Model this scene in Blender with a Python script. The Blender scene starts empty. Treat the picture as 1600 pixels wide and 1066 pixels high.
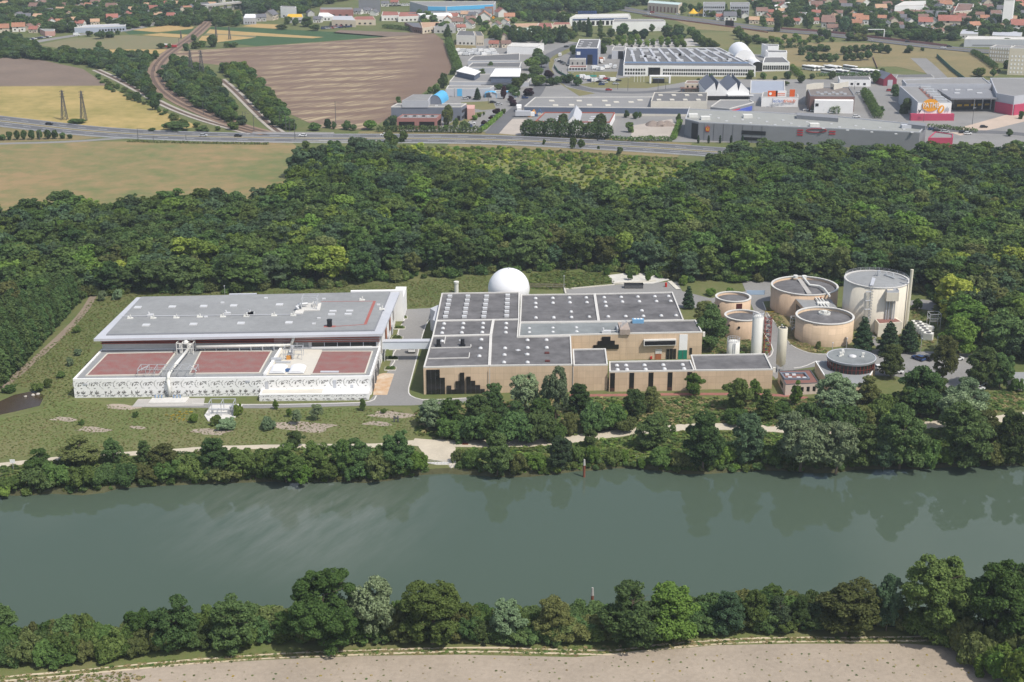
import bpy, math, random
import numpy as np
from mathutils import Vector, Matrix
from mathutils.geometry import tessellate_polygon
rad = math.radians
rnd = random.Random(11)
scene = bpy.context.scene
COL = scene.collection
# ---------------------------------------------------------------- camera, sky, sun, exposure
F = 2222.0; PITCH = rad(19.0); CAMH = 150.0
S_, C_ = math.sin(PITCH), math.cos(PITCH)
cd = bpy.data.cameras.new('camera'); cam = bpy.data.objects.new('camera', cd); COL.objects.link(cam)
cam.location = (0, 0, CAMH); cam.rotation_euler = (rad(90) - PITCH, 0, 0)
cd.sensor_width = 36.0; cd.lens = F / 1600 * 36.0; cd.clip_start = 1.0; cd.clip_end = 20000.0
scene.camera = cam
SUN_AZ = 49.0; SUN_EL = 56.0            # azimuth: degrees to the right, measured from straight behind the camera
sdir = Vector((math.sin(rad(SUN_AZ)) * math.cos(rad(SUN_EL)), -math.cos(rad(SUN_AZ)) * math.cos(rad(SUN_EL)), math.sin(rad(SUN_EL))))
world = bpy.data.worlds.new('World'); scene.world = world; world.use_nodes = True
wn = world.node_tree.nodes; wl = world.node_tree.links
bg = wn['Background']; sky = wn.new('ShaderNodeTexSky'); sky.sky_type = 'NISHITA'; sky.sun_disc = False
sky.sun_elevation = rad(SUN_EL); sky.sun_rotation = rad(180 - SUN_AZ); sky.dust_density = 2.0
# broken summer cloud high in the sky
tc = wn.new('ShaderNodeTexCoord'); mpg = wn.new('ShaderNodeMapping'); mpg.inputs['Scale'].default_value = (1, 1, 2.2)
cn = wn.new('ShaderNodeTexNoise'); cn.inputs['Scale'].default_value = 3.1; cn.inputs['Detail'].default_value = 6
cr = wn.new('ShaderNodeValToRGB'); cr.color_ramp.elements[0].position = .47; cr.color_ramp.elements[1].position = .66
cm = wn.new('ShaderNodeMix'); cm.data_type = 'RGBA'; cm.inputs[7].default_value = (8.5, 8.8, 9.2, 1)
wl.new(tc.outputs['Generated'], mpg.inputs[0]); wl.new(mpg.outputs[0], cn.inputs['Vector']); wl.new(cn.outputs['Fac'], cr.inputs[0])
cf = wn.new('ShaderNodeMath'); cf.operation = 'MULTIPLY'; cf.inputs[1].default_value = .55; wl.new(cr.outputs[0], cf.inputs[0])
wl.new(cf.outputs[0], cm.inputs[0]); wl.new(sky.outputs[0], cm.inputs[6]); wl.new(cm.outputs[2], bg.inputs['Color'])
bg.inputs['Strength'].default_value = 0.13
sd = bpy.data.lights.new('sun', 'SUN'); sd.energy = 3.9; sd.angle = rad(0.53); sd.color = (1.0, 0.95, 0.87)
sun = bpy.data.objects.new('sun', sd); COL.objects.link(sun); sun.rotation_euler = sdir.to_track_quat('Z', 'Y').to_euler(); sun.location = sdir * 500
scene.view_settings.view_transform = 'Standard'; scene.view_settings.look = 'None'
scene.view_settings.exposure = 0.05; scene.view_settings.gamma = 1.0
scene.cycles.max_bounces = 5; scene.cycles.diffuse_bounces = 2; scene.cycles.glossy_bounces = 2; scene.cycles.transmission_bounces = 3
scene.cycles.transparent_max_bounces = 6; scene.cycles.volume_bounces = 0
# ---------------------------------------------------------------- helpers
def G(px, py, z=0.0):
    """ground point (at height z) of a point of the 1600 x 1066 survey grid"""
    u = (px - 800) / F; v = (py - 533) / F
    t = (CAMH - z) / (S_ + v * C_)
    return (u * t, t * (C_ - v * S_))
def G3(px, py, z=0.0):
    a = G(px, py, z); return Vector((a[0], a[1], z))
def PXM(py, z=0.0):
    """metres per survey pixel across, at row py"""
    return (CAMH - z) / (S_ + (py - 533) / F * C_) / F
def HF(px, yb, yt):
    X, Y = G(px, yb); v = (yt - 533) / F
    return CAMH - Y * (S_ + v * C_) / (C_ - v * S_)
MATS = {}
def mat(name, col, rough=.85, var=.25, scale=.6, bump=0.0, col2=None, metal=0.0, spec=.3, scale2=None, obj=False, detail=5, streak=0.0, con=.35):
    """principled material whose colour wanders between two shades over two sizes of noise"""
    if name in MATS: return MATS[name]
    m = bpy.data.materials.new(name); m.use_nodes = True; n = m.node_tree.nodes; l = m.node_tree.links
    b = n['Principled BSDF']; b.inputs['Roughness'].default_value = rough; b.inputs['Metallic'].default_value = metal
    b.inputs['Specular IOR Level'].default_value = spec
    if obj: co = n.new('ShaderNodeTexCoord').outputs['Object']
    else: co = n.new('ShaderNodeNewGeometry').outputs['Position']
    t = n.new('ShaderNodeTexNoise'); t.inputs['Scale'].default_value = scale; t.inputs['Detail'].default_value = detail; t.inputs['Roughness'].default_value = .65
    l.new(co, t.inputs['Vector'])
    t2 = n.new('ShaderNodeTexNoise'); t2.inputs['Scale'].default_value = scale2 or scale * .13; t2.inputs['Detail'].default_value = 4
    l.new(co, t2.inputs['Vector'])
    ad = n.new('ShaderNodeMath'); ad.operation = 'ADD'; l.new(t.outputs['Fac'], ad.inputs[0]); l.new(t2.outputs['Fac'], ad.inputs[1])
    mr = n.new('ShaderNodeMapRange'); mr.inputs[1].default_value = 1 - con; mr.inputs[2].default_value = 1 + con; l.new(ad.outputs[0], mr.inputs[0])
    c2 = col2 or tuple(min(1, c * (1 - var)) for c in col); c1 = tuple(min(1, c * (1 + var * .8)) for c in col) if not col2 else col
    mx = n.new('ShaderNodeMix'); mx.data_type = 'RGBA'; mx.inputs[6].default_value = (*c1, 1); mx.inputs[7].default_value = (*c2, 1)
    l.new(mr.outputs[0], mx.inputs[0]); l.new(mx.outputs[2], b.inputs['Base Color'])
    if streak:                                  # rain streaks and dirt running down a wall
        mp = n.new('ShaderNodeMapping'); mp.inputs['Scale'].default_value = (1.3, 1.3, .07); l.new(co, mp.inputs[0])
        t3 = n.new('ShaderNodeTexNoise'); t3.inputs['Scale'].default_value = 1.0; t3.inputs['Detail'].default_value = 6; t3.inputs['Roughness'].default_value = .7; l.new(mp.outputs[0], t3.inputs['Vector'])
        r3 = n.new('ShaderNodeMapRange'); r3.inputs[1].default_value = .46; r3.inputs[2].default_value = .72; r3.inputs[4].default_value = streak; l.new(t3.outputs['Fac'], r3.inputs[0])
        m3 = n.new('ShaderNodeMix'); m3.data_type = 'RGBA'; m3.inputs[7].default_value = tuple(c * .38 for c in col) + (1,); l.new(r3.outputs[0], m3.inputs[0]); l.new(mx.outputs[2], m3.inputs[6]); l.new(m3.outputs[2], b.inputs['Base Color'])
    if bump:
        bp = n.new('ShaderNodeBump'); bp.inputs['Strength'].default_value = bump; bp.inputs['Distance'].default_value = .3
        l.new(t.outputs['Fac'], bp.inputs['Height']); l.new(bp.outputs[0], b.inputs['Normal'])
    MATS[name] = m; return m
def tag(o, label=None, cat=None, group=None, kind=None):
    if label: o['label'] = label
    if cat: o['category'] = cat
    if group: o['group'] = group
    if kind: o['kind'] = kind
    return o
def thing(name, label, cat, loc=(0, 0, 0), group=None, rz=0.0):
    o = bpy.data.objects.new(name, None); COL.objects.link(o); o.location = loc; o.rotation_euler = (0, 0, rz); o.empty_display_size = .5
    return tag(o, label, cat, group)
class MB:
    """collects shapes (world coordinates) and links them as one mesh object"""
    def __init__(s): s.v = []; s.f = []; s.k = []; s.cur = 0
    def add(s, vs, fs):
        b = len(s.v); s.v += [tuple(p) for p in vs]; s.f += [tuple(i + b for i in f) for f in fs]; s.k += [s.cur] * len(fs); return s
    def box(s, x, y, z0, sx, sy, sz, rz=0.0):
        c, d = math.cos(rz), math.sin(rz); P = []
        for z in (z0, z0 + sz):
            for a, b in ((-1, -1), (1, -1), (1, 1), (-1, 1)):
                u, w = a * sx / 2, b * sy / 2; P.append((x + u * c - w * d, y + u * d + w * c, z))
        return s.add(P, [(3, 2, 1, 0), (4, 5, 6, 7), (0, 1, 5, 4), (1, 2, 6, 5), (2, 3, 7, 6), (3, 0, 4, 7)])
    def prism(s, pts, z0, z1, top=True, bot=False):
        n = len(pts)
        if sum(pts[i][0] * pts[(i + 1) % n][1] - pts[(i + 1) % n][0] * pts[i][1] for i in range(n)) < 0: pts = pts[::-1]
        z0s = z0 if isinstance(z0, (list, tuple)) else [z0] * n; z1s = z1 if isinstance(z1, (list, tuple)) else [z1] * n
        P = [(p[0], p[1], z0s[i]) for i, p in enumerate(pts)] + [(p[0], p[1], z1s[i]) for i, p in enumerate(pts)]
        fs = [(i, (i + 1) % n, (i + 1) % n + n, i + n) for i in range(n)]
        tri = tessellate_polygon([[Vector((p[0], p[1], 0)) for p in pts]])
        for t in tri:
            a, b, c = t; ar = (pts[b][0] - pts[a][0]) * (pts[c][1] - pts[a][1]) - (pts[c][0] - pts[a][0]) * (pts[b][1] - pts[a][1])
            t = (a, b, c) if ar > 0 else (a, c, b)
            if top: fs.append(tuple(i + n for i in t))
            if bot: fs.append(tuple(reversed(t)))
        return s.add(P, fs)
    def face(s, pts): return s.add(pts, [tuple(range(len(pts)))])
    def tube(s, a, b, r, n=8, r2=None, caps=True):
        a, b = Vector(a), Vector(b); d = b - a
        if d.length < 1e-6: return s
        d.normalize(); u = d.orthogonal().normalized(); w = d.cross(u); r2 = r if r2 is None else r2; P = []
        for c, q in ((a, r), (b, r2)):
            for i in range(n):
                t = 2 * math.pi * i / n; P.append(c + u * (q * math.cos(t)) + w * (q * math.sin(t)))
        fs = [(i, (i + 1) % n, (i + 1) % n + n, i + n) for i in range(n)]
        if caps: fs += [tuple(range(n - 1, -1, -1)), tuple(range(n, 2 * n))]
        return s.add(P, fs)
    def pipe(s, pts, r, n=10):
        for a, b in zip(pts, pts[1:]): s.tube(a, b, r, n)
        for p in pts[1:-1]: s.ball(p[0], p[1], p[2], r * 1.01, n, 6)
        return s
    def lathe(s, x, y, prof, n=48, close=True):
        P = []; fs = []; k = len(prof)
        for r, z in prof:
            for i in range(n):
                t = 2 * math.pi * i / n; P.append((x + r * math.cos(t), y + r * math.sin(t), z))
        for j in range(k - 1):
            for i in range(n): fs.append((j * n + i, j * n + (i + 1) % n, (j + 1) * n + (i + 1) % n, (j + 1) * n + i))
        if close:
            fs.append(tuple((k - 1) * n + i for i in range(n)))
        return s.add(P, fs)
    def ball(s, x, y, z, r, n=16, m=10, sz=1.0, lo=-90):
        prof = [(max(.001, r * math.cos(rad(lo + (90 - lo) * j / m))), z + sz * r * math.sin(rad(lo + (90 - lo) * j / m))) for j in range(m + 1)]
        return s.lathe(x, y, prof, n, False)
    def build(s, name, material, parent=None, smooth=False, kind=None):
        me = bpy.data.meshes.new(name); L = Vector(parent.location) if parent else Vector((0, 0, 0))
        pp = parent
        while pp is not None and pp.parent is not None: pp = pp.parent; L = L + Vector(pp.location)
        if parent and parent.rotation_euler.z: 
            M = Matrix.Rotation(-parent.rotation_euler.z, 3, 'Z'); vs = [tuple(M @ (Vector(p) - L)) for p in s.v]
        else: vs = [(p[0] - L[0], p[1] - L[1], p[2] - L[2]) for p in s.v]
        me.from_pydata(vs, [], s.f)
        for mm in (material if isinstance(material, (list, tuple)) else [material]): me.materials.append(mm)
        me.polygons.foreach_set('material_index', s.k)
        if smooth: me.polygons.foreach_set('use_smooth', [True] * len(s.f))
        me.update(); o = bpy.data.objects.new(name, me); COL.objects.link(o)
        if parent: o.parent = parent
        if kind: o['kind'] = kind
        return o
def copy_tree(o, parent=None):
    c = o.copy(); COL.objects.link(c)
    if parent: c.parent = parent
    for ch in list(o.children): copy_tree(ch, c)
    return c
def sheet(name, px, m, z=.02, world=False):
    pts = px if world else [G(*p, z) for p in px]
    b = MB(); b.prism(pts, z - .4, z); return b.build(name, m, kind='structure')
def smoothline(pts, it=2):
    for _ in range(it):
        q = [pts[0]]
        for a, b in zip(pts, pts[1:]): q += [(a[0] * .75 + b[0] * .25, a[1] * .75 + b[1] * .25), (a[0] * .25 + b[0] * .75, a[1] * .25 + b[1] * .75)]
        pts = q + [pts[-1]]
    return pts
def offset(pts, d):
    out = []
    for i, p in enumerate(pts):
        a = pts[max(0, i - 1)]; b = pts[min(len(pts) - 1, i + 1)]; dx, dy = b[0] - a[0], b[1] - a[1]; L = math.hypot(dx, dy) or 1
        out.append((p[0] - dy / L * d, p[1] + dx / L * d))
    return out
def ribbon(mb, line, w, z, off=0.0, jit=0.0, thick=.3):
    A = offset(line, off + w / 2); B = offset(line, off - w / 2)
    if jit: A = [(p[0], p[1] + rnd.uniform(-jit, jit)) for p in A]; B = [(p[0], p[1] + rnd.uniform(-jit, jit)) for p in B]
    n = len(line); P = [(p[0], p[1], z) for p in A] + [(p[0], p[1], z) for p in B] + [(p[0], p[1], z - thick) for p in A] + [(p[0], p[1], z - thick) for p in B]
    mb.add(P, [(i, n + i, n + i + 1, i + 1) for i in range(n - 1)] + [(2 * n + i, i, i + 1, 2 * n + i + 1) for i in range(n - 1)] + [(n + i, 3 * n + i, 3 * n + i + 1, n + i + 1) for i in range(n - 1)])
def strip(name, px, w, m, z=.05, off=0.0, it=2, jit=0.0, world=False):
    line = px if world else smoothline([G(*p, z) for p in px], it)
    b = MB(); ribbon(b, line, w, z, off, jit); return b.build(name, m, kind='structure')
def dashes(name, px, w, m, z, off, on, gap, it=2):
    line = smoothline([G(*p, z) for p in px], it); b = MB(); pos = 0.0
    for a, c in zip(line, line[1:]):
        L = math.dist(a, c); s = 0.0
        while s < L:
            ph = pos % (on + gap)
            if ph < on:
                e = min(L, s + on - ph); p = (a[0] + (c[0] - a[0]) * s / L, a[1] + (c[1] - a[1]) * s / L); q = (a[0] + (c[0] - a[0]) * e / L, a[1] + (c[1] - a[1]) * e / L)
                if math.dist(p, q) > .01: ribbon(b, [p, q], w, z, off, thick=.02)
                pos += e - s; s = e + 1e-4
            else:
                e = min(L, s + on + gap - ph); pos += e - s; s = e + 1e-4
    return b.build(name, m, kind='structure')
def inside(p, poly):
    x, y = p; r = False; j = len(poly) - 1
    for i in range(len(poly)):
        a, b = poly[i], poly[j]
        if (a[1] > y) != (b[1] > y) and x < (b[0] - a[0]) * (y - a[1]) / (b[1] - a[1]) + a[0]: r = not r
        j = i
    return r
def topx(X, Y, Z=0.0):
    d = Y * C_ + (CAMH - Z) * S_; up = -(Y * S_) + (CAMH - Z) * C_
    return 800 + F * X / d, 533 + F * up / d
NTH = ['leftmost', 'second', 'third', 'fourth', 'fifth', 'sixth', 'seventh', 'eighth', 'ninth', 'tenth', 'eleventh', 'twelfth', 'thirteenth', 'fourteenth', 'fifteenth', 'sixteenth', 'seventeenth', 'eighteenth', 'nineteenth', 'twentieth']
def nth(i, n):
    if i == 0: return 'leftmost'
    if i == n - 1: return 'rightmost'
    if i < 20: return NTH[i] + ' from the left'
    if n - i < 20: return NTH[n - i - 1] + ' from the right'
    k = i + 1; return f"{k}{'th' if 10 < k % 100 < 20 else {1:'st',2:'nd',3:'rd'}.get(k % 10,'th')} from the left"
PEND = {}
def pend(o, base): PEND.setdefault(base, []).append(o); o['label'] = base; return o
def settle_labels():
    for base, os_ in PEND.items():
        if len(os_) == 1: continue
        os_.sort(key=lambda o: topx(*o.location)[0])
        for i, o in enumerate(os_): o['label'] = f"{base}, {nth(i, len(os_))}"
# ---------------------------------------------------------------- setting: ground, river, fields, roads
M_meadow = mat('meadow_grass', (.115, .15, .042), .95, .35, .55, .5, col2=(.165, .16, .068), scale2=.05, con=.22)
M_turf = mat('green_turf', (.095, .125, .035), .95, .3, .5, .4, col2=(.15, .15, .06), scale2=.06, con=.25)
M_dry = mat('dry_grass', (.27, .205, .10), .95, .3, .3, .2, col2=(.17, .155, .07), scale2=.035)
M_asph = mat('asphalt', (.245, .238, .228), .9, .18, 1.2, 0, scale2=.05)
M_asph2 = mat('dark_asphalt', (.135, .135, .14), .9, .2, 1.0, 0, scale2=.04)
M_gravel = mat('pale_gravel', (.52, .46, .36), .95, .14, 1.5, .1)
M_white = mat('road_paint', (.72, .72, .70), .7, .12, 2)
M_conc = mat('concrete', (.42, .40, .37), .85, .15, 1.1)
M_lconc = mat('light_concrete', (.62, .60, .56), .8, .12, .9)
M_soil = mat('bank_soil', (.075, .075, .035), .95, .35, .8, .5)
BANK = [(-400, 800), (-200, 782), (0, 767), (60, 765), (150, 764), (200, 755), (300, 750), (400, 744), (500, 746), (590, 745), (650, 737), (690, 732), (720, 733), (780, 739), (850, 736), (920, 727), (975, 724), (1030, 729), (1080, 734), (1200, 727), (1290, 732), (1350, 725), (1450, 724), (1600, 720), (1800, 716), (2100, 708)]
NEAR = [(-500, 1012), (0, 1000), (250, 1000), (450, 992), (650, 986), (850, 992), (1000, 986), (1200, 978), (1400, 980), (1600, 990), (2100, 1010)]
bank = [G(*p, -.2) for p in BANK]; near = [G(*p, -.2) for p in NEAR]
bank = smoothline(bank, 1); near = smoothline(near, 1)
# sandy pale field near the camera gets its own clods further down
b = MB(); b.prism([(-2600, bank[0][1])] + bank + [(2600, bank[-1][1]), (2600, 3600), (-2600, 3600)], -.6, -.01); b.build('ground', M_turf, kind='structure')
b = MB(); b.prism([(-1500, -150)] + [(1500, -150), (1500, near[-1][1])] + near[::-1] + [(-1500, near[0][1])], -.6, -.01); b.build('near_ground', M_meadow, kind='structure')
b = MB()
for line, sg in ((bank, -1), (near, 1)):
    n = len(line); o1 = [(p[0] + rnd.uniform(-.6, .6), p[1] + sg * (1.3 + rnd.uniform(-.6, .6))) for p in line]; o2 = [(p[0], p[1] + sg * 8) for p in line]
    P = [(p[0], p[1], -.02) for p in line] + [(p[0], p[1], -.95) for p in o1] + [(p[0], p[1], -4.5) for p in o2]
    fs = []
    for i in range(n - 1):
        for j in (0, 1):
            q = (j * n + i, j * n + i + 1, (j + 1) * n + i + 1, (j + 1) * n + i); fs.append(q if sg > 0 else q[::-1])
    b.add(P, fs)
b.build('river_bank', M_soil, kind='structure')
b = MB(); b.prism([(-2600, 120), (2600, 120), (2600, 520), (-2600, 520)], -6, -5.5); b.build('river_bed', M_soil, kind='structure')
# water
m = bpy.data.materials.new('river_water'); m.use_nodes = True; n = m.node_tree.nodes; l = m.node_tree.links; bs = n['Principled BSDF']
bs.inputs['Base Color'].default_value = (.070, .098, .070, 1); bs.inputs['Roughness'].default_value = .045; bs.inputs['IOR'].default_value = 1.33
geo = n.new('ShaderNodeNewGeometry'); mp = n.new('ShaderNodeMapping'); mp.vector_type = 'TEXTURE'; mp.inputs['Rotation'].default_value = (0, 0, rad(35)); mp.inputs['Scale'].default_value = (3, 1, 1)
l.new(geo.outputs['Position'], mp.inputs[0])
t1 = n.new('ShaderNodeTexNoise'); t1.inputs['Scale'].default_value = .35; t1.inputs['Detail'].default_value = 6; t1.inputs['Roughness'].default_value = .6; l.new(mp.outputs[0], t1.inputs['Vector'])
mp2 = n.new('ShaderNodeMapping'); mp2.vector_type = 'TEXTURE'; mp2.inputs['Rotation'].default_value = (0, 0, rad(62)); mp2.inputs['Scale'].default_value = (4.5, 1.0, 1); l.new(geo.outputs['Position'], mp2.inputs[0])
t2 = n.new('ShaderNodeTexNoise'); t2.inputs['Scale'].default_value = .3; t2.inputs['Detail'].default_value = 7; t2.inputs['Roughness'].default_value = .68; l.new(mp2.outputs[0], t2.inputs['Vector'])
# gusts: rougher water off the left-hand quay, pale reflection painted into its colour
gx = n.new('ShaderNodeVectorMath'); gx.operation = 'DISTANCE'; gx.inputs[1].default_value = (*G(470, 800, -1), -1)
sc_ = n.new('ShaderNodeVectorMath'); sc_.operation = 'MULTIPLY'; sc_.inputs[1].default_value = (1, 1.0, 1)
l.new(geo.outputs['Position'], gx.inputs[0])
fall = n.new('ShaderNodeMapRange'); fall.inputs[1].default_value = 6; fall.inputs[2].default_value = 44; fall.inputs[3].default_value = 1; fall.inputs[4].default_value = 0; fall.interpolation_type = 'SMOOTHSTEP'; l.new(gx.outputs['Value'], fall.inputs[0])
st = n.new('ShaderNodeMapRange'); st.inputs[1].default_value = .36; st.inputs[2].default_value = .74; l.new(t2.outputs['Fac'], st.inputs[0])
gust_reflection = n.new('ShaderNodeMath'); gust_reflection.operation = 'MULTIPLY'; l.new(fall.outputs[0], gust_reflection.inputs[0]); l.new(st.outputs[0], gust_reflection.inputs[1])
ro = n.new('ShaderNodeMapRange'); ro.inputs[3].default_value = .02; ro.inputs[4].default_value = .2; l.new(gust_reflection.outputs[0], ro.inputs[0]); l.new(ro.outputs[0], bs.inputs['Roughness'])
hs = n.new('ShaderNodeMapRange'); hs.inputs[3].default_value = .014; hs.inputs[4].default_value = .25; l.new(gust_reflection.outputs[0], hs.inputs[0])
bp = n.new('ShaderNodeBump'); bp.inputs['Distance'].default_value = .35; l.new(hs.outputs[0], bp.inputs['Strength']); l.new(t1.outputs['Fac'], bp.inputs['Height']); l.new(bp.outputs[0], bs.inputs['Normal'])
reflection_mix = n.new('ShaderNodeMix'); reflection_mix.data_type = 'RGBA'; reflection_mix.inputs[6].default_value = (.070, .098, .070, 1); reflection_mix.inputs[7].default_value = (.135, .155, .13, 1); l.new(gust_reflection.outputs[0], reflection_mix.inputs[0]); l.new(reflection_mix.outputs[2], bs.inputs['Base Color'])  # lighter base colour stands in for the mirrored white hall and sky
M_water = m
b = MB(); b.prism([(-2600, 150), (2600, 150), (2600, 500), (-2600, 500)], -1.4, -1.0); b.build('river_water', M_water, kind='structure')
# pale silty shallows under the far bank are soil seen through thin water: a muddy shelf just breaking the surface
# ---- fields
M_plough = mat('ploughed_soil', (.21, .145, .105), .95, .2, .35, .2, col2=(.16, .105, .075), scale2=.02)
M_soil2 = mat('brown_soil', (.20, .15, .115), .95, .2, .3, .15, scale2=.03)
M_wheat = mat('ripe_wheat', (.42, .31, .12), .95, .2, .12, .1, col2=(.25, .215, .065), scale2=.02, con=.22)
M_wheat2 = mat('pale_wheat', (.42, .29, .12), .95, .15, .2)
M_crop = mat('green_crop', (.045, .095, .035), .95, .15, .3)
M_mead2 = mat('grey_meadow', (.17, .175, .085), .95, .25, .2, col2=(.22, .18, .10), scale2=.02)
M_stub = mat('stubble', (.29, .205, .10), .95, .25, .10, .3, col2=(.145, .165, .06), scale2=.014, con=.2)
# pale stubble bands across the ploughed land
n = M_plough.node_tree.nodes; l = M_plough.node_tree.links; bs = n['Principled BSDF']; src = bs.inputs['Base Color'].links[0].from_socket
geo = n.new('ShaderNodeNewGeometry'); mp = n.new('ShaderNodeMapping'); mp.inputs['Rotation'].default_value = (0, 0, rad(-14)); l.new(geo.outputs['Position'], mp.inputs[0])
wv = n.new('ShaderNodeTexWave'); wv.bands_direction = 'Y'; wv.inputs['Scale'].default_value = .0125; wv.inputs['Distortion'].default_value = 5; wv.inputs['Detail'].default_value = 3; wv.inputs['Detail Scale'].default_value = .6; l.new(mp.outputs[0], wv.inputs['Vector'])
mp3 = n.new('ShaderNodeMapping'); mp3.vector_type = 'TEXTURE'; mp3.inputs['Rotation'].default_value = (0, 0, rad(48)); mp3.inputs['Scale'].default_value = (9, 1.0, 1); l.new(geo.outputs['Position'], mp3.inputs[0])
nz = n.new('ShaderNodeTexNoise'); nz.inputs['Scale'].default_value = .4; nz.inputs['Detail'].default_value = 4; l.new(mp3.outputs[0], nz.inputs['Vector'])
nb = n.new('ShaderNodeTexNoise'); nb.inputs['Scale'].default_value = .012; nb.inputs['Detail'].default_value = 3; l.new(geo.outputs['Position'], nb.inputs['Vector'])
def mth(op, a, c):
    q = n.new('ShaderNodeMath'); q.operation = op
    for i, z in enumerate((a, c)):
        if isinstance(z, (int, float)): q.inputs[i].default_value = z
        else: l.new(z, q.inputs[i])
    return q.outputs[0]
w1 = n.new('ShaderNodeMapRange'); w1.inputs[1].default_value = .15; w1.inputs[2].default_value = .6; l.new(wv.outputs['Fac'], w1.inputs[0])
w2 = n.new('ShaderNodeMapRange'); w2.inputs[1].default_value = .42; w2.inputs[2].default_value = .6; l.new(nz.outputs['Fac'], w2.inputs[0])
w3 = n.new('ShaderNodeMapRange'); w3.inputs[1].default_value = .4; w3.inputs[2].default_value = .58; l.new(nb.outputs['Fac'], w3.inputs[0])
# headlands stay dark: stubble only well inside the field
sx = n.new('ShaderNodeSeparateXYZ'); l.new(geo.outputs['Position'], sx.inputs[0])
hd = n.new('ShaderNodeMapRange'); hd.inputs[1].default_value = -64; hd.inputs[2].default_value = -85; l.new(sx.outputs[0], hd.inputs[0])
fac = mth('MULTIPLY', mth('MULTIPLY', mth('MULTIPLY', w1.outputs[0], w2.outputs[0]), mth('ADD', mth('MULTIPLY', w3.outputs[0], .7), .3)), mth('MULTIPLY', hd.outputs[0], .8))
mx = n.new('ShaderNodeMix'); mx.data_type = 'RGBA'; l.new(fac, mx.inputs[0]); l.new(src, mx.inputs[6]); mx.inputs[7].default_value = (.47, .38, .23, 1); l.new(mx.outputs[2], bs.inputs['Base Color'])
sheet('ploughed_field', [(275, 79), (330, 77), (400, 73), (500, 66), (600, 58), (678, 52), (692, 62), (700, 88), (706, 105), (700, 116), (660, 146), (612, 182), (575, 203), (500, 200), (440, 172), (402, 128), (380, 106), (300, 97), (268, 90)], M_plough, .06)
sheet('bare_field', [(0, 90), (60, 93), (130, 108), (168, 134), (0, 135), (-200, 137), (-200, 92)], M_soil2, .06)
sheet('small_bare_field', [(530, 47), (672, 52), (600, 58), (520, 52)], M_soil2, .06)
sheet('wheat_field', [(-200, 137), (0, 135), (168, 134), (215, 158), (312, 198), (240, 206), (150, 198), (0, 184), (-200, 160)], M_wheat, .08)
sheet('grass_field', [(-300, 224), (0, 222), (200, 221), (455, 222), (475, 238), (445, 320), (0, 360), (-300, 372)], M_stub, .06)
sheet('crop_field', [(330, 42), (400, 44), (520, 50), (608, 57), (500, 65), (400, 72), (308, 63)], M_crop, .06)
sheet('wheat_strip', [(328, 46), (400, 51), (506, 58), (488, 60), (400, 56), (322, 52)], M_wheat2, .10)
sheet('fallow_strip', [(322, 52), (400, 56), (400, 58.5), (318, 54.5)], M_mead2, .12)
sheet('wheat_strip', [(316, 56), (345, 54.5), (398, 59), (340, 66), (310, 63)], M_wheat2, .14)
sheet('wheat_strip', [(378, 41), (400, 37), (445, 39), (430, 45), (400, 43)], M_wheat2, .10)
sheet('wheat_strip', [(205, 47), (262, 40), (303, 42), (300, 45), (245, 50.5)], M_wheat2, .06)
sheet('crop_field', [(190, 47), (203, 47), (250, 51), (202, 54)], M_crop, .08)
sheet('crop_field', [(253, 51.5), (303, 45), (298, 53)], M_crop, .09)
sheet('wheat_strip', [(222, 55), (252, 52), (294, 54.5), (285, 59)], M_wheat2, .10)
sheet('meadow', [(58, 70), (110, 60), (200, 55), (288, 59.5), (262, 77), (100, 77)], M_mead2, .05)
sheet('wheat_strip', [(85, 77.5), (262, 77.3), (250, 84), (110, 81)], M_wheat2, .07)
sheet('dry_verge', [(-200, 192), (0, 198), (90, 206), (165, 214), (120, 219), (0, 222), (-200, 226)], M_dry, .04)
# near field with its two-rutted track
M_sand = mat('sandy_field', (.39, .325, .255), .95, .14, .9, .45, col2=(.30, .25, .195), scale2=.07, con=.25)
sheet('sandy_field', [(-300, 1090), (0, 1066), (190, 1048), (300, 1038), (420, 1031), (560, 1025), (720, 1023), (900, 1027), (990, 1020), (1120, 1008), (1250, 1006), (1420, 1006), (1500, 1012), (1700, 1110), (1800, 1300), (-400, 1300)], M_sand, .03)
TRACK = [(-150, 1078), (0, 1061), (100, 1053), (250, 1038), (400, 1026), (600, 1018), (750, 1014), (900, 1019), (960, 1020), (1000, 1014), (1100, 1004), (1200, 999), (1380, 999), (1490, 996), (1560, 992)]
tk = MB(); ln = smoothline([G(*p, .05) for p in TRACK], 2)
ribbon(tk, ln, .45, .05, .75, .12); ribbon(tk, ln, .5, .05, -.75, .12); tk.build('farm_track', mat('track_dust', (.55, .46, .33), .95, .12, 1.5), kind='structure')
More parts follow.
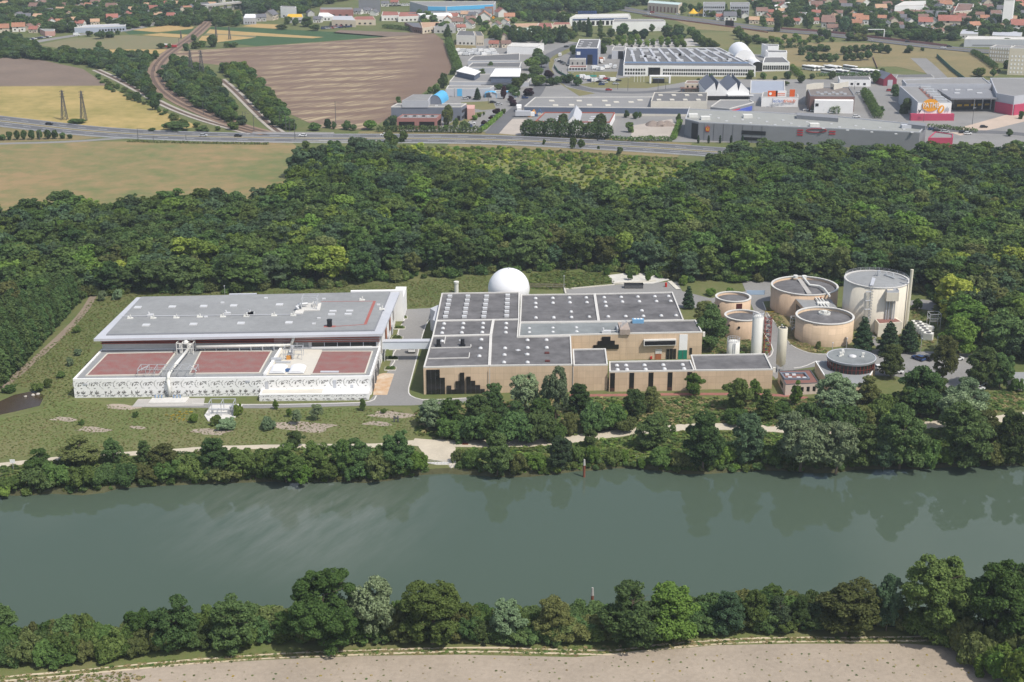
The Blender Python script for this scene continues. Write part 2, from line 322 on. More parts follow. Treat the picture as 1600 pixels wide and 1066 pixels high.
# ---- riverside path, plant roads
PATHL = [(-150, 738), (0, 727), (40, 722), (100, 716), (160, 712), (280, 704), (340, 700), (420, 698), (500, 697), (580, 697), (650, 691)]
PATHR = [(645, 691), (690, 693), (760, 693), (860, 692), (900, 685), (950, 679), (1000, 673), (1060, 668), (1120, 666), (1200, 669), (1280, 675), (1350, 673), (1440, 665), (1500, 660), (1560, 655), (1620, 646), (1800, 625)]
strip('riverside_path', PATHL, 2.8, M_gravel, .05, jit=.18)
strip('riverside_path', PATHR, 4.6, M_gravel, .06, jit=.25)
sheet('outfall_apron', [(648, 685), (700, 689), (712, 700), (709, 716), (695, 722), (668, 717), (655, 700)], M_gravel, .07)
sheet('service_road', [(620, 484), (684, 481), (682, 494), (668, 500), (658, 530), (651, 560), (643, 590), (638, 612), (646, 622), (664, 626), (700, 624), (765, 620), (765, 626), (700, 631), (640, 633.5), (560, 634), (410, 638), (205, 636), (212, 629), (300, 630), (410, 632), (575, 628), (585, 617), (588, 605), (606, 580), (613, 556), (616, 530), (627, 508), (634, 496), (622, 494)], M_asph, .05)
kb = MB()
for ln_, h in (([(622, 494), (634, 496), (627, 508), (632, 500), (620, 520), (626, 527), (616, 530), (625, 538), (612, 556), (618, 563), (612, 571), (606, 580)], .14), ([(682, 494), (668, 500), (658, 530), (651, 560), (643, 590), (637, 612), (643, 620), (664, 625.5), (765, 619.5)], .14), ([(588, 618), (584, 626), (560, 629.5), (410, 632.5), (300, 630)], .14)):
    ribbon(kb, smoothline([G(*p, h) for p in ln_], 1), .35, h)
kb.build('road_kerb', M_lconc, kind='structure')
sheet('stained_apron', [(586, 586), (600, 583), (616, 584), (605, 617), (583, 617)], mat('rust_stained_concrete', (.60, .54, .44), .85, .2, .5, 0, col2=(.46, .24, .09), scale2=.2), .08)
strip('red_footpath', [(890, 618), (960, 617.5), (1080, 615.5), (1205, 616), (1262, 622)], 1.9, mat('red_tarmac', (.30, .13, .105), .9, .2, 1.2), .05)
sheet('rear_yard', [(882, 452), (960, 445), (1058, 440), (1066, 455), (1110, 466), (1180, 452), (1205, 456), (1205, 470), (1110, 478), (1080, 482), (1050, 480), (1046, 460), (882, 461)], M_asph, .04)
sheet('chalk_bank', [(950, 430), (975, 427), (1028, 427), (1046, 437), (1020, 443), (958, 444)], mat('chalk', (.62, .60, .55), .95, .25, .8, .6), .10)
sheet('tank_yard', [(1158, 437), (1204, 440), (1204, 462), (1192, 472), (1200, 492), (1212, 505), (1226, 521), (1233, 537), (1248, 546), (1270, 553), (1300, 553), (1372, 546), (1362, 533), (1350, 521), (1362, 519), (1382, 541), (1400, 552), (1450, 549), (1524, 554), (1536, 590), (1512, 612), (1480, 616), (1455, 600), (1400, 588), (1330, 585), (1280, 572), (1240, 578), (1212, 592), (1196, 575), (1196, 556), (1208, 545), (1196, 520), (1186, 505), (1165, 455)], M_asph, .05)
kb = MB()
for ln_ in ([(1192, 472), (1200, 492), (1212, 505), (1226, 521), (1233, 537), (1248, 546), (1270, 553), (1300, 553)], [(1186, 510), (1196, 524), (1209, 545), (1205, 556), (1196, 560)], [(1240, 575), (1256, 573), (1276, 564)]):
    ribbon(kb, smoothline([G(*p, .13) for p in ln_], 1), .3, .13)
kb.build('yard_kerb', M_lconc, kind='structure')
sheet('rear_lane', [(1418, 470), (1440, 468), (1500, 474), (1500, 486), (1470, 488), (1425, 480)], M_asph, .05)
strip('woodland_track', [(-60, 640), (0, 608), (40, 575), (90, 530), (130, 490), (146, 462)], 2.6, mat('cart_track', (.25, .20, .15), .95, .2, .9, .2), .03, jit=.3)
sheet('pond', [(-40, 642), (0, 627), (22, 617), (52, 611), (70, 618), (62, 634), (24, 643), (0, 648), (-40, 652)], mat('pond_water', (.06, .042, .026), .25, .2, .5, 0, spec=.35), .03)
sheet('garden_bed', [(1205, 480), (1240, 500), (1246, 530), (1290, 545), (1300, 552), (1270, 552), (1248, 545), (1234, 536), (1227, 520), (1213, 504), (1200, 490)], M_dry, .06)
sheet('meadow', [(0, 652), (66, 640), (110, 560), (150, 545), (118, 622), (205, 630), (205, 637), (410, 639), (560, 636), (640, 636), (655, 660), (640, 685), (400, 694), (150, 706), (0, 716), (-200, 735), (-200, 690)], M_meadow, .03)
bare = mat('bare_patch', (.36, .30, .24), .95, .25, .9, .4)
for c, w in (((145, 671), 26), ((215, 668), 14), ((330, 675), 30), ((475, 667), 50), ((610, 648), 34), ((590, 662), 22), ((100, 655), 20), ((190, 636), 26)):
    ring = [(c[0] + w * (1 + .25 * math.sin(3 * a + c[0]) + rnd.uniform(-.12, .12)) * math.cos(a), c[1] + w * .16 * (1 + .3 * math.sin(2 * a) + rnd.uniform(-.15, .15)) * math.sin(a)) for a in [2 * math.pi * i / 22 for i in range(22)]]
    sheet('bare_earth', ring, bare, .045)
# ---- trunk road
HWY = [(-250, 160), (0, 189), (60, 196), (120, 203), (200, 209), (300, 213), (400, 215), (500, 216), (600, 216), (700, 216.5), (800, 219), (900, 224), (1000, 229.5), (1100, 236), (1200, 243)]
strip('trunk_road', HWY, 24, M_asph2, .10)
strip('road_median', HWY, 2.6, M_dry, .14)
for o_ in (11.2, 2.0, -2.0, -11.2): strip('road_edge_line', HWY, .3, M_white, .13, off=o_)
dashes('lane_line', HWY, .28, M_white, .13, 6.4, 6, 9); dashes('lane_line', HWY, .28, M_white, .13, -6.4, 6, 9)
strip('slip_road', [(-200, 232), (0, 224.5), (100, 222), (160, 218), (215, 214)], 5, M_asph, .09)
strip('dry_verge', [(700, 226), (800, 229), (900, 234.5), (1000, 240), (1060, 244)], 9, M_dry, .05)
strip('dry_verge', [(560, 207), (700, 207.5), (800, 210), (900, 215), (1000, 220), (1080, 226)], 6, M_dry, .05)
# ---- railway
M_ball = mat('ballast', (.25, .175, .125), .95, .2, .9); M_ball2 = mat('pale_ballast', (.40, .36, .31), .95, .2, .9)
M_rail = mat('rusty_rail', (.12, .075, .055), .6, .3, 1)
RL = [(345, 18), (330, 30), (318, 42), (300, 58), (275, 75), (258, 88), (247, 100), (242, 112), (244, 125), (256, 141), (280, 158), (310, 172), (345, 187), (380, 199), (420, 209)]
strip('railway_bed', RL, 11.5, M_ball, .25)
for o_ in (2.1, -2.1):
    for g_ in (.72, -.72): strip('railway_rail', RL, .22, M_rail, .40, off=o_ + g_)
    strip('railway_sleepers', RL, 2.3, mat('sleepers', (.15, .105, .08), .9, .2, 1), .29, off=o_)
for RB in ([(150, 109), (175, 120), (205, 135), (240, 155), (270, 170), (310, 185), (350, 197), (395, 209)], [(345, 124), (365, 140), (385, 160), (405, 180), (425, 198), (440, 209)]):
    strip('railway_bed', RB, 6.5, M_ball2, .22)
    strip('railway_sleepers', RB, 2.4, mat('sleepers', (.15, .105, .08), .9, .2, 1), .27)
    for g_ in (.72, -.72): strip('railway_rail', RB, .2, M_rail, .38, off=g_)
# ---- town ground: yards, streets, lawns
sheet('industrial_yard', [(625, 205), (640, 186), (690, 148), (712, 118), (708, 100), (715, 78), (760, 60), (840, 60), (920, 68), (975, 72), (1230, 88), (1240, 120), (1300, 112), (1400, 116), (1480, 122), (1600, 128), (1800, 140), (1800, 232), (1600, 232), (1440, 226), (1060, 222), (880, 212), (780, 206)], M_asph, .03)
M_lawn = mat('town_lawn', (.14, .155, .055), .95, .25, .3, .2, col2=(.21, .175, .08), scale2=.03)
for nm, pg in (('town_lawn', [(845, 90), (862, 84), (900, 70), (905, 74), (868, 92), (862, 108), (870, 122), (885, 136), (930, 146), (905, 150), (880, 134), (850, 112)]), ('town_lawn', [(885, 112), (965, 112), (962, 122), (950, 120), (900, 122)]), ('town_lawn', [(905, 132), (985, 120), (1300, 108), (1300, 124), (1090, 124), (1060, 130), (1010, 138), (925, 137)]), ('town_lawn', [(720, 160), (770, 158), (775, 170), (755, 172), (725, 168)]), ('town_lawn', [(700, 195), (725, 178), (760, 174), (740, 186), (728, 196)]), ('dry_field', [(1225, 68), (1300, 66), (1400, 68), (1480, 78), (1558, 88), (1560, 118), (1480, 122), (1400, 104), (1300, 105), (1230, 104)]), ('playing_field', [(1090, 52), (1150, 50), (1145, 76), (1120, 78), (1100, 62)]), ('far_meadow', [(800, 12), (930, 16), (940, 20), (800, 22)]), ('far_meadow', [(690, 20), (800, 10), (800, 14), (720, 21)]), ('motorway_bank', [(1050, 30), (1140, 38), (1230, 50), (1300, 58), (1230, 66), (1150, 50), (1090, 46)]), ('gravel_lot', [(985, 215), (990, 196), (1050, 186), (1058, 200), (1052, 218)]), ('gravel_lot', [(775, 208), (800, 186), (822, 186), (812, 204), (815, 212)]), ('car_park', [(950, 70), (1080, 60), (1095, 72), (960, 76)]), ('plaza', [(1480, 205), (1600, 172), (1600, 190), (1560, 200), (1500, 212)]), ('wasteland', [(700, 66), (740, 66), (745, 76), (705, 76)])):
    mm = {'dry_field': M_dry, 'motorway_bank': M_dry, 'gravel_lot': mat('gravel_lot', (.43, .38, .33), .95, .15, .5), 'car_park': M_conc, 'plaza': mat('sandy_paving', (.50, .40, .32), .9, .12, .6), 'far_meadow': M_mead2, 'wasteland': M_dry}.get(nm, M_lawn)
    sheet(nm, pg, mm, .07)
strip('town_street', [(912, 66), (886, 73), (862, 84), (850, 92), (848, 108), (862, 120), (885, 130), (915, 140), (950, 144), (1010, 145), (1060, 138), (1100, 138)], 8, M_asph2, .11)
strip('town_street', [(768, 209), (785, 190), (805, 172), (822, 158), (838, 148), (850, 120)], 8, M_asph2, .12)
strip('town_street', [(1240, 178), (1330, 186), (1420, 196), (1500, 206), (1560, 206), (1640, 214)], 9, M_asph2, .12)
strip('motorway', [(930, 4), (975, 14), (1010, 20), (1060, 27.5), (1130, 36), (1200, 46), (1300, 54), (1400, 66), (1480, 75), (1560, 82), (1700, 90)], 22, M_asph2, .5)
strip('motorway_median', [(930, 4), (975, 14), (1010, 20), (1060, 27.5), (1130, 36), (1200, 46), (1300, 54), (1400, 66), (1480, 75), (1560, 82), (1700, 90)], 2, M_dry, .6)
strip('suburb_street', [(190, 49), (225, 42), (255, 33), (295, 24), (330, 15), (380, 8)], 9, M_asph, .12)
strip('suburb_street', [(30, 70), (80, 61), (140, 52), (190, 49)], 10, M_asph, .10)
strip('dead_end_road', [(1468, 122), (1450, 104), (1435, 91)], 12, M_asph, .10)
# ---------------------------------------------------------------- vegetation: meshes
def leafmat(name, c1, c2, trans=.3, hue=.02, val=.32):
    """leaf colour: varies from tree to tree and from leaf to leaf"""
    m = bpy.data.materials.new(name); m.use_nodes = True; n = m.node_tree.nodes; l = m.node_tree.links
    n.remove(n['Principled BSDF']); out = n['Material Output']
    g = n.new('ShaderNodeNewGeometry'); oi = n.new('ShaderNodeObjectInfo')
    mx = n.new('ShaderNodeMix'); mx.data_type = 'RGBA'; mx.inputs[6].default_value = (*c1, 1); mx.inputs[7].default_value = (*c2, 1); l.new(g.outputs['Random Per Island'], mx.inputs[0])
    hs = n.new('ShaderNodeHueSaturation'); l.new(mx.outputs[2], hs.inputs['Color'])
    a = n.new('ShaderNodeMapRange'); a.inputs[3].default_value = .5 - hue; a.inputs[4].default_value = .5 + hue; l.new(oi.outputs['Random'], a.inputs[0]); l.new(a.outputs[0], hs.inputs['Hue'])
    w = n.new('ShaderNodeMath'); w.operation = 'MULTIPLY'; w.inputs[1].default_value = 7.31; l.new(oi.outputs['Random'], w.inputs[0])
    fr = n.new('ShaderNodeMath'); fr.operation = 'FRACT'; l.new(w.outputs[0], fr.inputs[0])
    v = n.new('ShaderNodeMapRange'); v.inputs[3].default_value = 1 - val; v.inputs[4].default_value = 1 + val; l.new(fr.outputs[0], v.inputs[0]); l.new(v.outputs[0], hs.inputs['Value'])
    d = n.new('ShaderNodeBsdfDiffuse'); t = n.new('ShaderNodeBsdfTranslucent'); ms = n.new('ShaderNodeMixShader'); ms.inputs[0].default_value = trans
    l.new(hs.outputs[0], d.inputs[0]); l.new(hs.outputs[0], t.inputs[0]); l.new(d.outputs[0], ms.inputs[1]); l.new(t.outputs[0], ms.inputs[2]); l.new(ms.outputs[0], out.inputs[0])
    return m
LF = dict(dark=leafmat('dark_leaves', (0.068, 0.115, 0.041), (0.132, 0.196, 0.070)), mid=leafmat('green_leaves', (0.079, 0.131, 0.037), (0.147, 0.211, 0.064)),
          bright=leafmat('fresh_leaves', (0.121, 0.198, 0.040), (0.205, 0.294, 0.068)), yellow=leafmat('yellow_green_leaves', (0.264, 0.328, 0.050), (0.409, 0.450, 0.099)),
          silver=leafmat('silver_leaves', (.150, .215, .105), (.255, .325, .185), .2), purple=leafmat('purple_leaves', (0.034, 0.017, 0.022), (0.066, 0.030, 0.037), .15),
          conifer=leafmat('dark_needles', (0.032, 0.061, 0.030), (0.061, 0.098, 0.047), .1, .02, .2), olive=leafmat('olive_leaves', (0.108, 0.134, 0.047), (0.185, 0.207, 0.076)),
          blue=leafmat('blue_green_leaves', (0.066, 0.112, 0.057), (0.119, 0.175, 0.091)))
BARK = mat('bark', (.12, .095, .07), .95, .3, 2.0, .3, obj=True); DEADW = mat('grey_bark', (.30, .27, .23), .95, .2, 2.0)
nr = np.random.default_rng(5)
def leaf_mesh(name, lobes, n, size, material, flat=.55, down=.55, core=.72, aspect=1.5, sub=0, up=.25):
    L0 = np.array(lobes, float); L = L0
    if sub:                                     # every lobe breaks up into sprays of leaves with gaps between them
        q = []
        for o in L0:
            for _ in range(sub):
                d = nr.normal(size=3); d[2] = abs(d[2]) * .9 - .25; d /= np.linalg.norm(d); f = nr.uniform(.32, .54)
                q.append([*(o[:3] + d * o[3:6] * nr.uniform(.62, .95)), *(o[3:6] * f * np.array([1.1, 1.1, .8]))])
        L = np.array(q)
    c, r = L[:, :3], L[:, 3:6]
    w = (r[:, 0] * r[:, 1] + r[:, 1] * r[:, 2]); w /= w.sum(); P = []; N = []; got = 0
    while got < n:
        k = nr.choice(len(L), n * 2, p=w); d = nr.normal(size=(n * 2, 3)); d /= np.linalg.norm(d, axis=1)[:, None]
        rr = nr.uniform(.72, 1.06, n * 2); p = c[k] + d * r[k] * rr[:, None]; ok = np.ones(n * 2, bool)
        ok &= ~((d[:, 2] < -.25) & (nr.random(n * 2) < down))
        for j in range(len(L0)):
            q = (((p - L0[j, :3]) / L0[j, 3:6]) ** 2).sum(1); ok &= ~((q < core ** 2) & (True if sub else k != j))
        P.append(p[ok]); N.append(d[ok]); got += ok.sum()
    P = np.concatenate(P)[:n]; N = np.concatenate(N)[:n]
    N = N * flat + nr.normal(size=N.shape) * .42 + np.array([0, 0, up]); N /= np.linalg.norm(N, axis=1)[:, None]
    T = np.cross(N, nr.normal(size=N.shape)); T /= np.linalg.norm(T, axis=1)[:, None]; B = np.cross(N, T)
    s = size * nr.uniform(.6, 1.35, n)[:, None]
    V = np.stack([P + T * s * aspect * .62, P + B * s * .5 + N * s * .12, P - T * s * aspect * .62, P - B * s * .5 + N * s * .12], 1).reshape(-1, 3)
    me = bpy.data.meshes.new(name); me.vertices.add(len(V)); me.vertices.foreach_set('co', V.ravel())
    me.loops.add(n * 4); me.loops.foreach_set('vertex_index', np.arange(n * 4, dtype=np.int32)); me.polygons.add(n)
    me.polygons.foreach_set('loop_start', np.arange(0, n * 4, 4, dtype=np.int32)); me.update(calc_edges=True); me.materials.append(material); return me
def rr_(a, b): return rnd.uniform(a, b)
def lobes_broad(H, W, n, base=.22, k=(.24, .36), squash=.85):
    """rounded crown: lobes spread over an egg-shaped body"""
    out = [(0, 0, H * .6, W * .30, W * .30, H * .28)]
    for i in range(n):
        z = rr_(base, .93); q = math.sin(math.pi * min(1, max(0, (z - base + .12) / (1.12 - base)))) ** .7
        a = i * 2.399 + rr_(-.4, .4); d = W * .5 * q * rr_(.45, .82); s = W * rr_(*k) * (.75 + .25 * q)
        out.append((d * math.cos(a), d * math.sin(a), H * z, s, s, s * squash * rr_(.8, 1.1)))
    top = H - max(o[2] + o[5] for o in out)
    return [(o[0], o[1], o[2] + top * (o[2] / H), *o[3:]) for o in out]
def lobes_willow(H, W, n):
    out = lobes_broad(H, W, n // 2, .3, (.2, .3))
    for i in range(n):
        a = i * 2.399; d = W * .5 * rr_(.6, .95); z = rr_(.25, .7); s = W * rr_(.09, .15)
        out.append((d * math.cos(a), d * math.sin(a), H * z, s, s, H * rr_(.1, .18)))
    return out
def lobes_pop(H, W, n):
    out = []
    for i in range(n):
        z = .06 + .9 * i / (n - 1); q = (math.sin(math.pi * (.12 + .80 * z)) ** .6) * (1 - .35 * z); a = i * 2.399; s = W * .30 * q + .12
        out.append((W * .2 * q * math.cos(a), W * .2 * q * math.sin(a), H * z, s, s, H * .11))
    return out
def lobes_con(H, W, n):
    out = []
    for i in range(n):
        z = .1 + .86 * (i / (n - 1)); q = (1 - z) ** .62 + .04; a = i * 2.399; d = W * .32 * q
        out.append((d * math.cos(a), d * math.sin(a), H * z, W * .25 * q + .1, W * .25 * q + .1, H * .045 + W * .04 * q))
    return out
def lobes_bush(H, W, n):
    out = [(0, 0, H * .35, W * .36, W * .36, H * .45)]
    for i in range(n):
        a = i * 2.399 + rr_(-.3, .3); d = W * .5 * rr_(.3, .75); z = rr_(.25, .72) * (1 - .35 * d / (W * .5)); s = W * rr_(.14, .26)
        out.append((d * math.cos(a), d * math.sin(a), H * z, s, s, min(s, H * .32)))
    return out
def fit(lobes, W):
    k = W / 2 / max(math.hypot(o[0], o[1]) + (o[3] + o[4]) / 2 * .97 for o in lobes); return [(o[0] * k, o[1] * k, o[2], o[3] * k, o[4] * k, o[5]) for o in lobes]
def trunk_mesh(name, H, W, r, limbs=5, top=.7, m=None):
    b = MB(); p = Vector((0, 0, -.3)); segs = 4
    for i in range(segs):
        q = Vector((rr_(-.12, .12) * W * .2, rr_(-.12, .12) * W * .2, H * top * (i + 1) / segs)); b.tube(p, q, r * (1 - .75 * i / segs), 7, r * (1 - .75 * (i + 1) / segs), False)
        if i:
            for j in range(limbs // 2 + 1):
                a = rr_(0, 6.28); e = q + Vector((math.cos(a) * W * rr_(.2, .36), math.sin(a) * W * rr_(.2, .36), H * rr_(.08, .2))); b.tube(q, e, r * .4 * (1 - i / segs * .5), 5, r * .08, False)
        p = q
    me = bpy.data.meshes.new(name); me.from_pydata(b.v, [], b.f); me.materials.append(m or BARK); return me
# prototypes: kind -> list of (crown mesh, trunk mesh, nominal height, nominal width)
PRO = {}
def proto(kind, H, W, lobefn, n, size, count, tr, nl, m='mid', **kw):
    PRO[kind] = []
    for i in range(count):
        t = trunk_mesh('trunk', H, W, tr) if tr else None
        PRO[kind].append((leaf_mesh('crown', fit(lobefn(H, W, nl), W), n, size, LF[m], **kw), t, H, W))
proto('forest', 13, 10.5, lambda H, W, n: lobes_broad(H, W, n, .2, (.15, .32)), 5200, .52, 8, .26, 18, core=.5, sub=7)
proto('fine', 11, 9, lambda H, W, n: lobes_broad(H, W, n, .14, (.13, .30)), 15000, .27, 6, .24, 24, core=.5, sub=9)
proto('grand', 19, 17, lambda H, W, n: lobes_broad(H, W, n, .1, (.11, .24)), 36000, .33, 3, .45, 34, core=.5, sub=8)
proto('willow', 10, 9, lobes_willow, 15000, .25, 3, .28, 26, 'silver', core=.5, sub=6)
proto('bush', 3.2, 4.6, lobes_bush, 6000, .22, 6, 0, 16, core=.5, sub=6)
proto('poplar', 14, 3.6, lobes_pop, 2600, .38, 3, .2, 15, core=.5)
proto('cone', 11, 5.6, lobes_con, 5200, .30, 3, .2, 34, 'conifer', core=.5, down=.2, flat=.4)
proto('town', 9, 7.5, lambda H, W, n: lobes_broad(H, W, n, .12), 1100, .85, 5, .2, 12, core=.6)
proto('ball', 5, 4, lambda H, W, n: lobes_broad(H, W, n, .25, (.3, .4)), 900, .5, 3, .14, 8, core=.6)
proto('shrub', 2.6, 3.6, lobes_bush, 420, .62, 4, 0, 8, core=.55)
def plant(kind, x, y, h, w, leaf, label, cat='tree', name=None, group=None, z=0.0, labelled=True, vi=None):
    cm_, tm, H, W = PRO[kind][rnd.randrange(len(PRO[kind])) if vi is None else vi % len(PRO[kind])]
    nm = name or 'tree'; rz = rnd.uniform(0, 6.28); sc = (w / W, w / W, h / H)
    def ob(n_, me):
        o = bpy.data.objects.new(n_, me); COL.objects.link(o)
        return o
    if tm is None:
        o = ob(nm, cm_); o.location = (x, y, z); o.rotation_euler = (0, 0, rz); o.scale = sc
        if leaf: o.material_slots[0].link = 'OBJECT'; o.material_slots[0].material = LF[leaf]
    else:
        o = thing(nm, None, None, (x, y, z), None, rz)
        c = ob('crown', cm_); c.parent = o; c.scale = sc; t = ob('trunk', tm); t.parent = o; t.scale = sc
        if leaf: c.material_slots[0].link = 'OBJECT'; c.material_slots[0].material = LF[leaf]
    tag(o, None, cat, group)
    if labelled: pend(o, label)
    else: o['label'] = label
    return o
def plantpx(kind, px, py, wpx, hpx, leaf, label, **k):
    """base at (px, py) on the survey grid, wpx wide and hpx tall as it shows there"""
    x, y = G(px, py); s = PXM(py)
    h = max(.6, (CAMH - y * (S_ + (py - hpx - 533) / F * C_) / (C_ - (py - hpx - 533) / F * S_)) - 0.0)
    return plant(kind, x, y, h, wpx * s, leaf, label, **k)
def scatter_stuff(name, kind, pts, leaf, lab=None):
    """what nobody could count: one object of points that carries copies of a few plants"""
    me = bpy.data.meshes.new(name); n = len(pts); me.vertices.add(n)
    me.vertices.foreach_set('co', np.array([p[:3] for p in pts], np.float32).ravel())
    for an, tp, val in (('sc', 'FLOAT_VECTOR', [c for p in pts for c in p[3]]), ('rz', 'FLOAT', [rnd.uniform(0, 6.28) for p in pts]), ('ix', 'INT', [p[4] if len(p) > 4 else rnd.randrange(60) for p in pts])):
        a = me.attributes.new(an, tp, 'POINT'); a.data.foreach_set('vector' if tp == 'FLOAT_VECTOR' else 'value', val)
    o = bpy.data.objects.new(name, me); COL.objects.link(o); tag(o, lab, None, None, 'stuff')
    ng = bpy.data.node_groups.new(name, 'GeometryNodeTree'); ng.interface.new_socket('Geometry', in_out='INPUT', socket_type='NodeSocketGeometry'); ng.interface.new_socket('Geometry', in_out='OUTPUT', socket_type='NodeSocketGeometry')
    N = ng.nodes; K = ng.links; gi = N.new('NodeGroupInput'); go = N.new('NodeGroupOutput'); iop = N.new('GeometryNodeInstanceOnPoints'); iop.inputs['Pick Instance'].default_value = True
    jn = N.new('GeometryNodeJoinGeometry'); srcs = []
    for lf in (leaf if isinstance(leaf, (list, tuple)) else [leaf]):
        for cm_, tm, H, W in PRO[kind]:
            me2 = cm_.copy(); me2.materials.clear(); me2.materials.append(LF[lf]); srcs.append(bpy.data.objects.new('plant_source', me2))
    for so in reversed(srcs):
        oi = N.new('GeometryNodeObjectInfo'); oi.inputs['Object'].default_value = so; oi.inputs['As Instance'].default_value = True; K.new(oi.outputs['Geometry'], jn.inputs[0])
    def at(nm_, tp):
        q = N.new('GeometryNodeInputNamedAttribute'); q.data_type = tp; q.inputs['Name'].default_value = nm_; return q.outputs['Attribute']
    cx = N.new('ShaderNodeCombineXYZ'); K.new(at('rz', 'FLOAT'), cx.inputs[2])
    md = N.new('ShaderNodeMath'); md.operation = 'MODULO'; md.inputs[1].default_value = len(srcs); K.new(at('ix', 'INT'), md.inputs[0])
    K.new(gi.outputs[0], iop.inputs['Points']); K.new(jn.outputs[0], iop.inputs['Instance']); K.new(cx.outputs[0], iop.inputs['Rotation']); K.new(at('sc', 'FLOAT_VECTOR'), iop.inputs['Scale']); K.new(md.outputs[0], iop.inputs['Instance Index'])
    K.new(iop.outputs[0], go.inputs[0]); md_ = o.modifiers.new('plants', 'NODES'); md_.node_group = ng
    return o
def fill(poly_px, spacing, jitter=.38):
    """points in a survey-grid polygon, about spacing metres apart"""
    poly = [G(*p) for p in poly_px]; xs = [p[0] for p in poly]; ys = [p[1] for p in poly]; out = []; y = min(ys); row = 0
    while y < max(ys):
        x = min(xs) + (row % 2) * spacing / 2
        while x < max(xs):
            p = (x + rnd.uniform(-jitter, jitter) * spacing, y + rnd.uniform(-jitter, jitter) * spacing)
            if inside(p, poly): out.append(p)
            x += spacing
        y += spacing * .87; row += 1
    return out
# ---------------------------------------------------------------- the wood behind the plant
WOOD = [(-120, 356), (0, 352), (220, 338), (380, 330), (440, 312), (468, 276), (520, 258), (610, 252), (660, 272), (760, 292), (900, 322), (1040, 330), (1080, 296), (1110, 264), (1200, 252), (1640, 254), (1900, 262), (1900, 640), (1640, 590), (1560, 556), (1490, 522), (1468, 470), (1425, 452), (1160, 437), (1080, 440), (1000, 428), (950, 424), (870, 419), (810, 426), (760, 427), (700, 432), (600, 439), (500, 449), (330, 457), (200, 457), (140, 462), (0, 500), (-120, 520)]
pts = fill(WOOD, 7.6)
vis = [p for p in pts if -90 < topx(*p)[0] < 1690]
vis.sort(key=lambda p: math.hypot(p[0], p[1]))
def zone(px):
    return 'behind the grey-roofed hall' if 200 <= px < 640 else 'behind the dark-roofed plant and its white sphere' if px < 1080 and px >= 640 else 'behind the round tanks' if 1080 <= px < 1440 else 'at the right edge beyond the car park' if px >= 1440 else 'above the poplar plantation'
LOOK = [('dark', 'dark green', .22), ('mid', 'mid green', .29), ('blue', 'blue-green', .15), ('bright', 'bright green', .19), ('olive', 'olive green', .12), ('yellow', 'yellow-green', .03)]
def pick():
    u = rnd.random()
    for k, w, p in LOOK:
        u -= p
        if u < 0: return k, w
    return LOOK[0][:2]
def patch(x, y):
    return .5 + .5 * math.sin(x * .045 + 1.3 * math.sin(y * .03)) * math.cos(y * .05 + x * .013)
far = []
for i, p in enumerate(vis):
    k, w = pick(); px, py = topx(*p); q = patch(*p)
    if k == 'dark' and q > .75: k, w = 'mid', 'mid green'
    if k == 'bright' and q < .3: k, w = 'dark', 'dark green'
    big = rnd.random(); h = (9 + 6.5 * big) * (1.0 if px > 450 else .85) * (.8 if py < 300 and px > 600 else 1); wd = 8.0 + 9.5 * big * rnd.uniform(.6, 1)
    if i < 290:
        o = plant('forest', p[0], p[1], h, wd, k, '', name='forest_tree', labelled=False)
        o['label'] = f'{w} broadleaf tree in the dense wood {zone(px)}'; o['group'] = f'{w} trees of the wood {zone(px)}'
    else: far.append((p[0], p[1], 0, (wd / 10.5, wd / 10.5, h / 13), ['dark', 'mid', 'blue', 'bright', 'olive', 'yellow'].index(k) * 6 + rnd.randrange(6)))
# undergrowth along the foot of the wood, on its scrubby slope and in its gaps
scatter_stuff('woodland', 'forest', far, ['dark', 'mid', 'blue', 'bright', 'olive', 'yellow'], 'dense mixed wood covering the slope up to the trunk road')
ed = []
foot = [G(*p) for p in WOOD[19:]]
for a, b_ in zip(foot, foot[1:]):
    L = math.dist(a, b_)
    for j in range(int(L / 1.5)):
        t = rnd.random(); s = rnd.uniform(.6, 1.7); ed.append((a[0] + (b_[0] - a[0]) * t + rnd.uniform(-1, 1), a[1] + (b_[1] - a[1]) * t + rnd.uniform(-2, 5), 0, (s, s, s * rnd.uniform(.7, 1.3))))
for p in pts[::2]: s = rnd.uniform(.8, 1.8); ed.append((p[0] + rnd.uniform(-4, 4), p[1] + rnd.uniform(-4, 4), 0, (s, s, s)))
scatter_stuff('undergrowth', 'shrub', ed, ['dark', 'mid', 'olive'], 'tangled undergrowth along the foot of the wood')
SCRUB = [(600, 238), (640, 228), (760, 231), (900, 238), (1050, 250), (1085, 256), (1090, 290), (1050, 330), (900, 322), (760, 292), (660, 272)]
sheet('slope_meadow', SCRUB, mat('bright_grass', (.155, .185, .045), .95, .3, .35, .4, col2=(.20, .20, .075), scale2=.04), .05)
sc_ = []
for p in fill(SCRUB, 3.2, .5): s = rnd.uniform(.2, .62) if rnd.random() < .86 else rnd.uniform(.7, 1.2); sc_.append((p[0], p[1], 0, (s, s, s * rnd.uniform(.6, 1.1))))
scatter_stuff('hillside_scrub', 'shrub', sc_, ['bright', 'yellow', 'bright', 'olive'], 'low bright green scrub on the slope below the trunk road')
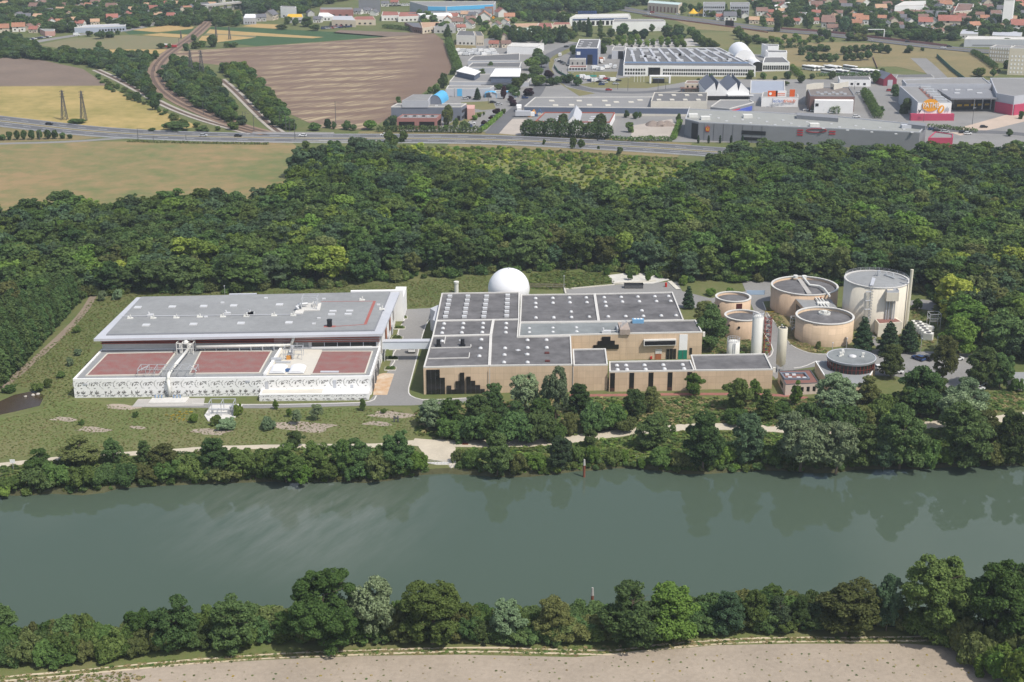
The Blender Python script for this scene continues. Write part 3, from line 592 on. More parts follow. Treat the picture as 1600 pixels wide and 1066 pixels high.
# poplar plantation beside the cart track
rows = []
for r in range(7):
    a = (-2 + r * -26, 606 - r * 3); e = (118 - r * 21, 474 - r * 2); A = G(*a); B_ = G(*e); n_ = 30
    for i in range(n_):
        t = i / (n_ - 1); x, y = A[0] + (B_[0] - A[0]) * t, A[1] + (B_[1] - A[1]) * t; px, py = topx(x, y)
        if px < -30 or (r > 2 and py > 560 and px < 0): continue
        plant('poplar', x + rnd.uniform(-.3, .3), y + rnd.uniform(-.4, .4), rnd.uniform(9, 11.5), rnd.uniform(4.0, 4.8), 'dark', 'slim dark poplar in the close-planted rows beside the cart track', name='poplar_tree', labelled=False, group='poplars of the plantation')
# ---------------------------------------------------------------- the plant
def ZAT(Y, py):
    v = (py - 533) / F; return CAMH - Y * (S_ + v * C_) / (C_ - v * S_)
def rect_off(poly, d):
    """polygon moved inwards by d (world coordinates)"""
    n = len(poly); A = sum(poly[i][0] * poly[(i + 1) % n][1] - poly[(i + 1) % n][0] * poly[i][1] for i in range(n)); sg = 1 if A > 0 else -1; out = []
    for i in range(n):
        a, b, c = Vector(poly[i - 1]), Vector(poly[i]), Vector(poly[(i + 1) % n]); e1 = (b - a).normalized(); e2 = (c - b).normalized()
        n1 = Vector((-e1.y, e1.x)) * sg; n2 = Vector((-e2.y, e2.x)) * sg; k = n1 + n2; k = k / max(.2, k.dot(n1)); out.append(tuple(b + k * d))
    return out
def parapet(mb, poly, z, w=.45, h=.35):
    q = rect_off(poly, w); n = len(poly)
    for i in range(n):
        j = (i + 1) % n; mb.prism([poly[i], poly[j], q[j], q[i]], z, z + h)
M_memb = mat('grey_roofing', (.27, .275, .275), .9, .17, .5, 0, scale2=.06)
M_memb2 = mat('dark_roofing', (.14, .135, .136), .9, .42, .4, 0, scale2=.14)
M_memb3 = mat('weathered_roofing', (.22, .235, .235), .85, .25, .35, 0, scale2=.12)
M_zinc = mat('zinc_trim', (.50, .51, .54), .55, .08, .5)
M_wpaint = mat('white_concrete', (.83, .82, .80), .8, .07, .6)
M_patt = mat('grey_stencil', (.235, .225, .215), .8, .2, .8)
M_red = mat('red_louvre', (.36, .085, .055), .6, .2, 1); M_red2 = mat('orange_panel', (.36, .13, .06), .6, .2, 1)
M_steel = mat('galvanised_steel', (.52, .53, .54), .5, .15, 1.5, metal=.3); M_dsteel = mat('dark_steel', (.10, .10, .105), .6, .2, 1)
M_dglass = mat('dark_glass', (.018, .017, .016), .08, .3, .4, spec=.5); M_bed = mat('red_gravel', (.26, .095, .085), .95, .3, 2.6, .3, col2=(.25, .165, .15), scale2=.35, con=.25)
M_cream = mat('cream_concrete', (.60, .565, .49), .85, .1, .7); M_black = mat('black_metal', (.014, .014, .016), .5, .2, 1)
M_beige = mat('sand_render', (.64, .485, .335), .88, .10, .35, 0, scale2=.10, streak=.15); M_beige2 = mat('ochre_render', (.56, .41, .285), .88, .14, .4, 0, scale2=.09, streak=.26)
M_ctank = mat('cream_render', (.68, .625, .52), .85, .09, .4, 0, scale2=.08, streak=.2)
M_dome = mat('opal_plastic', (.60, .60, .60), .35, .06, 1, spec=.5); M_ball_ = mat('white_membrane', (.82, .82, .83), .45, .03, .15)
M_silo = mat('silo_white', (.72, .71, .66), .6, .07, .6, streak=.22); M_silo2 = mat('silo_cream', (.68, .63, .50), .6, .08, .6, streak=.3)
M_rscaf = mat('red_steel', (.28, .045, .03), .6, .2, 1); M_pink = mat('red_roof_gravel', (.22, .105, .085), .95, .2, 1)
# faint joints between the facade panels
n = M_beige.node_tree.nodes; l = M_beige.node_tree.links; bs = n['Principled BSDF']; src = bs.inputs['Base Color'].links[0].from_socket
geo = n.new('ShaderNodeNewGeometry'); sx = n.new('ShaderNodeSeparateXYZ'); cx3 = n.new('ShaderNodeCombineXYZ'); l.new(geo.outputs['Position'], sx.inputs[0]); l.new(sx.outputs[0], cx3.inputs[0]); l.new(sx.outputs[2], cx3.inputs[1])
bk = n.new('ShaderNodeTexBrick'); bk.offset = 0; bk.inputs['Scale'].default_value = 1; bk.inputs['Brick Width'].default_value = 2.4; bk.inputs['Row Height'].default_value = 2.05; bk.inputs['Mortar Size'].default_value = .035; bk.inputs['Color1'].default_value = (1, 1, 1, 1); bk.inputs['Color2'].default_value = (.88, .88, .87, 1); bk.inputs['Mortar'].default_value = (.74, .73, .72, 1)
l.new(cx3.outputs[0], bk.inputs['Vector']); mu = n.new('ShaderNodeMix'); mu.data_type = 'RGBA'; mu.blend_type = 'MULTIPLY'; mu.inputs[0].default_value = 1; l.new(src, mu.inputs[6]); l.new(bk.outputs['Color'], mu.inputs[7]); l.new(mu.outputs[2], bs.inputs['Base Color'])
# ---- new treatment hall
hall = thing('treatment_hall', 'long hall with pale grey flat roof above a white leaf-patterned lower block', 'building', (-84, 400, 0))
LB = [(-126.9, 384.9), (-41.0, 387.4), (-40.5, 413.6), (-125.8, 411.2)]; LZ = 5.55
b = MB(); b.prism(LB, 0, LZ, top=True); b.build('lower_block', M_wpaint, hall)
b = MB(); b.prism(rect_off(LB, .55), LZ - .2, LZ + .02); b.build('lower_roof', M_memb, hall)
b = MB(); parapet(b, LB, LZ, .5, .32); b.build('parapet', M_wpaint, hall)
# stencilled leaf pattern on the white walls, laid on as a thin coat
def motif():
    P = []
    def arc(cx, cy, r, a0, a1, w):
        k = 9
        for i in range(k):
            a = rad(a0 + (a1 - a0) * i / k); c = rad(a0 + (a1 - a0) * (i + 1) / k); w0 = w * (.35 + .65 * math.sin(math.pi * (i + .01) / k)); w1 = w * (.35 + .65 * math.sin(math.pi * (i + 1) / k))
            P.append([(cx + (r - w0) * math.cos(a), cy + (r - w0) * math.sin(a)), (cx + (r + w0) * math.cos(a), cy + (r + w0) * math.sin(a)), (cx + (r + w1) * math.cos(c), cy + (r + w1) * math.sin(c)), (cx + (r - w1) * math.cos(c), cy + (r - w1) * math.sin(c))])
    def leaf(cx, cy, L, w, ang):
        a = rad(ang); u = (math.cos(a), math.sin(a)); v = (-u[1], u[0]); pts = []
        for t, q in ((0, .1), (.25, .85), (.55, 1), (.85, .55), (1, .05), (.85, -.4), (.55, -.7), (.25, -.6)): pts.append((cx + u[0] * L * t + v[0] * w * q * .5, cy + u[1] * L * t + v[1] * w * q * .5))
        P.append(pts)
    arc(1.0, 3.9, 1.25, 110, 258, .09); arc(1.35, 3.7, .78, 65, 200, .085); arc(2.7, 2.9, 1.7, 60, 150, .07)
    for x, y, L, w, g in ((1.35, 3.3, 1.0, .52, 75), (1.7, 3.5, .9, .36, 40), (1.9, 4.5, .8, .3, -20), (2.4, 4.2, .95, .3, 35), (2.5, 4.1, .8, .25, -35), (2.9, 4.7, .7, .22, -60), (1.9, 2.75, .7, .3, 20)): leaf(x, y, L, w, g)
    for g, L in ((20, .8), (52, 1.05), (85, 1.15), (118, 1.0), (150, .75)): leaf(2.6, 1.15, L, .36, g)
    for g, L in ((60, .8), (100, .9), (140, .7)): leaf(1.15, 1.2, L, .42, g)
    arc(3.3, 1.5, .9, 200, 330, .07); arc(.6, -.35, 1.35, 25, 110, .085); arc(2.2, -.4, 1.2, 35, 120, .07); arc(3.4, -.7, 1.3, 60, 150, .06)
    for x, y, L, w, g in ((.9, .2, .7, .2, 60), (1.3, .3, .7, .2, 20), (2.9, .3, .7, .22, 70), (3.2, .25, .6, .2, 30)): leaf(x, y, L, w, g)
    return P
MOT = motif()
def stencil(mb, a, c, z0, zmax, n, lift):
    """repeat the motif n times along wall a->c (outside on the right-hand side)"""
    dx, dy = c[0] - a[0], c[1] - a[1]; L = math.hypot(dx, dy); ux, uy = dx / L, dy / L; nx, ny = uy, -ux; s = L / n / 3.95
    for i in range(n):
        for pg in MOT:
            if rnd.random() < .09: continue
            jx, jy = rnd.uniform(-.12, .12), rnd.uniform(-.12, .12); pg = [(p[0] + jx, p[1] + jy) for p in pg]
            q = [(p[0] * s + i * L / n, max(.12, min(zmax - .1, p[1] * zmax / 5.4))) for p in pg]
            if max(p[0] for p in q) > L - .1: continue
            mb.face([(a[0] + ux * p[0] + nx * lift, a[1] + uy * p[0] + ny * lift, z0 + p[1]) for p in q])
b = MB(); stencil(b, LB[0], LB[1], 0, LZ, 22, .03); stencil(b, LB[1], LB[2], 0, LZ, 6, .03); b.build('leaf_pattern', M_patt, hall)
# terrace in front
TY0, TY1 = G(490, 626)[1], 385.9; TX0, TX1 = G(405.5, 627)[0], G(576.5, 625)[0]
b = MB(); b.prism([(TX0, TY0 - .6), (TX1, TY0 + .3), (TX1, 387.3), (TX0, 386.5)], 0, 2.1); tr = b.build('terrace', M_wpaint, hall)
b = MB(); b.prism([(TX0 + .5, TY0), (TX0 + 18, TY0 + .3), (TX0 + 18, 386.7), (TX0 + .5, 386.2)], 2.0, 2.12); b.build('terrace_floor', M_cream, tr)
b = MB(); stencil(b, (TX0, TY0 - .6), (TX1, TY0 + .3), 0, 2.05, 9, .03); b.build('leaf_pattern', M_patt, tr)
for px, w, z0, h in ((418.7, 1.0, 2.1, 2.3), (524, .9, 2.1, 2.6), (550.5, .8, 2.1, 1.1), (139, 1.3, 3.9, .5), (389.5, 1.3, 4.3, .6)):
    x = G(px, 600, 3)[0]; y = 384.9 + (x + 126.9) / 85.9 * 2.5; b = MB(); b.box(x, y - .06, z0, w, .1, h); b.build('wall_hatch', M_zinc, hall)
# gravel beds and cream deck on the lower roof
for pg in ([(168.7, 554.2), (273, 552), (247.5, 586), (136.5, 587.5)], [(315, 550.8), (422.8, 550.4), (404.3, 583), (298, 584.2)], [(503.4, 550.4), (580.5, 550.4), (569.2, 584), (488, 584.8)]):
    w = [G(*p, LZ) for p in pg]; b = MB(); b.prism(w, LZ, LZ + .22); bd = b.build('gravel_bed', M_bed, hall); b = MB(); parapet(b, rect_off(w, -.45), LZ, .42, .3); b.build('bed_edging', M_cream, bd)
b = MB(); b.prism([G(*p, LZ) for p in [(441, 545.5), (503.5, 547), (485.5, 586.5), (415, 586.5)]], LZ, LZ + .12); b.build('deck', M_cream, hall)
b = MB(); b.prism([G(*p, LZ) for p in [(438.5, 545), (442, 545), (416, 587), (411.5, 587)]], LZ, LZ + .7); b.build('deck_wall', M_wpaint, hall)
for px in (435, 464.5):
    x, y = G(px, 580, LZ); b = MB(); pr = [(2.3 * math.cos(rad(t)), .25 + .85 * math.sin(rad(t))) for t in range(0, 181, 15)]; sk = .55
    P = [(x + p[0] + sk * -2.6 * 0, y - 2.9, LZ + .1 + p[1]) for p in pr] + [(x + p[0], y + 3.1, LZ + .1 + p[1]) for p in pr]; k = len(pr)
    b.add(P, [(i, i + 1, i + 1 + k, i + k) for i in range(k - 1)] + [tuple(range(k - 1, -1, -1)), tuple(range(k, 2 * k))]); b.build('barrel_skylight', M_ball_, hall)
# upper hall
UZ = 10.5; WL = [(-125.5, 411.3), (-40.9, 413.5), (-39.6, 454.6), (-123.6, 449.0)]
b = MB(); b.prism(WL, LZ - .5, UZ - .5); b.build('upper_wall', M_lconc, hall)
b = MB(); b.prism([(-40.95, 413.6), (-40.5, 413.6), (-39.2, 454.5), (-39.6, 454.6)], 0, UZ - .6); b.build('gable_wall', M_wpaint, hall)
EV = [(-126.6, 407.0), (-39.6, 411.8), (-37.6, 455.6), (-124.2, 449.6)]
b = MB(); b.prism(EV, UZ - .75, UZ, bot=True); rf = b.build('roof', M_zinc, hall)
IN = [(-123.6, 410.2), (-42.2, 414.4), (-40.6, 454.6), (-122.4, 448.9)]
b = MB(); b.prism(IN, UZ, UZ + .42); b.build('roof_upstand', mat('grey_upstand', (.24, .245, .26), .7, .1, .6), rf)
b = MB(); b.prism(rect_off(IN, .35), UZ + .4, UZ + .46); b.build('roof_membrane', M_memb, rf)
b = MB(); b.prism([(-54, 455.2), (-36.6, 456.2), (-36.6, 457.4), (-54, 456.4)], 0, 10.9); b.prism([(-40, 457.4), (-36.6, 457.4), (-36.4, 470), (-40, 470)], 0, 8.0); b.build('rear_wing', M_wpaint, hall)
b = MB(); b.prism([(-94, 451.6), (-85, 452.1), (-85, 453.1), (-94, 452.6)], 0, 10.9); b.build('rear_stair_head', M_zinc, hall)
# louvre band and glazing under the eave
ux, uy = (WL[1][0] - WL[0][0]), (WL[1][1] - WL[0][1])
def along(t): return (WL[0][0] + ux * t, WL[0][1] + uy * t)
b = MB()
for k in range(4):
    a, c = along(-.004), along(1.003); z = 7.55 + k * .62
    b.prism([(a[0], a[1] - .3), (c[0], c[1] - .3), (c[0], c[1] - .12), (a[0], a[1] - .12)], z, z + .26)
b.build('red_louvres', M_red, hall)
b = MB(); a, c = along(0), along(.62); b.prism([(a[0], a[1] - .1), (c[0], c[1] - .1), (c[0], c[1] - .02), (a[0], a[1] - .02)], 7.4, 9.75); b.build('louvre_backing', mat('maroon_backing', (.10, .03, .025), .8, .2, 1), hall)
for t0, t1 in ((.655, .70), (.705, .745), (.755, .99)):
    a, c = along(t0), along(t1); b = MB(); b.prism([(a[0], a[1] - .12), (c[0], c[1] - .12), (c[0], c[1] - .02), (a[0], a[1] - .02)], LZ + .45, 7.35); w = b.build('window', M_dglass if t0 > .75 else M_memb, hall)
    b = MB(); k = 5 if t1 - t0 > .1 else 2
    for i in range(k + 1): p = along(t0 + (t1 - t0) * i / k); b.box(p[0], p[1] - .17, LZ + .45, .18, .1, 1.9)
    b.build('window_frame', M_zinc, w)
a, c = along(.755), along(.975); b = MB(); b.prism([(a[0], a[1] - .7), (c[0], c[1] - .7), (c[0], c[1] - .1), (a[0], a[1] - .1)], LZ, LZ + .5); b.build('window_sill', M_wpaint, hall)
for i in range(7):
    x = -40.2 + .01 * i; y = 416 + i * 5.4; b = MB(); b.box(-40.2 + i * .19, y, .05 if i % 2 else 3.2, .16, 3.0, 2.9 if i % 2 else 5.6); b.build('side_panel', M_red2 if i in (2, 4) else M_zinc if i % 2 else M_lconc, hall)
for y in (392, 398.5, 405): b = MB(); b.box(-40.86 + (y - 387) * .019, y, .02, .2, 3.6, 3.7); b.build('roller_door', M_dsteel, hall)
# roof fittings
RZ = UZ + .46
def onroof(px, py, z=None): return G(px, py, RZ if z is None else z)
def za(x, y): return 100 + x / 4.44, 440 + y / 4.44
def zb(x, y): return 380 + x / 4.44, 440 + y / 4.44
for p in [za(512, 182), za(751, 178), za(969, 174), za(1177, 170), za(570, 305), za(898, 299), za(1228, 292), zb(252, 163), zb(317, 288), zb(623, 208), zb(613, 231), zb(739, 206), zb(728, 229)]:
    x, y = onroof(*p); b = MB(); b.box(x, y, RZ, 2.2, 2.0 if p[0] < 500 else 1.3, .3); b.build('skylight', M_dome, hall)
for p in [za(1100, 150), zb(158, 118), zb(490, 296), zb(525, 258), zb(560, 123), zb(938, 164), za(985, 248)]:
    x, y = onroof(*p); b = MB(); b.box(x, y, RZ, 1.1, .9, .35); b.build('roof_hatch', M_dome, hall)
for p in [za(460, 256), za(620, 256), za(780, 253), za(942, 248), za(1103, 246), za(1265, 241), zb(22, 243), zb(215, 238), zb(348, 236), zb(963, 194), zb(825, 130)]:
    x, y = onroof(*p); b = MB(); b.box(x, y, RZ, 1.8, 1.0, .25); b.tube((x + .3, y, RZ), (x + .1, y, RZ + 1.3), .12, 8); b.box(x - .5, y, RZ + .2, .6, .6, .5); b.build('roof_vent', M_silo, hall)
for p in [za(600, 241), za(1135, 229), za(1300, 226), zb(52, 226)]:
    x, y = onroof(*p); b = MB(); b.box(x, y, RZ, 2.0, 1.2, .7); b.tube((x - .5, y, RZ + .7), (x - .5, y, RZ + 1.4), .3, 10); b.build('extractor', M_dome, hall)
b = MB(); x0, y0 = onroof(*za(400, 247)); x1, y1 = onroof(*zb(395, 233)); b.pipe([(x0, y0, RZ + .3), (x1, y1, RZ + .3)], .11, 6); b.build('roof_pipe', M_zinc, hall)
pl = [onroof(*zb(*q)) for q in ((540, 140), (912, 136), (846, 298), (575, 316))]; b = MB(); ribbon(b, pl[:2], .35, RZ + .03, thick=.02); ribbon(b, pl[1:3], .9, RZ + .035, thick=.02); ribbon(b, pl[2:], .4, RZ + .04, thick=.02); x, y = onroof(*zb(600, 312)); b.box(x, y, RZ, 3.6, 1.6, .05); b.build('red_walkway_line', mat('red_paint', (.36, .12, .10), .8, .15, 1), hall)
x, y = onroof(*zb(600, 312)); b = MB(); b.tube((x, y, RZ), (x, y, RZ + 2.1), .78, 20); b.tube((x, y, RZ + 2.1), (x, y, RZ + 2.25), .88, 20); b.build('black_chimney', M_black, hall)
# plant frame on the roof
fx0, fy0 = onroof(*zb(380, 205)); fx1, fy1 = onroof(*zb(530, 165)); gx, gy = onroof(*zb(470, 180))
b = MB(); b.box(gx, gy, RZ, 6.2, 7.5, .35, .06); b.box(gx - 3, gy - 5, RZ, 2.6, 4, .3); b.box(gx + 1.2, gy + 1, RZ + .3, 1.6, 3, 1.0); slab = b.build('plant_slab', M_lconc, hall)
b = MB()
for ix in (-2.6, 2.2):
    for iy in (-3, 0, 3): b.box(gx + ix, gy + iy, RZ + .35, .16, .16, 3.2)
    b.box(gx + ix, gy, RZ + 3.5, .18, 6.3, .18); b.box(gx + ix, gy, RZ + 2.2, .12, 6.3, .12)
for iy in (-3, -1, 1, 3): b.box(gx - .2, gy + iy, RZ + 3.5, 5, .16, .16)
b.tube((gx - 2.6, gy - 3, RZ + .4), (gx - 2.6, gy, RZ + 3.4), .07); b.tube((gx + 2.2, gy - 3, RZ + .4), (gx + 2.2, gy, RZ + 3.4), .07); b.build('plant_frame', M_steel, hall)
b = MB(); b.pipe([(gx - 3.4, gy - 3.6, RZ + .6), (gx - 4.2, gy - 3.2, RZ + 1.2), (gx - 3.2, gy - 1, RZ + 1.4), (gx - 1, gy, RZ + 1.4)], .45, 12); b.build('plant_duct', M_steel, hall)
# big process pipe over the lower roof and down the front, and the header along the wall
p0 = Vector((*G(294.7, 545, 7.2), 7.2)); p1 = Vector((*G(270, 575, 7.0), 7.0)); p2 = Vector((*G(262, 589, 6.6), 6.6)); p2.y = 384.6 + (p2.x + 126.9) * .029 - .2
b = MB(); b.pipe([p0, p1, (p2.x, 386.0, 6.9), (p2.x, 384.0 + (p2.x + 126.9) * .029, 5.6), (p2.x + .3, 384.0 + (p2.x + 126.9) * .029, .3)], .48, 14); b.build('process_pipe', M_silo, hall, True)
b = MB(); ya = 409.6; xa = G(308, 541, 7)[0]; xb = G(455, 539, 7)[0]; b.pipe([(xa, ya, 7.0), (xb, ya + 2.0, 7.0)], .5, 14); b.pipe([(xb, ya + 2, 7.0), (xb + 1, ya + 1.6, 9.6)], .45, 12); b.pipe([(xb + .3, ya + 1.5, 6.9), (xb + .7, ya - 6, 6.9), (xb + .9, ya - 6.2, LZ)], .42, 12); b.build('header_pipe', M_silo, hall, True)
for px in (320, 338, 356, 374, 392, 410, 428):
    x = G(px, 541, 7)[0]; b = MB(); b.box(x, ya + 1.0, LZ, .25, .9, 1.2); b.build('pipe_bracket', M_steel, hall)
def framework(mb, x0, x1, y0, y1, z0, z1, n, t=.14, rail=True):
    for i in range(n + 1):
        x = x0 + (x1 - x0) * i / n
        for y in (y0, y1): mb.box(x, y, z0, t, t, z1 - z0)
        mb.box(x, (y0 + y1) / 2, z1 - t, t, abs(y1 - y0), t)
    for y in (y0, y1):
        mb.box((x0 + x1) / 2, y, z1 - t * .9, x1 - x0, t, t)
        if rail: mb.box((x0 + x1) / 2, y, (z0 + z1) / 2, x1 - x0, t * .7, t * .7)
vx, vy = G(294, 548, LZ); b = MB(); framework(b, vx - 2.6, vx + 2.4, vy - 3.5, vy - .3, LZ, LZ + 3.6, 3, .2)
b.box(vx - 1.6, vy - 2, LZ, .9, .9, 3.0); b.box(vx + 1.2, vy - 2.2, LZ, .9, .9, 2.8); b.ball(vx, vy - 2, LZ + 3.3, .8, 12, 8); b.build('valve_frame', M_silo, hall)
wx0, wy = G(214, 588, LZ); wx1 = G(307, 588, LZ)[0]
b = MB(); framework(b, wx0 + .5, wx1, wy - .9, wy + 3.6, LZ, LZ + 2.4, 7, .13); b.tube((wx0, wy + 1, LZ + 1.2), (wx0 + 3, wy + 2, LZ + 2.5), .16); b.tube((wx1, wy + 1, LZ + 1.2), (wx1 - 2, wy + 2, LZ + 2.5), .16)
for i in range(6): b.tube((wx0 + 3 + i * 1.6, wy + .3, LZ), (wx0 + 4.2 + i * 1.6, wy + 1.2, LZ + 2.3), .06, 5)
b.build('roof_gantry', M_steel, hall)
ux0, uy_ = G(457, 561, LZ); b = MB(); framework(b, ux0 - 2.5, ux0 + 3, uy_ - 1, uy_ + 2.8, LZ, LZ + 3.4, 2, .15); b.tube((ux0, uy_, LZ), (ux0, uy_, LZ + 4.2), .45, 12); b.box(ux0 - 4.5, uy_ - 2, LZ + .1, 3, 1.8, .8); b.box(ux0 - 2.2, uy_ - 4, LZ + .1, 4.5, .8, .5); b.build('pump_skid', M_steel, hall)
x, y = G(451, 562, LZ); b = MB(); b.box(x, y, LZ + .1, 1.2, 1.0, 1.1); b.build('orange_cover', mat('safety_orange', (.62, .28, .06), .6, .1, 1), hall)
x, y = G(450, 581, LZ); b = MB(); b.box(x, y, LZ + .1, 1.5, 1.2, .7); b.tube((x - .4, y, LZ + .8), (x + .5, y, LZ + .8), .3, 8); b.build('blue_pump', mat('machine_blue', (.06, .12, .25), .5, .2, 1), hall)
x, y = G(515, 582.5, LZ); b = MB(); b.box(x, y, LZ, 5.4, 1.2, .4); b.build('bed_hatch', M_zinc, hall)
# frame on the white slab in front of the hall
fy, = (0,); sl = thing('pipe_gantry', 'galvanised pipe frame standing on a white slab in the meadow before the patterned wall', 'pipe frame', (*G(350, 648), 0))
b = MB(); b.prism([G(*p) for p in [(332, 632), (379, 634), (368, 653), (350, 660), (325, 659), (319.5, 650.5)]], 0, .35); b.build('slab', M_lconc, sl)
x0, yy = G(329, 648); x1, _ = G(367, 648); b = MB(); framework(b, x0, x1, yy - 1.6, yy + 2.2, .3, 4.0, 2, .17); b.build('frame', M_steel, sl)
b = MB(); b.pipe([(x0 + .6, yy, .3), (x0 + .6, yy, 1.6), (x1 - 1.5, yy, 1.6), (x1 - 1.5, yy, .3)], .28, 10); b.tube((x1 - .8, yy + 1, .3), (x1 - .8, yy + 1, 2.2), .8, 12); b.build('pipework', M_steel, sl)
fp = thing('pipe_foot_pad', 'concrete pad with low kerbs where the big white pipe comes down', 'concrete pad', (*G(262, 630), 0))
b = MB(); b.prism([G(*p) for p in [(216, 624), (320, 622.5), (318, 634.5), (206, 636.5)]], 0, .12); b.build('slab', M_conc, fp)
b = MB(); b.prism([G(*p) for p in [(238, 624), (296, 623), (290, 631.5), (232, 632)]], .1, .5); b.build('plinth', M_lconc, fp)
for i in range(6):
    x, y = G(243 + i * 5.0 + (14 if i > 2 else 0), 624.5); b = MB(); b.tube((x, y, .5), (x, y, 1.3), .16, 8); b.box(x, y, 1.3, .5, .12, .12); b.build('blue_valve', mat('valve_blue', (.22, .32, .50), .5, .2, 1), fp)
# footbridge between the two buildings
fb = thing('footbridge', 'enclosed pale blue-grey footbridge spanning the road between the hall and the beige plant', 'footbridge', (-33, 417.5, 0))
yb_ = G(632, 546, 4.2)[1]; b = MB(); b.prism([(-40.4, yb_), (-24.0, yb_ + .4), (-24.0, yb_ + 2.6), (-40.4, yb_ + 2.2)], 4.2, 6.6, bot=True); b.build('enclosure', mat('pale_blue_cladding', (.60, .64, .68), .6, .06, .5), fb)
b = MB(); b.prism([(-40.3, yb_ - .15), (-24.1, yb_ + .25), (-24.1, yb_ + 2.75), (-40.3, yb_ + 2.35)], 6.6, 6.75); b.build('roof', M_zinc, fb)
b = MB(); b.box(-39.6, yb_ + .8, 0, .3, .3, 4.2); b.box(-25.5, yb_ + 1.2, 0, .3, .3, 4.2); b.build('support', M_steel, fb)
# ---- beige plant with dark roofs
pt = thing('beige_plant', 'large sand-coloured plant with dark flat roofs, white roof edges and many dome skylights', 'building', (20, 420, 0))
WB = MB(); PB = MB(); ZM = 8.2
def section(px, z, roofmat, side=None):
    w = [G(*p, z) for p in px]; WB.prism(w, 0, z); parapet(PB, w, z, .42, .42); b = MB(); b.prism(rect_off(w, .4), z - .1, z + .05); b.build('roof', roofmat, pt); return w
section([(690, 459.5), (812, 457.8), (811.5, 500.5), (681, 502.5)], ZM, M_memb2)
section([(681, 502.5), (771, 500.8), (767, 524.5), (675.5, 526.5)], ZM + .02, M_memb2)
section([(675.5, 526.5), (767, 524.5), (764.8, 573), (661.5, 575.5)], ZM - .02, M_memb2)
section([(771, 500.8), (811.5, 500.5), (809.5, 527.5), (892, 526.3), (894.5, 571.5), (764.8, 573), (767, 524.5)], ZM + .01, M_memb2)
section([(814, 461.8), (929, 460.4), (935.5, 503.5), (812, 505)], ZM - .3, M_memb2)
section([(929, 460.4), (1051, 457.8), (1068.5, 501.5), (935.5, 503.5)], ZM - .28, M_memb2)
section([(812, 505.5), (977, 503.5), (979, 522.5), (810, 527)], ZM + .25, M_memb3)
section([(977, 503.5), (1087, 501.5), (1097.5, 520.3), (979, 522.5)], ZM + .27, M_memb2)
WG = G(1097.5, 520.3, ZM + .27); WG0 = G(892, 525, ZM + .25)
section([(894.5, 547.2), (946.5, 546.3), (949.8, 571.5), (896, 572.3)], 7.75, M_memb2)
hs = section([(951.5, 566.3), (1079, 564.3), (1085.5, 580.5), (952, 582.3)], 6.0, M_memb2)
js = section([(1079, 556.3), (1195.5, 554.2), (1207.5, 578.8), (1086, 580.3)], 5.75, M_memb2)
WB.build('wall', M_beige, pt); PB.build('parapet', M_lconc, pt)
x, y = G(668, 502, 8); b = MB(); b.prism([G(*p, 7.5) for p in [(686, 476), (672, 482), (680, 487), (676, 500), (681, 502)]], 0, 7.5); b.build('side_porch', M_zinc, pt)
def zc(x, y): return 640 + x / 4.44, 410 + y / 4.44
def zd(x, y): return 850 + x / 6.154, 440 + y / 6.154
def ze(x, y): return 900 + x / 4.44, 420 + y / 4.44
DM = MB(); DM.ball(0, 0, .2, .56, 14, 6, .7, 0); DM.box(0, 0, -.05, 1.2, 1.2, .26); dome_o = None
FM = MB(); FM.box(0, 0, -.05, 1.5, 1.3, .75)
domes = [zc(*q) for q in [(239, 424), (373, 422), (510, 421), (231, 456), (368, 453), (507, 452), (225, 488), (362, 486), (504, 484), (498, 534), (492, 594), (484, 649), (670, 422), (668, 454), (667, 485), (662, 594), (658, 640), (655, 692), (818, 538), (949, 537), (819, 591), (951, 590), (818, 692), (816, 637), (874, 248), (993, 246), (1108, 244), (1225, 243), (874, 282), (994, 280), (1112, 277), (1230, 276), (875, 310), (1120, 342), (876, 383), (1000, 381), (1123, 379), (1246, 377), (830, 458), (994, 455), (1157, 453), (831, 486), (994, 484), (1158, 480), (226, 545), (356, 540)]]
domes += [zd(*q) for q in [(578, 150), (742, 147), (902, 144), (1065, 141), (1197, 138), (588, 195), (753, 192), (916, 189), (1081, 187), (1217, 185), (596, 234), (261, 289), (940, 277), (93, 345), (264, 342), (435, 338), (617, 335), (785, 332), (955, 330), (1127, 326), (1269, 324), (310, 442), (316, 482), (700, 805), (788, 804), (965, 802), (1146, 800), (1332, 798), (706, 845), (797, 844), (976, 842), (1158, 838), (1346, 836)]]
zof = lambda p: 6.05 if p[1] > 562 and p[0] > 951 else ZM + .08 if p[0] < 812 or p[1] > 504 else ZM - .22
for i, p in enumerate(domes):
    z = zof(p); x, y = G(p[0], p[1] + 1.0, z)
    if dome_o is None: dome_o = DM.build('dome_skylight', M_dome, None, True); o = dome_o
    else: o = dome_o.copy(); COL.objects.link(o)
    o.parent = pt; o.location = (x - 20, y - 420, z)
f_o = None
for col in ((280, 274, 268, 262, 256, 249), (405, 401, 396, 390, 386, 380), (535, 531, 527, 523, 519, 515), (681, 680, 678, 677, 675, 674)):
    for i, cx in enumerate(col):
        p = zc(cx, 238 + i * 28.5 + (0 if cx < 600 else -6)); x, y = G(p[0], p[1] + .8, ZM + .05)
        if f_o is None: f_o = FM.build('box_skylight', M_dome, None); o = f_o
        else: o = f_o.copy(); COL.objects.link(o)
        o.parent = pt; o.location = (x - 20, y - 420, ZM + .05)
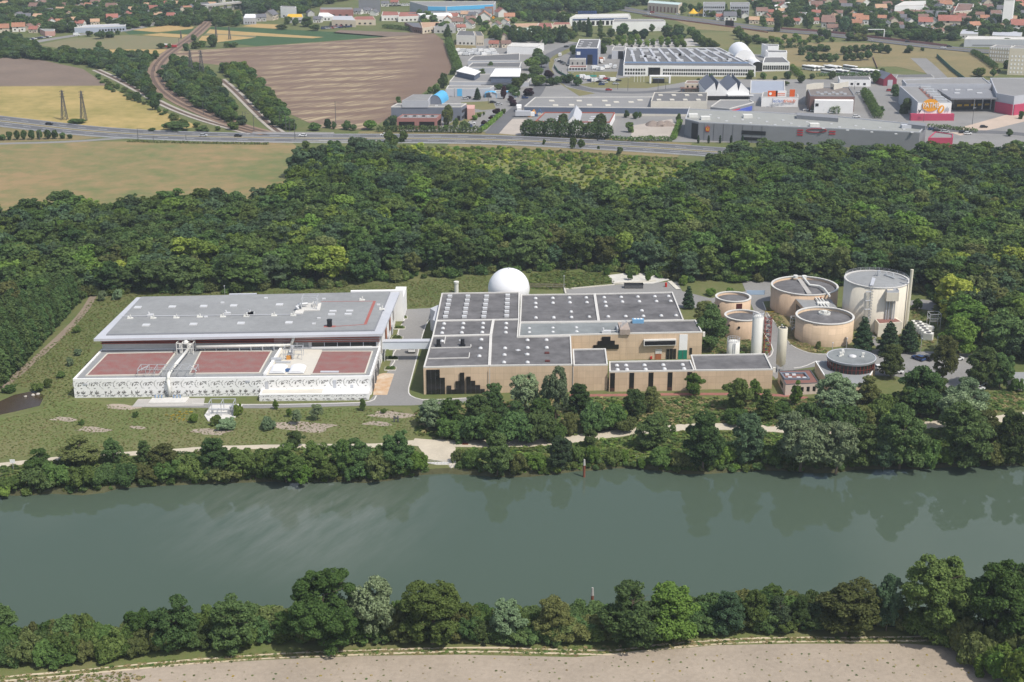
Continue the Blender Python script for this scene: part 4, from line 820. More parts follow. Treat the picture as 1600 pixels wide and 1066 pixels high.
# low roof kerbs and black vents, front-left
for pl in ([zc(150, 598), zc(425, 592), zc(425, 575)], [zc(130, 672), zc(412, 666), zc(416, 632)], [zc(250, 516), zc(240, 570)]):
    b = MB()
    for a, c in zip(pl, pl[1:]): ribbon(b, [G(*a, ZM), G(*c, ZM)], .25, ZM + .3, thick=.4)
    b.build('roof_kerb', M_lconc, pt)
for q in ((200, 582), (367, 580)):
    x, y = G(*zc(*q), ZM); b = MB(); b.box(x, y, ZM, 1.8, 1.6, .35); b.tube((x, y, ZM), (x, y + .3, ZM + 2.1), .62, 14); b.build('black_vent', M_black, pt)
for q in ((953, 632), (957, 688)):
    x, y = G(*zc(*q), ZM); b = MB(); b.box(x, y, ZM, 1.4, 1.3, .3); b.build('open_hatch', mat('maroon', (.10, .025, .02), .7, .2, 1), pt)
for q in ((753, 611), (815, 637)):
    x, y = G(*zc(*q), ZM); b = MB(); b.box(x, y, ZM, 1.2, 1.2, .12, .7); b.build('roof_panel', M_dome, pt)
# front facade: stepped dark windows. y of the front wall at x
FA, FB = G(661.5, 575.5, ZM - .02), G(894.5, 571.5, ZM + .01)
def frontY(x): return FA[1] + (x - FA[0]) * (FB[1] - FA[1]) / (FB[0] - FA[0]) - .12
fx = lambda zx: G(zc(zx, 0)[0], 600, 4)[0]
def zfront(zy): return max(.1, ZAT(388.6, zc(0, zy)[1]))
def fwin(x0, x1, y0, y1, mtl=M_dglass, nm='window'):
    a, c = fx(x0), fx(x1); ya, yc = frontY(a), frontY(c); b = MB(); b.prism([(a, ya - .07), (c, yc - .07), (c, yc + .2), (a, ya + .2)], zfront(y1), zfront(y0)); return b.build(nm, mtl, pt)
for x0, x1, y0, y1 in ((115, 208, 738, 800), (115, 243, 795, 908), (256, 287, 850, 880), (256, 317, 878, 908), (317, 350, 820, 908), (347, 378, 762, 820), (345, 380, 820, 908), (392, 422, 790, 822), (392, 454, 820, 850), (392, 488, 850, 880), (392, 520, 878, 908)):
    w = fwin(x0, x1, y0, y1); b = MB(); k = max(1, round((x1 - x0) / 32))
    for i in range(1, k):
        x = fx(x0 + (x1 - x0) * i / k); b.box(x, frontY(x) - .09, zfront(y1), .06, .05, zfront(y0) - zfront(y1))
    if k > 1: b.build('mullion', M_dsteel, w)
for q in (555, 1137):
    x = fx(q); b = MB(); b.box(x, frontY(x) - .04, 0, .16, .12, ZM - .3); b.build('joint_strip', M_lconc, pt)
# set-back wall: stepped window, louvre box, doors
gy = lambda x: WG[1] + (x - WG[0]) * ((WG[1] - WG0[1]) / (WG[0] - WG0[0]))
gx_ = lambda zx: G(zd(zx, 0)[0], 540, 5)[0]
def gz(zy): return ZAT(WG[1], zd(0, zy)[1])
def gbox(x0, x1, y0, y1, m_, nm, d=.08, par=None):
    a, c = gx_(x0), gx_(x1); b = MB(); b.prism([(a, gy(a) - d), (c, gy(c) - d), (c, gy(c) + .1), (a, gy(a) + .1)], gz(y1), gz(y0), bot=True); return b.build(nm, m_, par or pt)
for q in ((556, 638, 510, 552), (515, 680, 550, 590), (474, 720, 588, 628)): gbox(*q, M_dglass, 'window')
lb = gbox(958, 1272, 542, 598, M_lconc, 'louvre_box', 1.1); gbox(968, 1264, 552, 590, M_black, 'louvre', 1.16, lb)
gbox(1305, 1385, 505, 655, M_wpaint, 'white_panel', .05); d = gbox(1300, 1385, 655, 742, mat('green_door_paint', (.012, .19, .125), .5, .1, 1), 'door', .1)
gbox(1340, 1345, 658, 740, M_dsteel, 'door_joint', .13, d)
for x0 in (1183, 1217, 1250): gbox(x0, x0 + 28, 642, 740, M_dglass, 'window')
gbox(1408, 1433, 636, 700, M_dglass, 'window'); gbox(1076, 1138, 642, 684, M_lconc, 'notice_panel', .06); gbox(1078, 1134, 686, 752, M_red2, 'orange_door', .06)
gbox(1028, 1046, 708, 730, mat('hydrant_red', (.5, .03, .02), .5, .1, 1), 'hose_box', .4)
b = MB(); x, y = G(*zd(1528, 525), 6.5); b.box(x + .3, y + .4, 6.3, .7, 1, 1.4); b.build('wall_unit', M_silo, pt)
# rooftop block, ladder cage and blue chiller
x, y = G(*zd(775, 510), ZM + .3); b = MB(); b.box(x, y + 3.4, ZM + .3, 3.1, 7.4, 1.7, .03); blk = b.build('rooftop_block', mat('mossy_concrete', (.40, .33, .28), .9, .25, .8), pt)
b = MB()
for i in range(5): b.tube((x - 1 + .5 * i, y + 2 + i, ZM + 2), (x - 1 + .5 * i, y + 2 + i, ZM + 2.9 + .4 * (i % 2)), .16, 8)
b.box(x - 2.0, y + 3.5, ZM + .3, .5, 3.5, 1.3); b.build('flue', M_steel, blk)
x, y = G(*zd(905, 400), ZM + .4); b = MB(); b.box(x, y + .6, ZM + .3, 3.6, 1.5, 1.3); ch = b.build('chiller', mat('chiller_blue', (.18, .38, .58), .5, .1, 1), pt); b = MB(); [b.tube((x - 1 + 1.0 * i, y + .6, ZM + 1.6), (x - 1 + 1.0 * i, y + .6, ZM + 1.75), .38, 12) for i in range(3)]; b.build('fan', M_wpaint, ch)
x, y = G(*zd(600, 500), ZM + .3); b = MB(); b.box(x, y + .6, ZM + .3, 2.8, 1.2, .8); b.tube((x - 1, y + .4, ZM + .3), (x - 1, y + .4, ZM + 2), .3, 8); b.pipe([(x, y + 1, ZM + .8), (x + 5, y + 1.4, ZM + .8)], .12, 6); b.build('roof_machine', M_dome, pt)
# slit windows of the low front range
hy = lambda x: hs[3][1] + (x - hs[3][0]) * (hs[2][1] - hs[3][1]) / (hs[2][0] - hs[3][0])
for a, c in ((953, 960.4), (983, 990.5), (1013, 1020.7), (1043, 1050.5), (1073.5, 1081)):
    xa, xc = G(a, 596, 3)[0], G(c, 596, 3)[0]; b = MB(); b.prism([(xa, hy(xa) - .06), (xc, hy(xc) - .06), (xc, hy(xc) + .1), (xa, hy(xa) + .1)], .15, 5.85); w = b.build('slit_window', M_dglass, pt); b = MB(); b.box((xa + xc) / 2, hy((xa + xc) / 2) - .08, .2, xc - xa, .05, .9); b.build('spandrel', mat('brown_panel', (.09, .045, .03), .6, .2, 1), w)
# white gas sphere behind
X, Y = G(795, 449, 7.2); R_ = 32.6 * (PXM(449, 7.2)); gs = thing('gas_sphere', 'white membrane gas sphere behind the dark-roofed plant', 'gas holder', (X, Y, 0))
b = MB(); b.ball(X, Y, R_ * .93, R_, 64, 40, 1.0, -68); sp = b.build('sphere', M_ball_, gs, True)
b = MB(); b.lathe(X, Y, [(R_ * .55, 0), (R_ * .55, .5), (R_ * .45, .5)], 48); b.build('base', M_conc, gs); b = MB(); b.tube((X, Y, R_ * 1.93), (X, Y, R_ * 1.93 + .4), .25, 10); b.build('cap', M_steel, gs)
x, y = G(713, 460); b = MB(); b.tube((x, y + 2, 0), (x, y + 2, 3.6), .75, 16); b.tube((x, y + 2, 3.6), (x, y + 2, 4.2), .95, 16); tag(b.build('vent_stack', M_silo, None), 'short white vent stack behind the dark roof, left of the white sphere', 'vent stack')
# ---- round tanks
def tank(name, label, cx, py_rim, r_px, h, wallm, dish=True, top=M_memb2, **k):
    x, y = G(cx, py_rim, h); r = r_px * PXM(py_rim, h); t = thing(name, label, 'tank', (x, y, 0), k.get('group'))
    b = MB(); b.lathe(x, y, [(r, 0), (r, h), (r - .45, h), (r - .45, h - 1.2)], 72, False); w = b.build('tank_wall', wallm, t, False); [setattr(p, 'use_smooth', abs(p.normal.z) < .5) for p in w.data.polygons]
    b = MB(); b.lathe(x, y, [(r + .12, h - .05), (r + .12, h + .22), (r - .55, h + .22), (r - .55, h - .1)], 72, False); b.build('rim', M_lconc, t)
    b = MB()
    if dish: b.lathe(x, y, [(r - .45, h - .9), (r * .6, h - .45), (r * .25, h - .1), (.05, h + .05)], 72)
    else: b.lathe(x, y, [(r - .5, h - .15), (r * .6, h + .25), (.05, h + .5)], 72)
    b.build('roof', top, t, True); return t, x, y, r
t1, x1_, y1_, r1 = tank('sludge_tank', 'small beige round tank with dark roof and an open red hatch, rear of the pair', 1145.7, 464, 27.6, 6.6, M_beige2)
b = MB(); b.box(x1_ + 1.2, y1_ - r1 + .35, 4.2, 2.0, .8, 1.8); b.build('hatch', mat('maroon', (.10, .025, .02), .7, .2, 1), t1)
t2, x2_, y2_, r2 = tank('sludge_tank', 'small beige round tank with dark roof and black portholes, front of the pair', 1161, 493, 28.6, 6.6, M_beige2)
for tt, xx, yy, r__, angs in ((t1, x1_, y1_, r1, (-150,)), (t2, x2_, y2_, r2, (-145, -110))):
    for a in angs: b = MB(); c_, s_ = math.cos(rad(a)), math.sin(rad(a)); b.tube((xx + c_ * (r__ - .1), yy + s_ * (r__ - .1), 4.3), (xx + c_ * (r__ + .12), yy + s_ * (r__ + .12), 4.3), .42, 16); b.build('porthole', M_black, tt)
t3, x3, y3, r3 = tank('settling_tank', 'large beige round tank with pipework across its dark roof, behind the other', 1257.3, 446.5, 51.5, 8.3, M_beige2)
t4, x4, y4, r4 = tank('settling_tank', 'beige round tank with ribbed dark roof and a white central ring, in front', 1289, 493.5, 44.8, 7.6, M_beige)
b = MB(); b.lathe(x4 + .3, y4 + 2.2, [(1.9, 7.5), (1.9, 8.1), (1.6, 8.1)], 32, False); b.lathe(x4 + .3, y4 + 2.2, [(.8, 7.5), (.8, 8.6), (.1, 8.7)], 20)
for i in range(10): a = i * .628; b.box(x4 + .3 + 1.3 * math.cos(a), y4 + 2.2 + 1.3 * math.sin(a), 7.6, .25, .25, .8)
b.build('valve_ring', M_silo, t4)
b = MB(); zz = 8.3; b.box(x3 - .2, y3 - .5, zz - .2, 1.6, r3 * 1.55, .25); b.build('catwalk', M_conc, t3)
b = MB(); b.pipe([(x3 + 1.0, y3 + r3 - 2, zz + .6), (x3 + 1.4, y3 - 1, zz + .6), (x3 + 4.5, y3 - 2.5, zz + .6), (x3 + 5.5, y3 - 5.5, zz + .6), (x3 + 5.8, y3 - r3 - 2, zz + .4)], .35, 12); b.tube((x3 - 1.4, y3 + r3 - 2, zz), (x3 - 1.4, y3 + r3 - 2, zz + 1), .8, 16); b.tube((x3 + 1.6, y3 + r3 - 2.4, zz), (x3 + 1.6, y3 + r3 - 2.4, zz + 1), .8, 16); b.build('roof_pipe', M_silo, t3, False)
lk = thing('tank_gallery', 'narrow gallery with pipes and stairs joining the two large beige tanks', 'gallery', (x3 + 1, (y3 - r3 + y4 + r4) / 2, 0))
yg0, yg1 = y4 + r4 - 1.0, y3 - r3 + 1.2; b = MB(); b.prism([(x3 - 4.0, yg0), (x3 + 7, yg0), (x3 + 7, yg1), (x3 - 5.0, yg1)], 0, 6.6); b.build('wall', M_beige2, lk); b = MB(); b.prism([(x3 - 3.9, yg0), (x3 + 6.9, yg0), (x3 + 6.9, yg1), (x3 - 4.9, yg1)], 6.6, 6.75); b.build('roof', M_memb, lk)
b = MB(); b.box(x3 - 4.75, (yg0 + yg1) / 2, .5, .3, yg1 - yg0 - 1, 5); b.build('dark_glazing', M_dglass, lk)
b = MB(); framework(b, x3 - 8.5, x3 - 5.2, yg0 - 1, yg0 + 2, 0, 4.2, 2, .14); [b.box(x3 - 8 + i * .4, yg0 - .2, .4 + i * .45, .4, 1.2, .1) for i in range(8)]; b.build('stairs', M_steel, lk)
b = MB(); [b.pipe([(x3 + 2 + i, yg0 + .5, 7.2), (x3 + 1.5 + i, yg1 - .4, 7.4)], .25, 8) for i in range(3)]; b.box(x3 + 3, (yg0 + yg1) / 2, 6.7, 4, 2, .8); b.build('pipework', M_silo, lk)
x, y = x3 + 3.4, y3 - r3 - .2; b = MB(); b.tube((x, y + .2, 7.4), (x, y - .1, 7.4), .45, 14); b.build('red_sign_disc', M_red2, lk)
t5, x5, y5, r5 = tank('digester_tank', 'tall cream round tank with grey roof and a caged ladder up its side', 1370, 436.5, 49.6, 15.2, M_ctank, False, M_memb)
b = MB(); H5 = 15.2
for i in range(60):
    a, c = 2 * math.pi * i / 60, 2 * math.pi * (i + 1) / 60
    if i % 3 == 0: b.box(x5 + (r5 - .2) * math.cos(a), y5 + (r5 - .2) * math.sin(a), H5 + .2, .07, .07, 1.0)
    for z in (.7, 1.15): b.tube((x5 + (r5 - .2) * math.cos(a), y5 + (r5 - .2) * math.sin(a), H5 + z), (x5 + (r5 - .2) * math.cos(c), y5 + (r5 - .2) * math.sin(c), H5 + z), .035, 4, caps=False)
b.build('railing', M_zinc, t5)
la = rad(-112); lx, ly = x5 + (r5 + .35) * math.cos(la), y5 + (r5 + .35) * math.sin(la); b = MB()
for d_ in (-.4, .4): b.box(lx + d_, ly, 2, .09, .09, 14)
for k in range(28): b.box(lx, ly, 2.2 + k * .5, .8, .07, .07)
for k in range(4): b.box(lx - 1.0, ly - .5, 5 + k * 3, 1.8, .9, .15)
for k in range(12): b.lathe(lx, ly - .45, [(.55, 4 + k), (.55, 4.15 + k)], 12, False)
lad = b.build('caged_ladder', M_steel, t5)
a = la + .05; b = MB(); b.prism([(x5 + .2 - 1.1, y5 + r5 * .2), (x5 + .2 + .1, y5 + r5 * .2), (lx + .6, ly + .6), (lx - .6, ly + .6)], [15.9, 15.9, 15.5, 15.5], [16.0, 16.0, 15.6, 15.6]); b.build('roof_walkway', M_zinc, t5)
b = MB(); b.box(x5 + 1.2, y5 + 2.5, 15.5, .9, .9, 2.0); b.box(x5 + .2, y5 + 2.7, 15.5, .3, .3, 1.4); b.box(x5 + 4.5, y5 + 1.2, 15.7, .4, 5, .3, .5); b.box(x5 + 5.5, y5 + .5, 15.6, .5, .5, 1.4); b.box(x5 + 3.8, y5 + 2.5, 15.6, .4, .4, 1.2); b.tube((x5 + 7.5, y5 + 1, 15.4), (x5 + 9.5, y5 - 2, 15.6), .2, 6); b.build('roof_instrument', M_steel, t5)
ba = rad(-78); bx, by = x5 + (r5 + .9) * math.cos(ba), y5 + (r5 + .9) * math.sin(ba); b = MB(); b.box(bx, by, 11.4, 4.0, 2.4, 2.9); bxo = b.build('control_box', M_ctank, t5); b = MB(); b.box(bx - 1.3, by + .4, 3.4, .35, .3, 8); b.box(bx - .5, by + .4, 3.4, .35, .3, 8); b.box(bx + .7, by + .4, 3.4, .4, .3, 8); b.box(bx + 1.3, by + .4, 3.4, .4, .3, 8); b.build('riser_pipe', M_steel, bxo)
b = MB(); parapet(b, [(bx - 1.9, by - 1.1), (bx + 1.9, by - 1.1), (bx + 1.9, by + 1.1), (bx - 1.9, by + 1.1)], 14.3, .06, .8); b.build('box_railing', M_zinc, bxo)
an = [G(*p, 4.6) for p in [(1367, 498), (1400, 497.5), (1410, 503), (1373, 506)]]; b = MB(); b.prism([(an[0][0], an[0][1] + 3), (an[1][0], an[1][1] + 3), an[2], an[3]], 0, 4.6); ax = b.build('annex', M_ctank, t5); b = MB(); b.prism(rect_off([(an[0][0], an[0][1]), (an[1][0], an[1][1]), an[2], an[3]], .35), 4.6, 4.66); b.build('annex_roof', M_pink, ax)
x, y = G(1415.5, 514); b = MB(); b.tube((x, y, 0), (x + .2, y, 20.5), .55, 16, .5); tag(b.build('flue_stack', M_silo2, None), 'tall slim cream stack beside the right flank of the cream tank', 'stack')
# ---- silos
x, y = G(1181.5, 553); s1 = thing('storage_silo', 'tall white silo beside a red scaffold stair tower', 'silo', (x, y, 0)); b = MB(); b.lathe(x, y, [(1.75, 0), (1.75, 12.2), (1.2, 12.8), (.05, 13.0)], 32); b.build('shell', M_silo, s1, True)
def ringrail(mb, x, y, r, z, h=1.1, n=16):
    for i in range(n):
        a, c = 2 * math.pi * i / n, 2 * math.pi * (i + 1) / n; mb.box(x + r * math.cos(a), y + r * math.sin(a), z, .08, .08, h)
        for q in (.5, 1.0): mb.tube((x + r * math.cos(a), y + r * math.sin(a), z + h * q), (x + r * math.cos(c), y + r * math.sin(c), z + h * q), .05, 4, caps=False)
b = MB(); ringrail(b, x, y, 1.7, 12.4); b.pipe([(x + .8, y, 13), (x + 1.9, y, 13.4), (x + 2.4, y, 12.2)], .22, 8); b.build('railing', M_zinc, s1)
st = thing('scaffold_tower', 'red steel stair tower standing against the tall white silo', 'stair tower', (x + 3.1, y - .4, 0)); b = MB(); qx, qy = x + 3.1, y - .4
for ix in (-.95, .95):
    for iy in (-1, 1): b.box(qx + ix, qy + iy, 0, .2, .2, 12.6)
for k in range(8):
    z = 1.5 + k * 1.5
    for iy in (-1, 1): b.box(qx, qy + iy, z, 1.9, .12, .12)
    for ix in (-.95, .95): b.box(qx + ix, qy, z, .12, 2, .12)
b.build('frame', M_rscaf, st); b = MB()
for k in range(8): z = 1.5 + k * 1.5; b.box(qx + (.4 if k % 2 else -.4), qy, z + .1, 1.1, 1.8, .08); b.tube((qx - .8, qy + (-.6 if k % 2 else .6), z - 1.3), (qx + .8, qy + (-.6 if k % 2 else .6), z + .1), .1, 5)
b.build('flight', M_dsteel, st); b = MB(); b.box(qx - 1.1, qy, 12.4, .12, .12, 1.8); b.box(qx + .3, qy, 14.0, 2.8, .12, .12); b.build('davit', mat('davit_yellow', (.5, .33, .04), .5, .1, 1), st)
x, y = G(1145, 556.5); s2 = thing('chemical_tank', 'squat white tank with hooped railing behind the low dark roof', 'tank', (x, y, 0)); b = MB(); b.lathe(x, y, [(2.0, 0), (2.0, 4.9), (1.0, 5.3), (.05, 5.4)], 32); b.build('shell', M_silo, s2, True); b = MB(); ringrail(b, x, y, 1.95, 4.9, 1.2); b.build('railing', M_zinc, s2); b = MB(); b.box(x + .2, y - 2.05, 0, .35, .12, 4.9); b.box(x - .3, y - 2.05, 0, .12, .12, 4.9); b.build('ladder', M_zinc, s2)
x, y = G(1219, 580.5); s3 = thing('storage_silo', 'tall cream silo raised on grey legs over the tarmac', 'silo', (x, y, 0)); b = MB(); b.lathe(x, y, [(.4, 1.6), (1.45, 2.6), (1.45, 14.0), (1.3, 14.15), (1.2, 13.9)], 32); b.build('shell', M_silo2, s3, True)
for a in range(4): b = MB(); c_, s_ = math.cos(rad(45 + 90 * a)) * 1.3, math.sin(rad(45 + 90 * a)) * 1.3; b.box(x + c_, y + s_, 0, .22, .22, 3.0); b.build('leg', M_steel, s3)
b = MB(); b.box(x - .4, y + .2, 13.9, .6, .5, .5); b.box(x + .5, y, 13.9, .4, .4, .6); b.lathe(x, y, [(1.2, 13.92), (.05, 13.95)], 24); b.build('top_hatch', M_dsteel, s3)
b = MB(); b.box(x - 2.0, y - .6, 0, .8, .8, 1.5); b.build('pump_box', M_silo, s3)
# ---- round glass office and small red-roofed house
ro = thing('round_office', 'round glazed office with dark flat roof above a grey flat-roofed base', 'building', (*G(1330, 575), 0))
bs_ = [G(*p, 3.3) for p in [(1273.7, 565.4), (1296, 565), (1330, 562), (1368, 570), (1362, 585), (1345, 604), (1320, 606), (1295, 599)]]; b = MB(); b.prism(bs_, 0, 3.3); b.build('base_wall', M_beige, ro); b = MB(); b.prism(rect_off(bs_, .3), 3.3, 3.36); b.build('base_roof', M_memb, ro); b = MB(); parapet(b, bs_, 3.3, .3, .25); b.build('base_parapet', M_wpaint, ro)
x, y = G(1330.3, 557.5, 6.6); r = 37.7 * PXM(557.5, 6.6); b = MB(); b.lathe(x, y, [(r - .35, 0), (r - .35, 6.2)], 72, False); b.build('glazing', M_dglass, ro, True)
b = MB()
for i in range(36):
    a = 2 * math.pi * i / 36; b.box(x + (r - .3) * math.cos(a), y + (r - .3) * math.sin(a), 3.4, .08, .10, 2.8, a)
b.lathe(x, y, [(r - .28, 4.6), (r - .28, 4.68)], 72, False); b.build('red_mullions', M_rscaf, ro)
b = MB(); b.lathe(x, y, [(r - .3, 6.1), (r, 6.1), (r, 6.6), (r - .3, 6.62), (r * .5, 6.68), (.05, 6.7)], 72); b.build('roof', M_memb3, ro)
b = MB(); b.lathe(x, y, [(r, 6.55), (r + .06, 6.75), (r - .22, 6.75), (r - .22, 6.6)], 72, False); b.build('roof_trim', M_zinc, ro)
b = MB(); b.lathe(x + .3, y, [(1.2, 6.65), (1.2, 6.9), (.7, 7.15), (.05, 7.3)], 24); b.build('skylight', M_dome, ro, True)
for dx, dy in ((-2.3, 2.6), (-2.5, 1.2), (-3.4, .2), (3.2, -.4)): b = MB(); b.tube((x + dx, y + dy, 6.6), (x + dx, y + dy, 7.6), .3, 10); b.box(x + dx, y + dy, 6.6, .9, .9, .3); b.box(x + dx + .2, y + dy, 7.5, .8, .6, .5); b.build('roof_vent', M_silo, ro)
sh = thing('laboratory_block', 'small pinkish block with reddish flat roof and solar-like frames, beside the cream silo', 'building', (*G(1247, 600), 0))
pg = [G(*p, 3.3) for p in [(1216, 580.5), (1266, 578.5), (1280, 599), (1227.5, 601.8)]]; b = MB(); b.prism(pg, 0, 3.3); b.build('wall', mat('pale_pink_render', (.60, .50, .43), .88, .08, .5), sh); b = MB(); b.prism(rect_off(pg, .3), 3.3, 3.36); rfo = b.build('roof', M_pink, sh); b = MB(); parapet(b, pg, 3.3, .28, .22); b.build('parapet', M_dsteel, sh)
cx_, cy_ = G(1245, 589, 3.4); b = MB(); parapet(b, [(cx_ - 4.2, cy_ - 2.6), (cx_ + 3.4, cy_ - 2.6), (cx_ + 3.0, cy_ + 2.8), (cx_ - 4.6, cy_ + 2.8)], 3.36, .5, .55); b.build('roof_frame', mat('slate_frame', (.16, .18, .22), .6, .15, 1), sh)
for dx, dy in ((-2.6, 1.5), (-.6, 1.4), (-2.2, -1), (.3, -1.1), (2, -1.3)): b = MB(); b.box(cx_ + dx, cy_ + dy, 3.36, 1.1, .9, .4); b.build('skylight', M_dome, sh)
fa, fb_ = pg[3], pg[2]
for t in (.28, .5, .68, .86):
    xx, yy = fa[0] + (fb_[0] - fa[0]) * t, fa[1] + (fb_[1] - fa[1]) * t; b = MB(); b.box(xx, yy - .03, 1.0, .9, .1, 1.4); b.build('window', M_dglass, sh)
fa, fb_ = pg[0], pg[3]; b = MB(); a = math.atan2(fb_[1] - fa[1], fb_[0] - fa[0]); b.box((fa[0] + fb_[0]) / 2, (fa[1] + fb_[1]) / 2, .9, 4.2, .12, 1.4, a); b.build('window', M_dglass, sh)
# electrical yard right of the cream tank
ey = thing('switchgear', 'row of white transformer cabinets with dark fans right of the cream tank', 'switchgear', (*G(1445, 520), 0)); x0, y0 = G(1432, 513); x1, y1 = G(1450, 531)
for i in range(6): t = i / 5; b = MB(); b.box(x0 + (x1 - x0) * t, y0 + (y1 - y0) * t, 0, 2.9, 2.2, 2.4, -.5); cb = b.build('cabinet', M_silo, ey); b = MB(); b.tube((x0 + (x1 - x0) * t, y0 + (y1 - y0) * t, 2.4), (x0 + (x1 - x0) * t, y0 + (y1 - y0) * t, 2.6), .75, 14); b.build('fan', M_dsteel, cb)
b = MB(); x, y = G(1458, 512); framework(b, x - 1.8, x + 1.8, y - 1.6, y + 1.6, 0, 5.2, 1, .14); framework(b, x - 1.8, x + 1.8, y - 1.6, y + 1.6, 2.5, 3.6, 1, .12); tag(b.build('steel_frame', M_steel, None), 'open galvanised steel frame behind the white transformer cabinets', 'frame')
b = MB(); x, y = G(1424, 506); b.pipe([(x, y, 1), (x + 4, y - 4, 1), (x + 4.5, y - 7, 1)], .35, 10); b.box(x + 4, y - 8, 0, 2.2, 1.6, 1.8); b.box(x + 2.2, y - 3, 0, .4, .4, 1); b.box(x + 3.8, y - 5.6, 0, .4, .4, 1); tag(b.build('gas_pipe', M_silo, None), 'white gas pipe bending down from the cream tank to a small box', 'pipe')
# bunker at the far right edge
x, y = G(1592, 607); gh = thing('flat_garage', 'low grey flat-roofed garage with white end wall at the edge of the car park', 'garage', (x, y, 0)); b = MB(); b.box(x + 3, y + 2, 0, 10, 8, 2.9); b.build('wall', M_lconc, gh); b = MB(); b.box(x + 3, y + 2, 2.9, 9.6, 7.6, .06); b.build('roof', M_memb, gh); b = MB(); b.box(x + 3, y - 2.05, .1, 2.6, .1, 2.2); b.build('door', M_zinc, gh)
# river outfall
of = thing('river_outfall', 'pale concrete outfall with railings and a dark culvert mouth at the water edge', 'outfall', (*G(690, 728), 0)); xa, ya_ = G(673, 722); xb, _ = G(706, 722); yw = G(690, 731, -1)[1]
b = MB(); b.prism([(xa - 1.2, ya_ - .5), (xb + 1.8, ya_ + .3), (xb + 2.2, yw + 1.0), (xb - 1.5, yw - .4), (xa + 1.5, yw - .4), (xa - 1.4, yw + .8)], -.35, .1, bot=True); b.box(xa - .2, yw + 1.2, -3, 1.4, 3, 2.7); b.box(xb - .4, yw + 1.2, -3, 1.4, 3, 2.7); b.build('apron', M_lconc, of)
b = MB(); b.box((xa + xb) / 2, yw + 1.6, -3, xb - xa - .6, 2, 2.65); b.build('culvert', M_black, of); b = MB()
for i in range(9): x = xa - .8 + (xb - xa + 1.8) * i / 8; b.box(x, yw - .2 + .15 * abs(i - 4) * .6, .1, .07, .07, 1.0)
for z in (.55, 1.05): b.box((xa + xb) / 2, yw + .1, z, xb - xa + 1.4, .06, .06)
b.build('railing', M_zinc, of)
for i, (px, py, s) in enumerate(((703, 727, 1.2), (708, 726, 1.5), (714, 725, 1.1), (706, 731, 1.3), (712, 730, 1.6), (995, 716, 1.6), (1006, 718, 1.3), (903, 721, 1.1), (888, 730, 1.0), (60, 618, .8), (52, 620, .9), (40, 622, .7))):
    x, y = G(px, py, -.3); b = MB(); b.ball(0, 0, 0, s * .7, 7, 5, .6)
    b.v = [(p[0] * rnd.uniform(.75, 1.3), p[1] * rnd.uniform(.7, 1.3), p[2] * rnd.uniform(.7, 1.2)) for p in b.v]; o = b.build('boulder', mat('pale_stone', (.50, .46, .40), .9, .2, .8), None); o.location = (x, y, -.2 if py > 700 else .2); tag(o, None, 'boulder', 'pale boulders'); pend(o, 'pale boulder at the river edge beside the outfall' if px < 720 and px > 650 else 'pale boulder at the edge of the brown pond' if py < 640 else 'pale boulder on the far river bank')
x, y = G(727, 694); b = MB(); b.box(x, y, .06, 1.6, 1.3, .08); tag(b.build('drain_cover', mat('rusty_iron', (.20, .07, .04), .8, .2, 2), None), 'rusty square drain cover set in the pale riverside path', 'drain cover')
for px, py, hp, lab in ((912.5, 751, 34, 'brown steel mooring pile standing in the water off the far bank'), (925, 960, 44, 'brown steel mooring pile standing in the water above the near hedge')):
    x, y = G(px, py, -2); h = hp * PXM(py) / .93; b = MB(); b.tube((x, y, -5), (x, y, -2 + h * .72), .32, 10); b.cur = 1; b.tube((x, y, -2 + h * .72), (x, y, -2 + h), .34, 10, .2); o = b.build('mooring_pile', [mat('rusty_iron', (.20, .07, .04), .8, .2, 2), M_conc], None); tag(o, lab, 'mooring pile')
x, y = G(21, 733); sg = thing('river_sign', 'small white river sign on a post beside the left end of the path', 'sign', (x, y, 0)); b = MB(); b.box(x, y, 0, .12, .12, 2.6); b.build('post', M_steel, sg); b = MB(); b.box(x, y - .1, 1.7, 1.3, .08, 1.0); b.build('panel', M_wpaint, sg)
b = MB()
for i in range(2): x, y = G(616 + i * 6, 660); b.box(x, y, 0, .35, .35, 1.9)
b.box((G(616, 660)[0] + G(622, 660)[0]) / 2, y, 1.0, 1.1, .08, .5); tag(b.build('path_gate', M_dsteel, None), 'dark gate posts on the gravel track below the meadow', 'gate')
# fence stakes, blue gate, low walls behind the plant
vf = thing('stake_fence', 'row of thin brown stakes fencing the grass right of the sphere', 'fence', (*G(855, 452), 0)); b = MB()
for i in range(34): x, y = G(828 + i * 1.65, 450 + i * .03); b.box(x, y + 6 * 0, 0, .14, .14, 1.9)
b.build('stakes', mat('stake_wood', (.22, .16, .11), .9, .2, 2), vf); b = MB(); x0, y0 = G(828, 450); x1, y1 = G(884, 451)
for z in (.7, 1.5): b.tube((x0, y0, z), (x1, y1, z), .05, 4)
b.build('rail', M_steel, vf)
bgp = [G(1166, 461), G(1195, 461)]; b = MB(); b.prism([bgp[0], bgp[1], (bgp[1][0], bgp[1][1] + .12), (bgp[0][0], bgp[0][1] + .12)], .1, 1.7, bot=True); bg_ = thing('blue_gate', 'pale blue sheet barrier across the yard behind the small tanks', 'barrier', (*G(1180, 461), 0)); b.build('panel', mat('gate_blue', (.36, .47, .60), .6, .1, 1), bg_); b = MB(); b.box(bgp[0][0], bgp[0][1], 0, .2, .2, 1.9); b.box(bgp[1][0], bgp[1][1], 0, .2, .2, 1.9); b.build('post', M_steel, bg_)
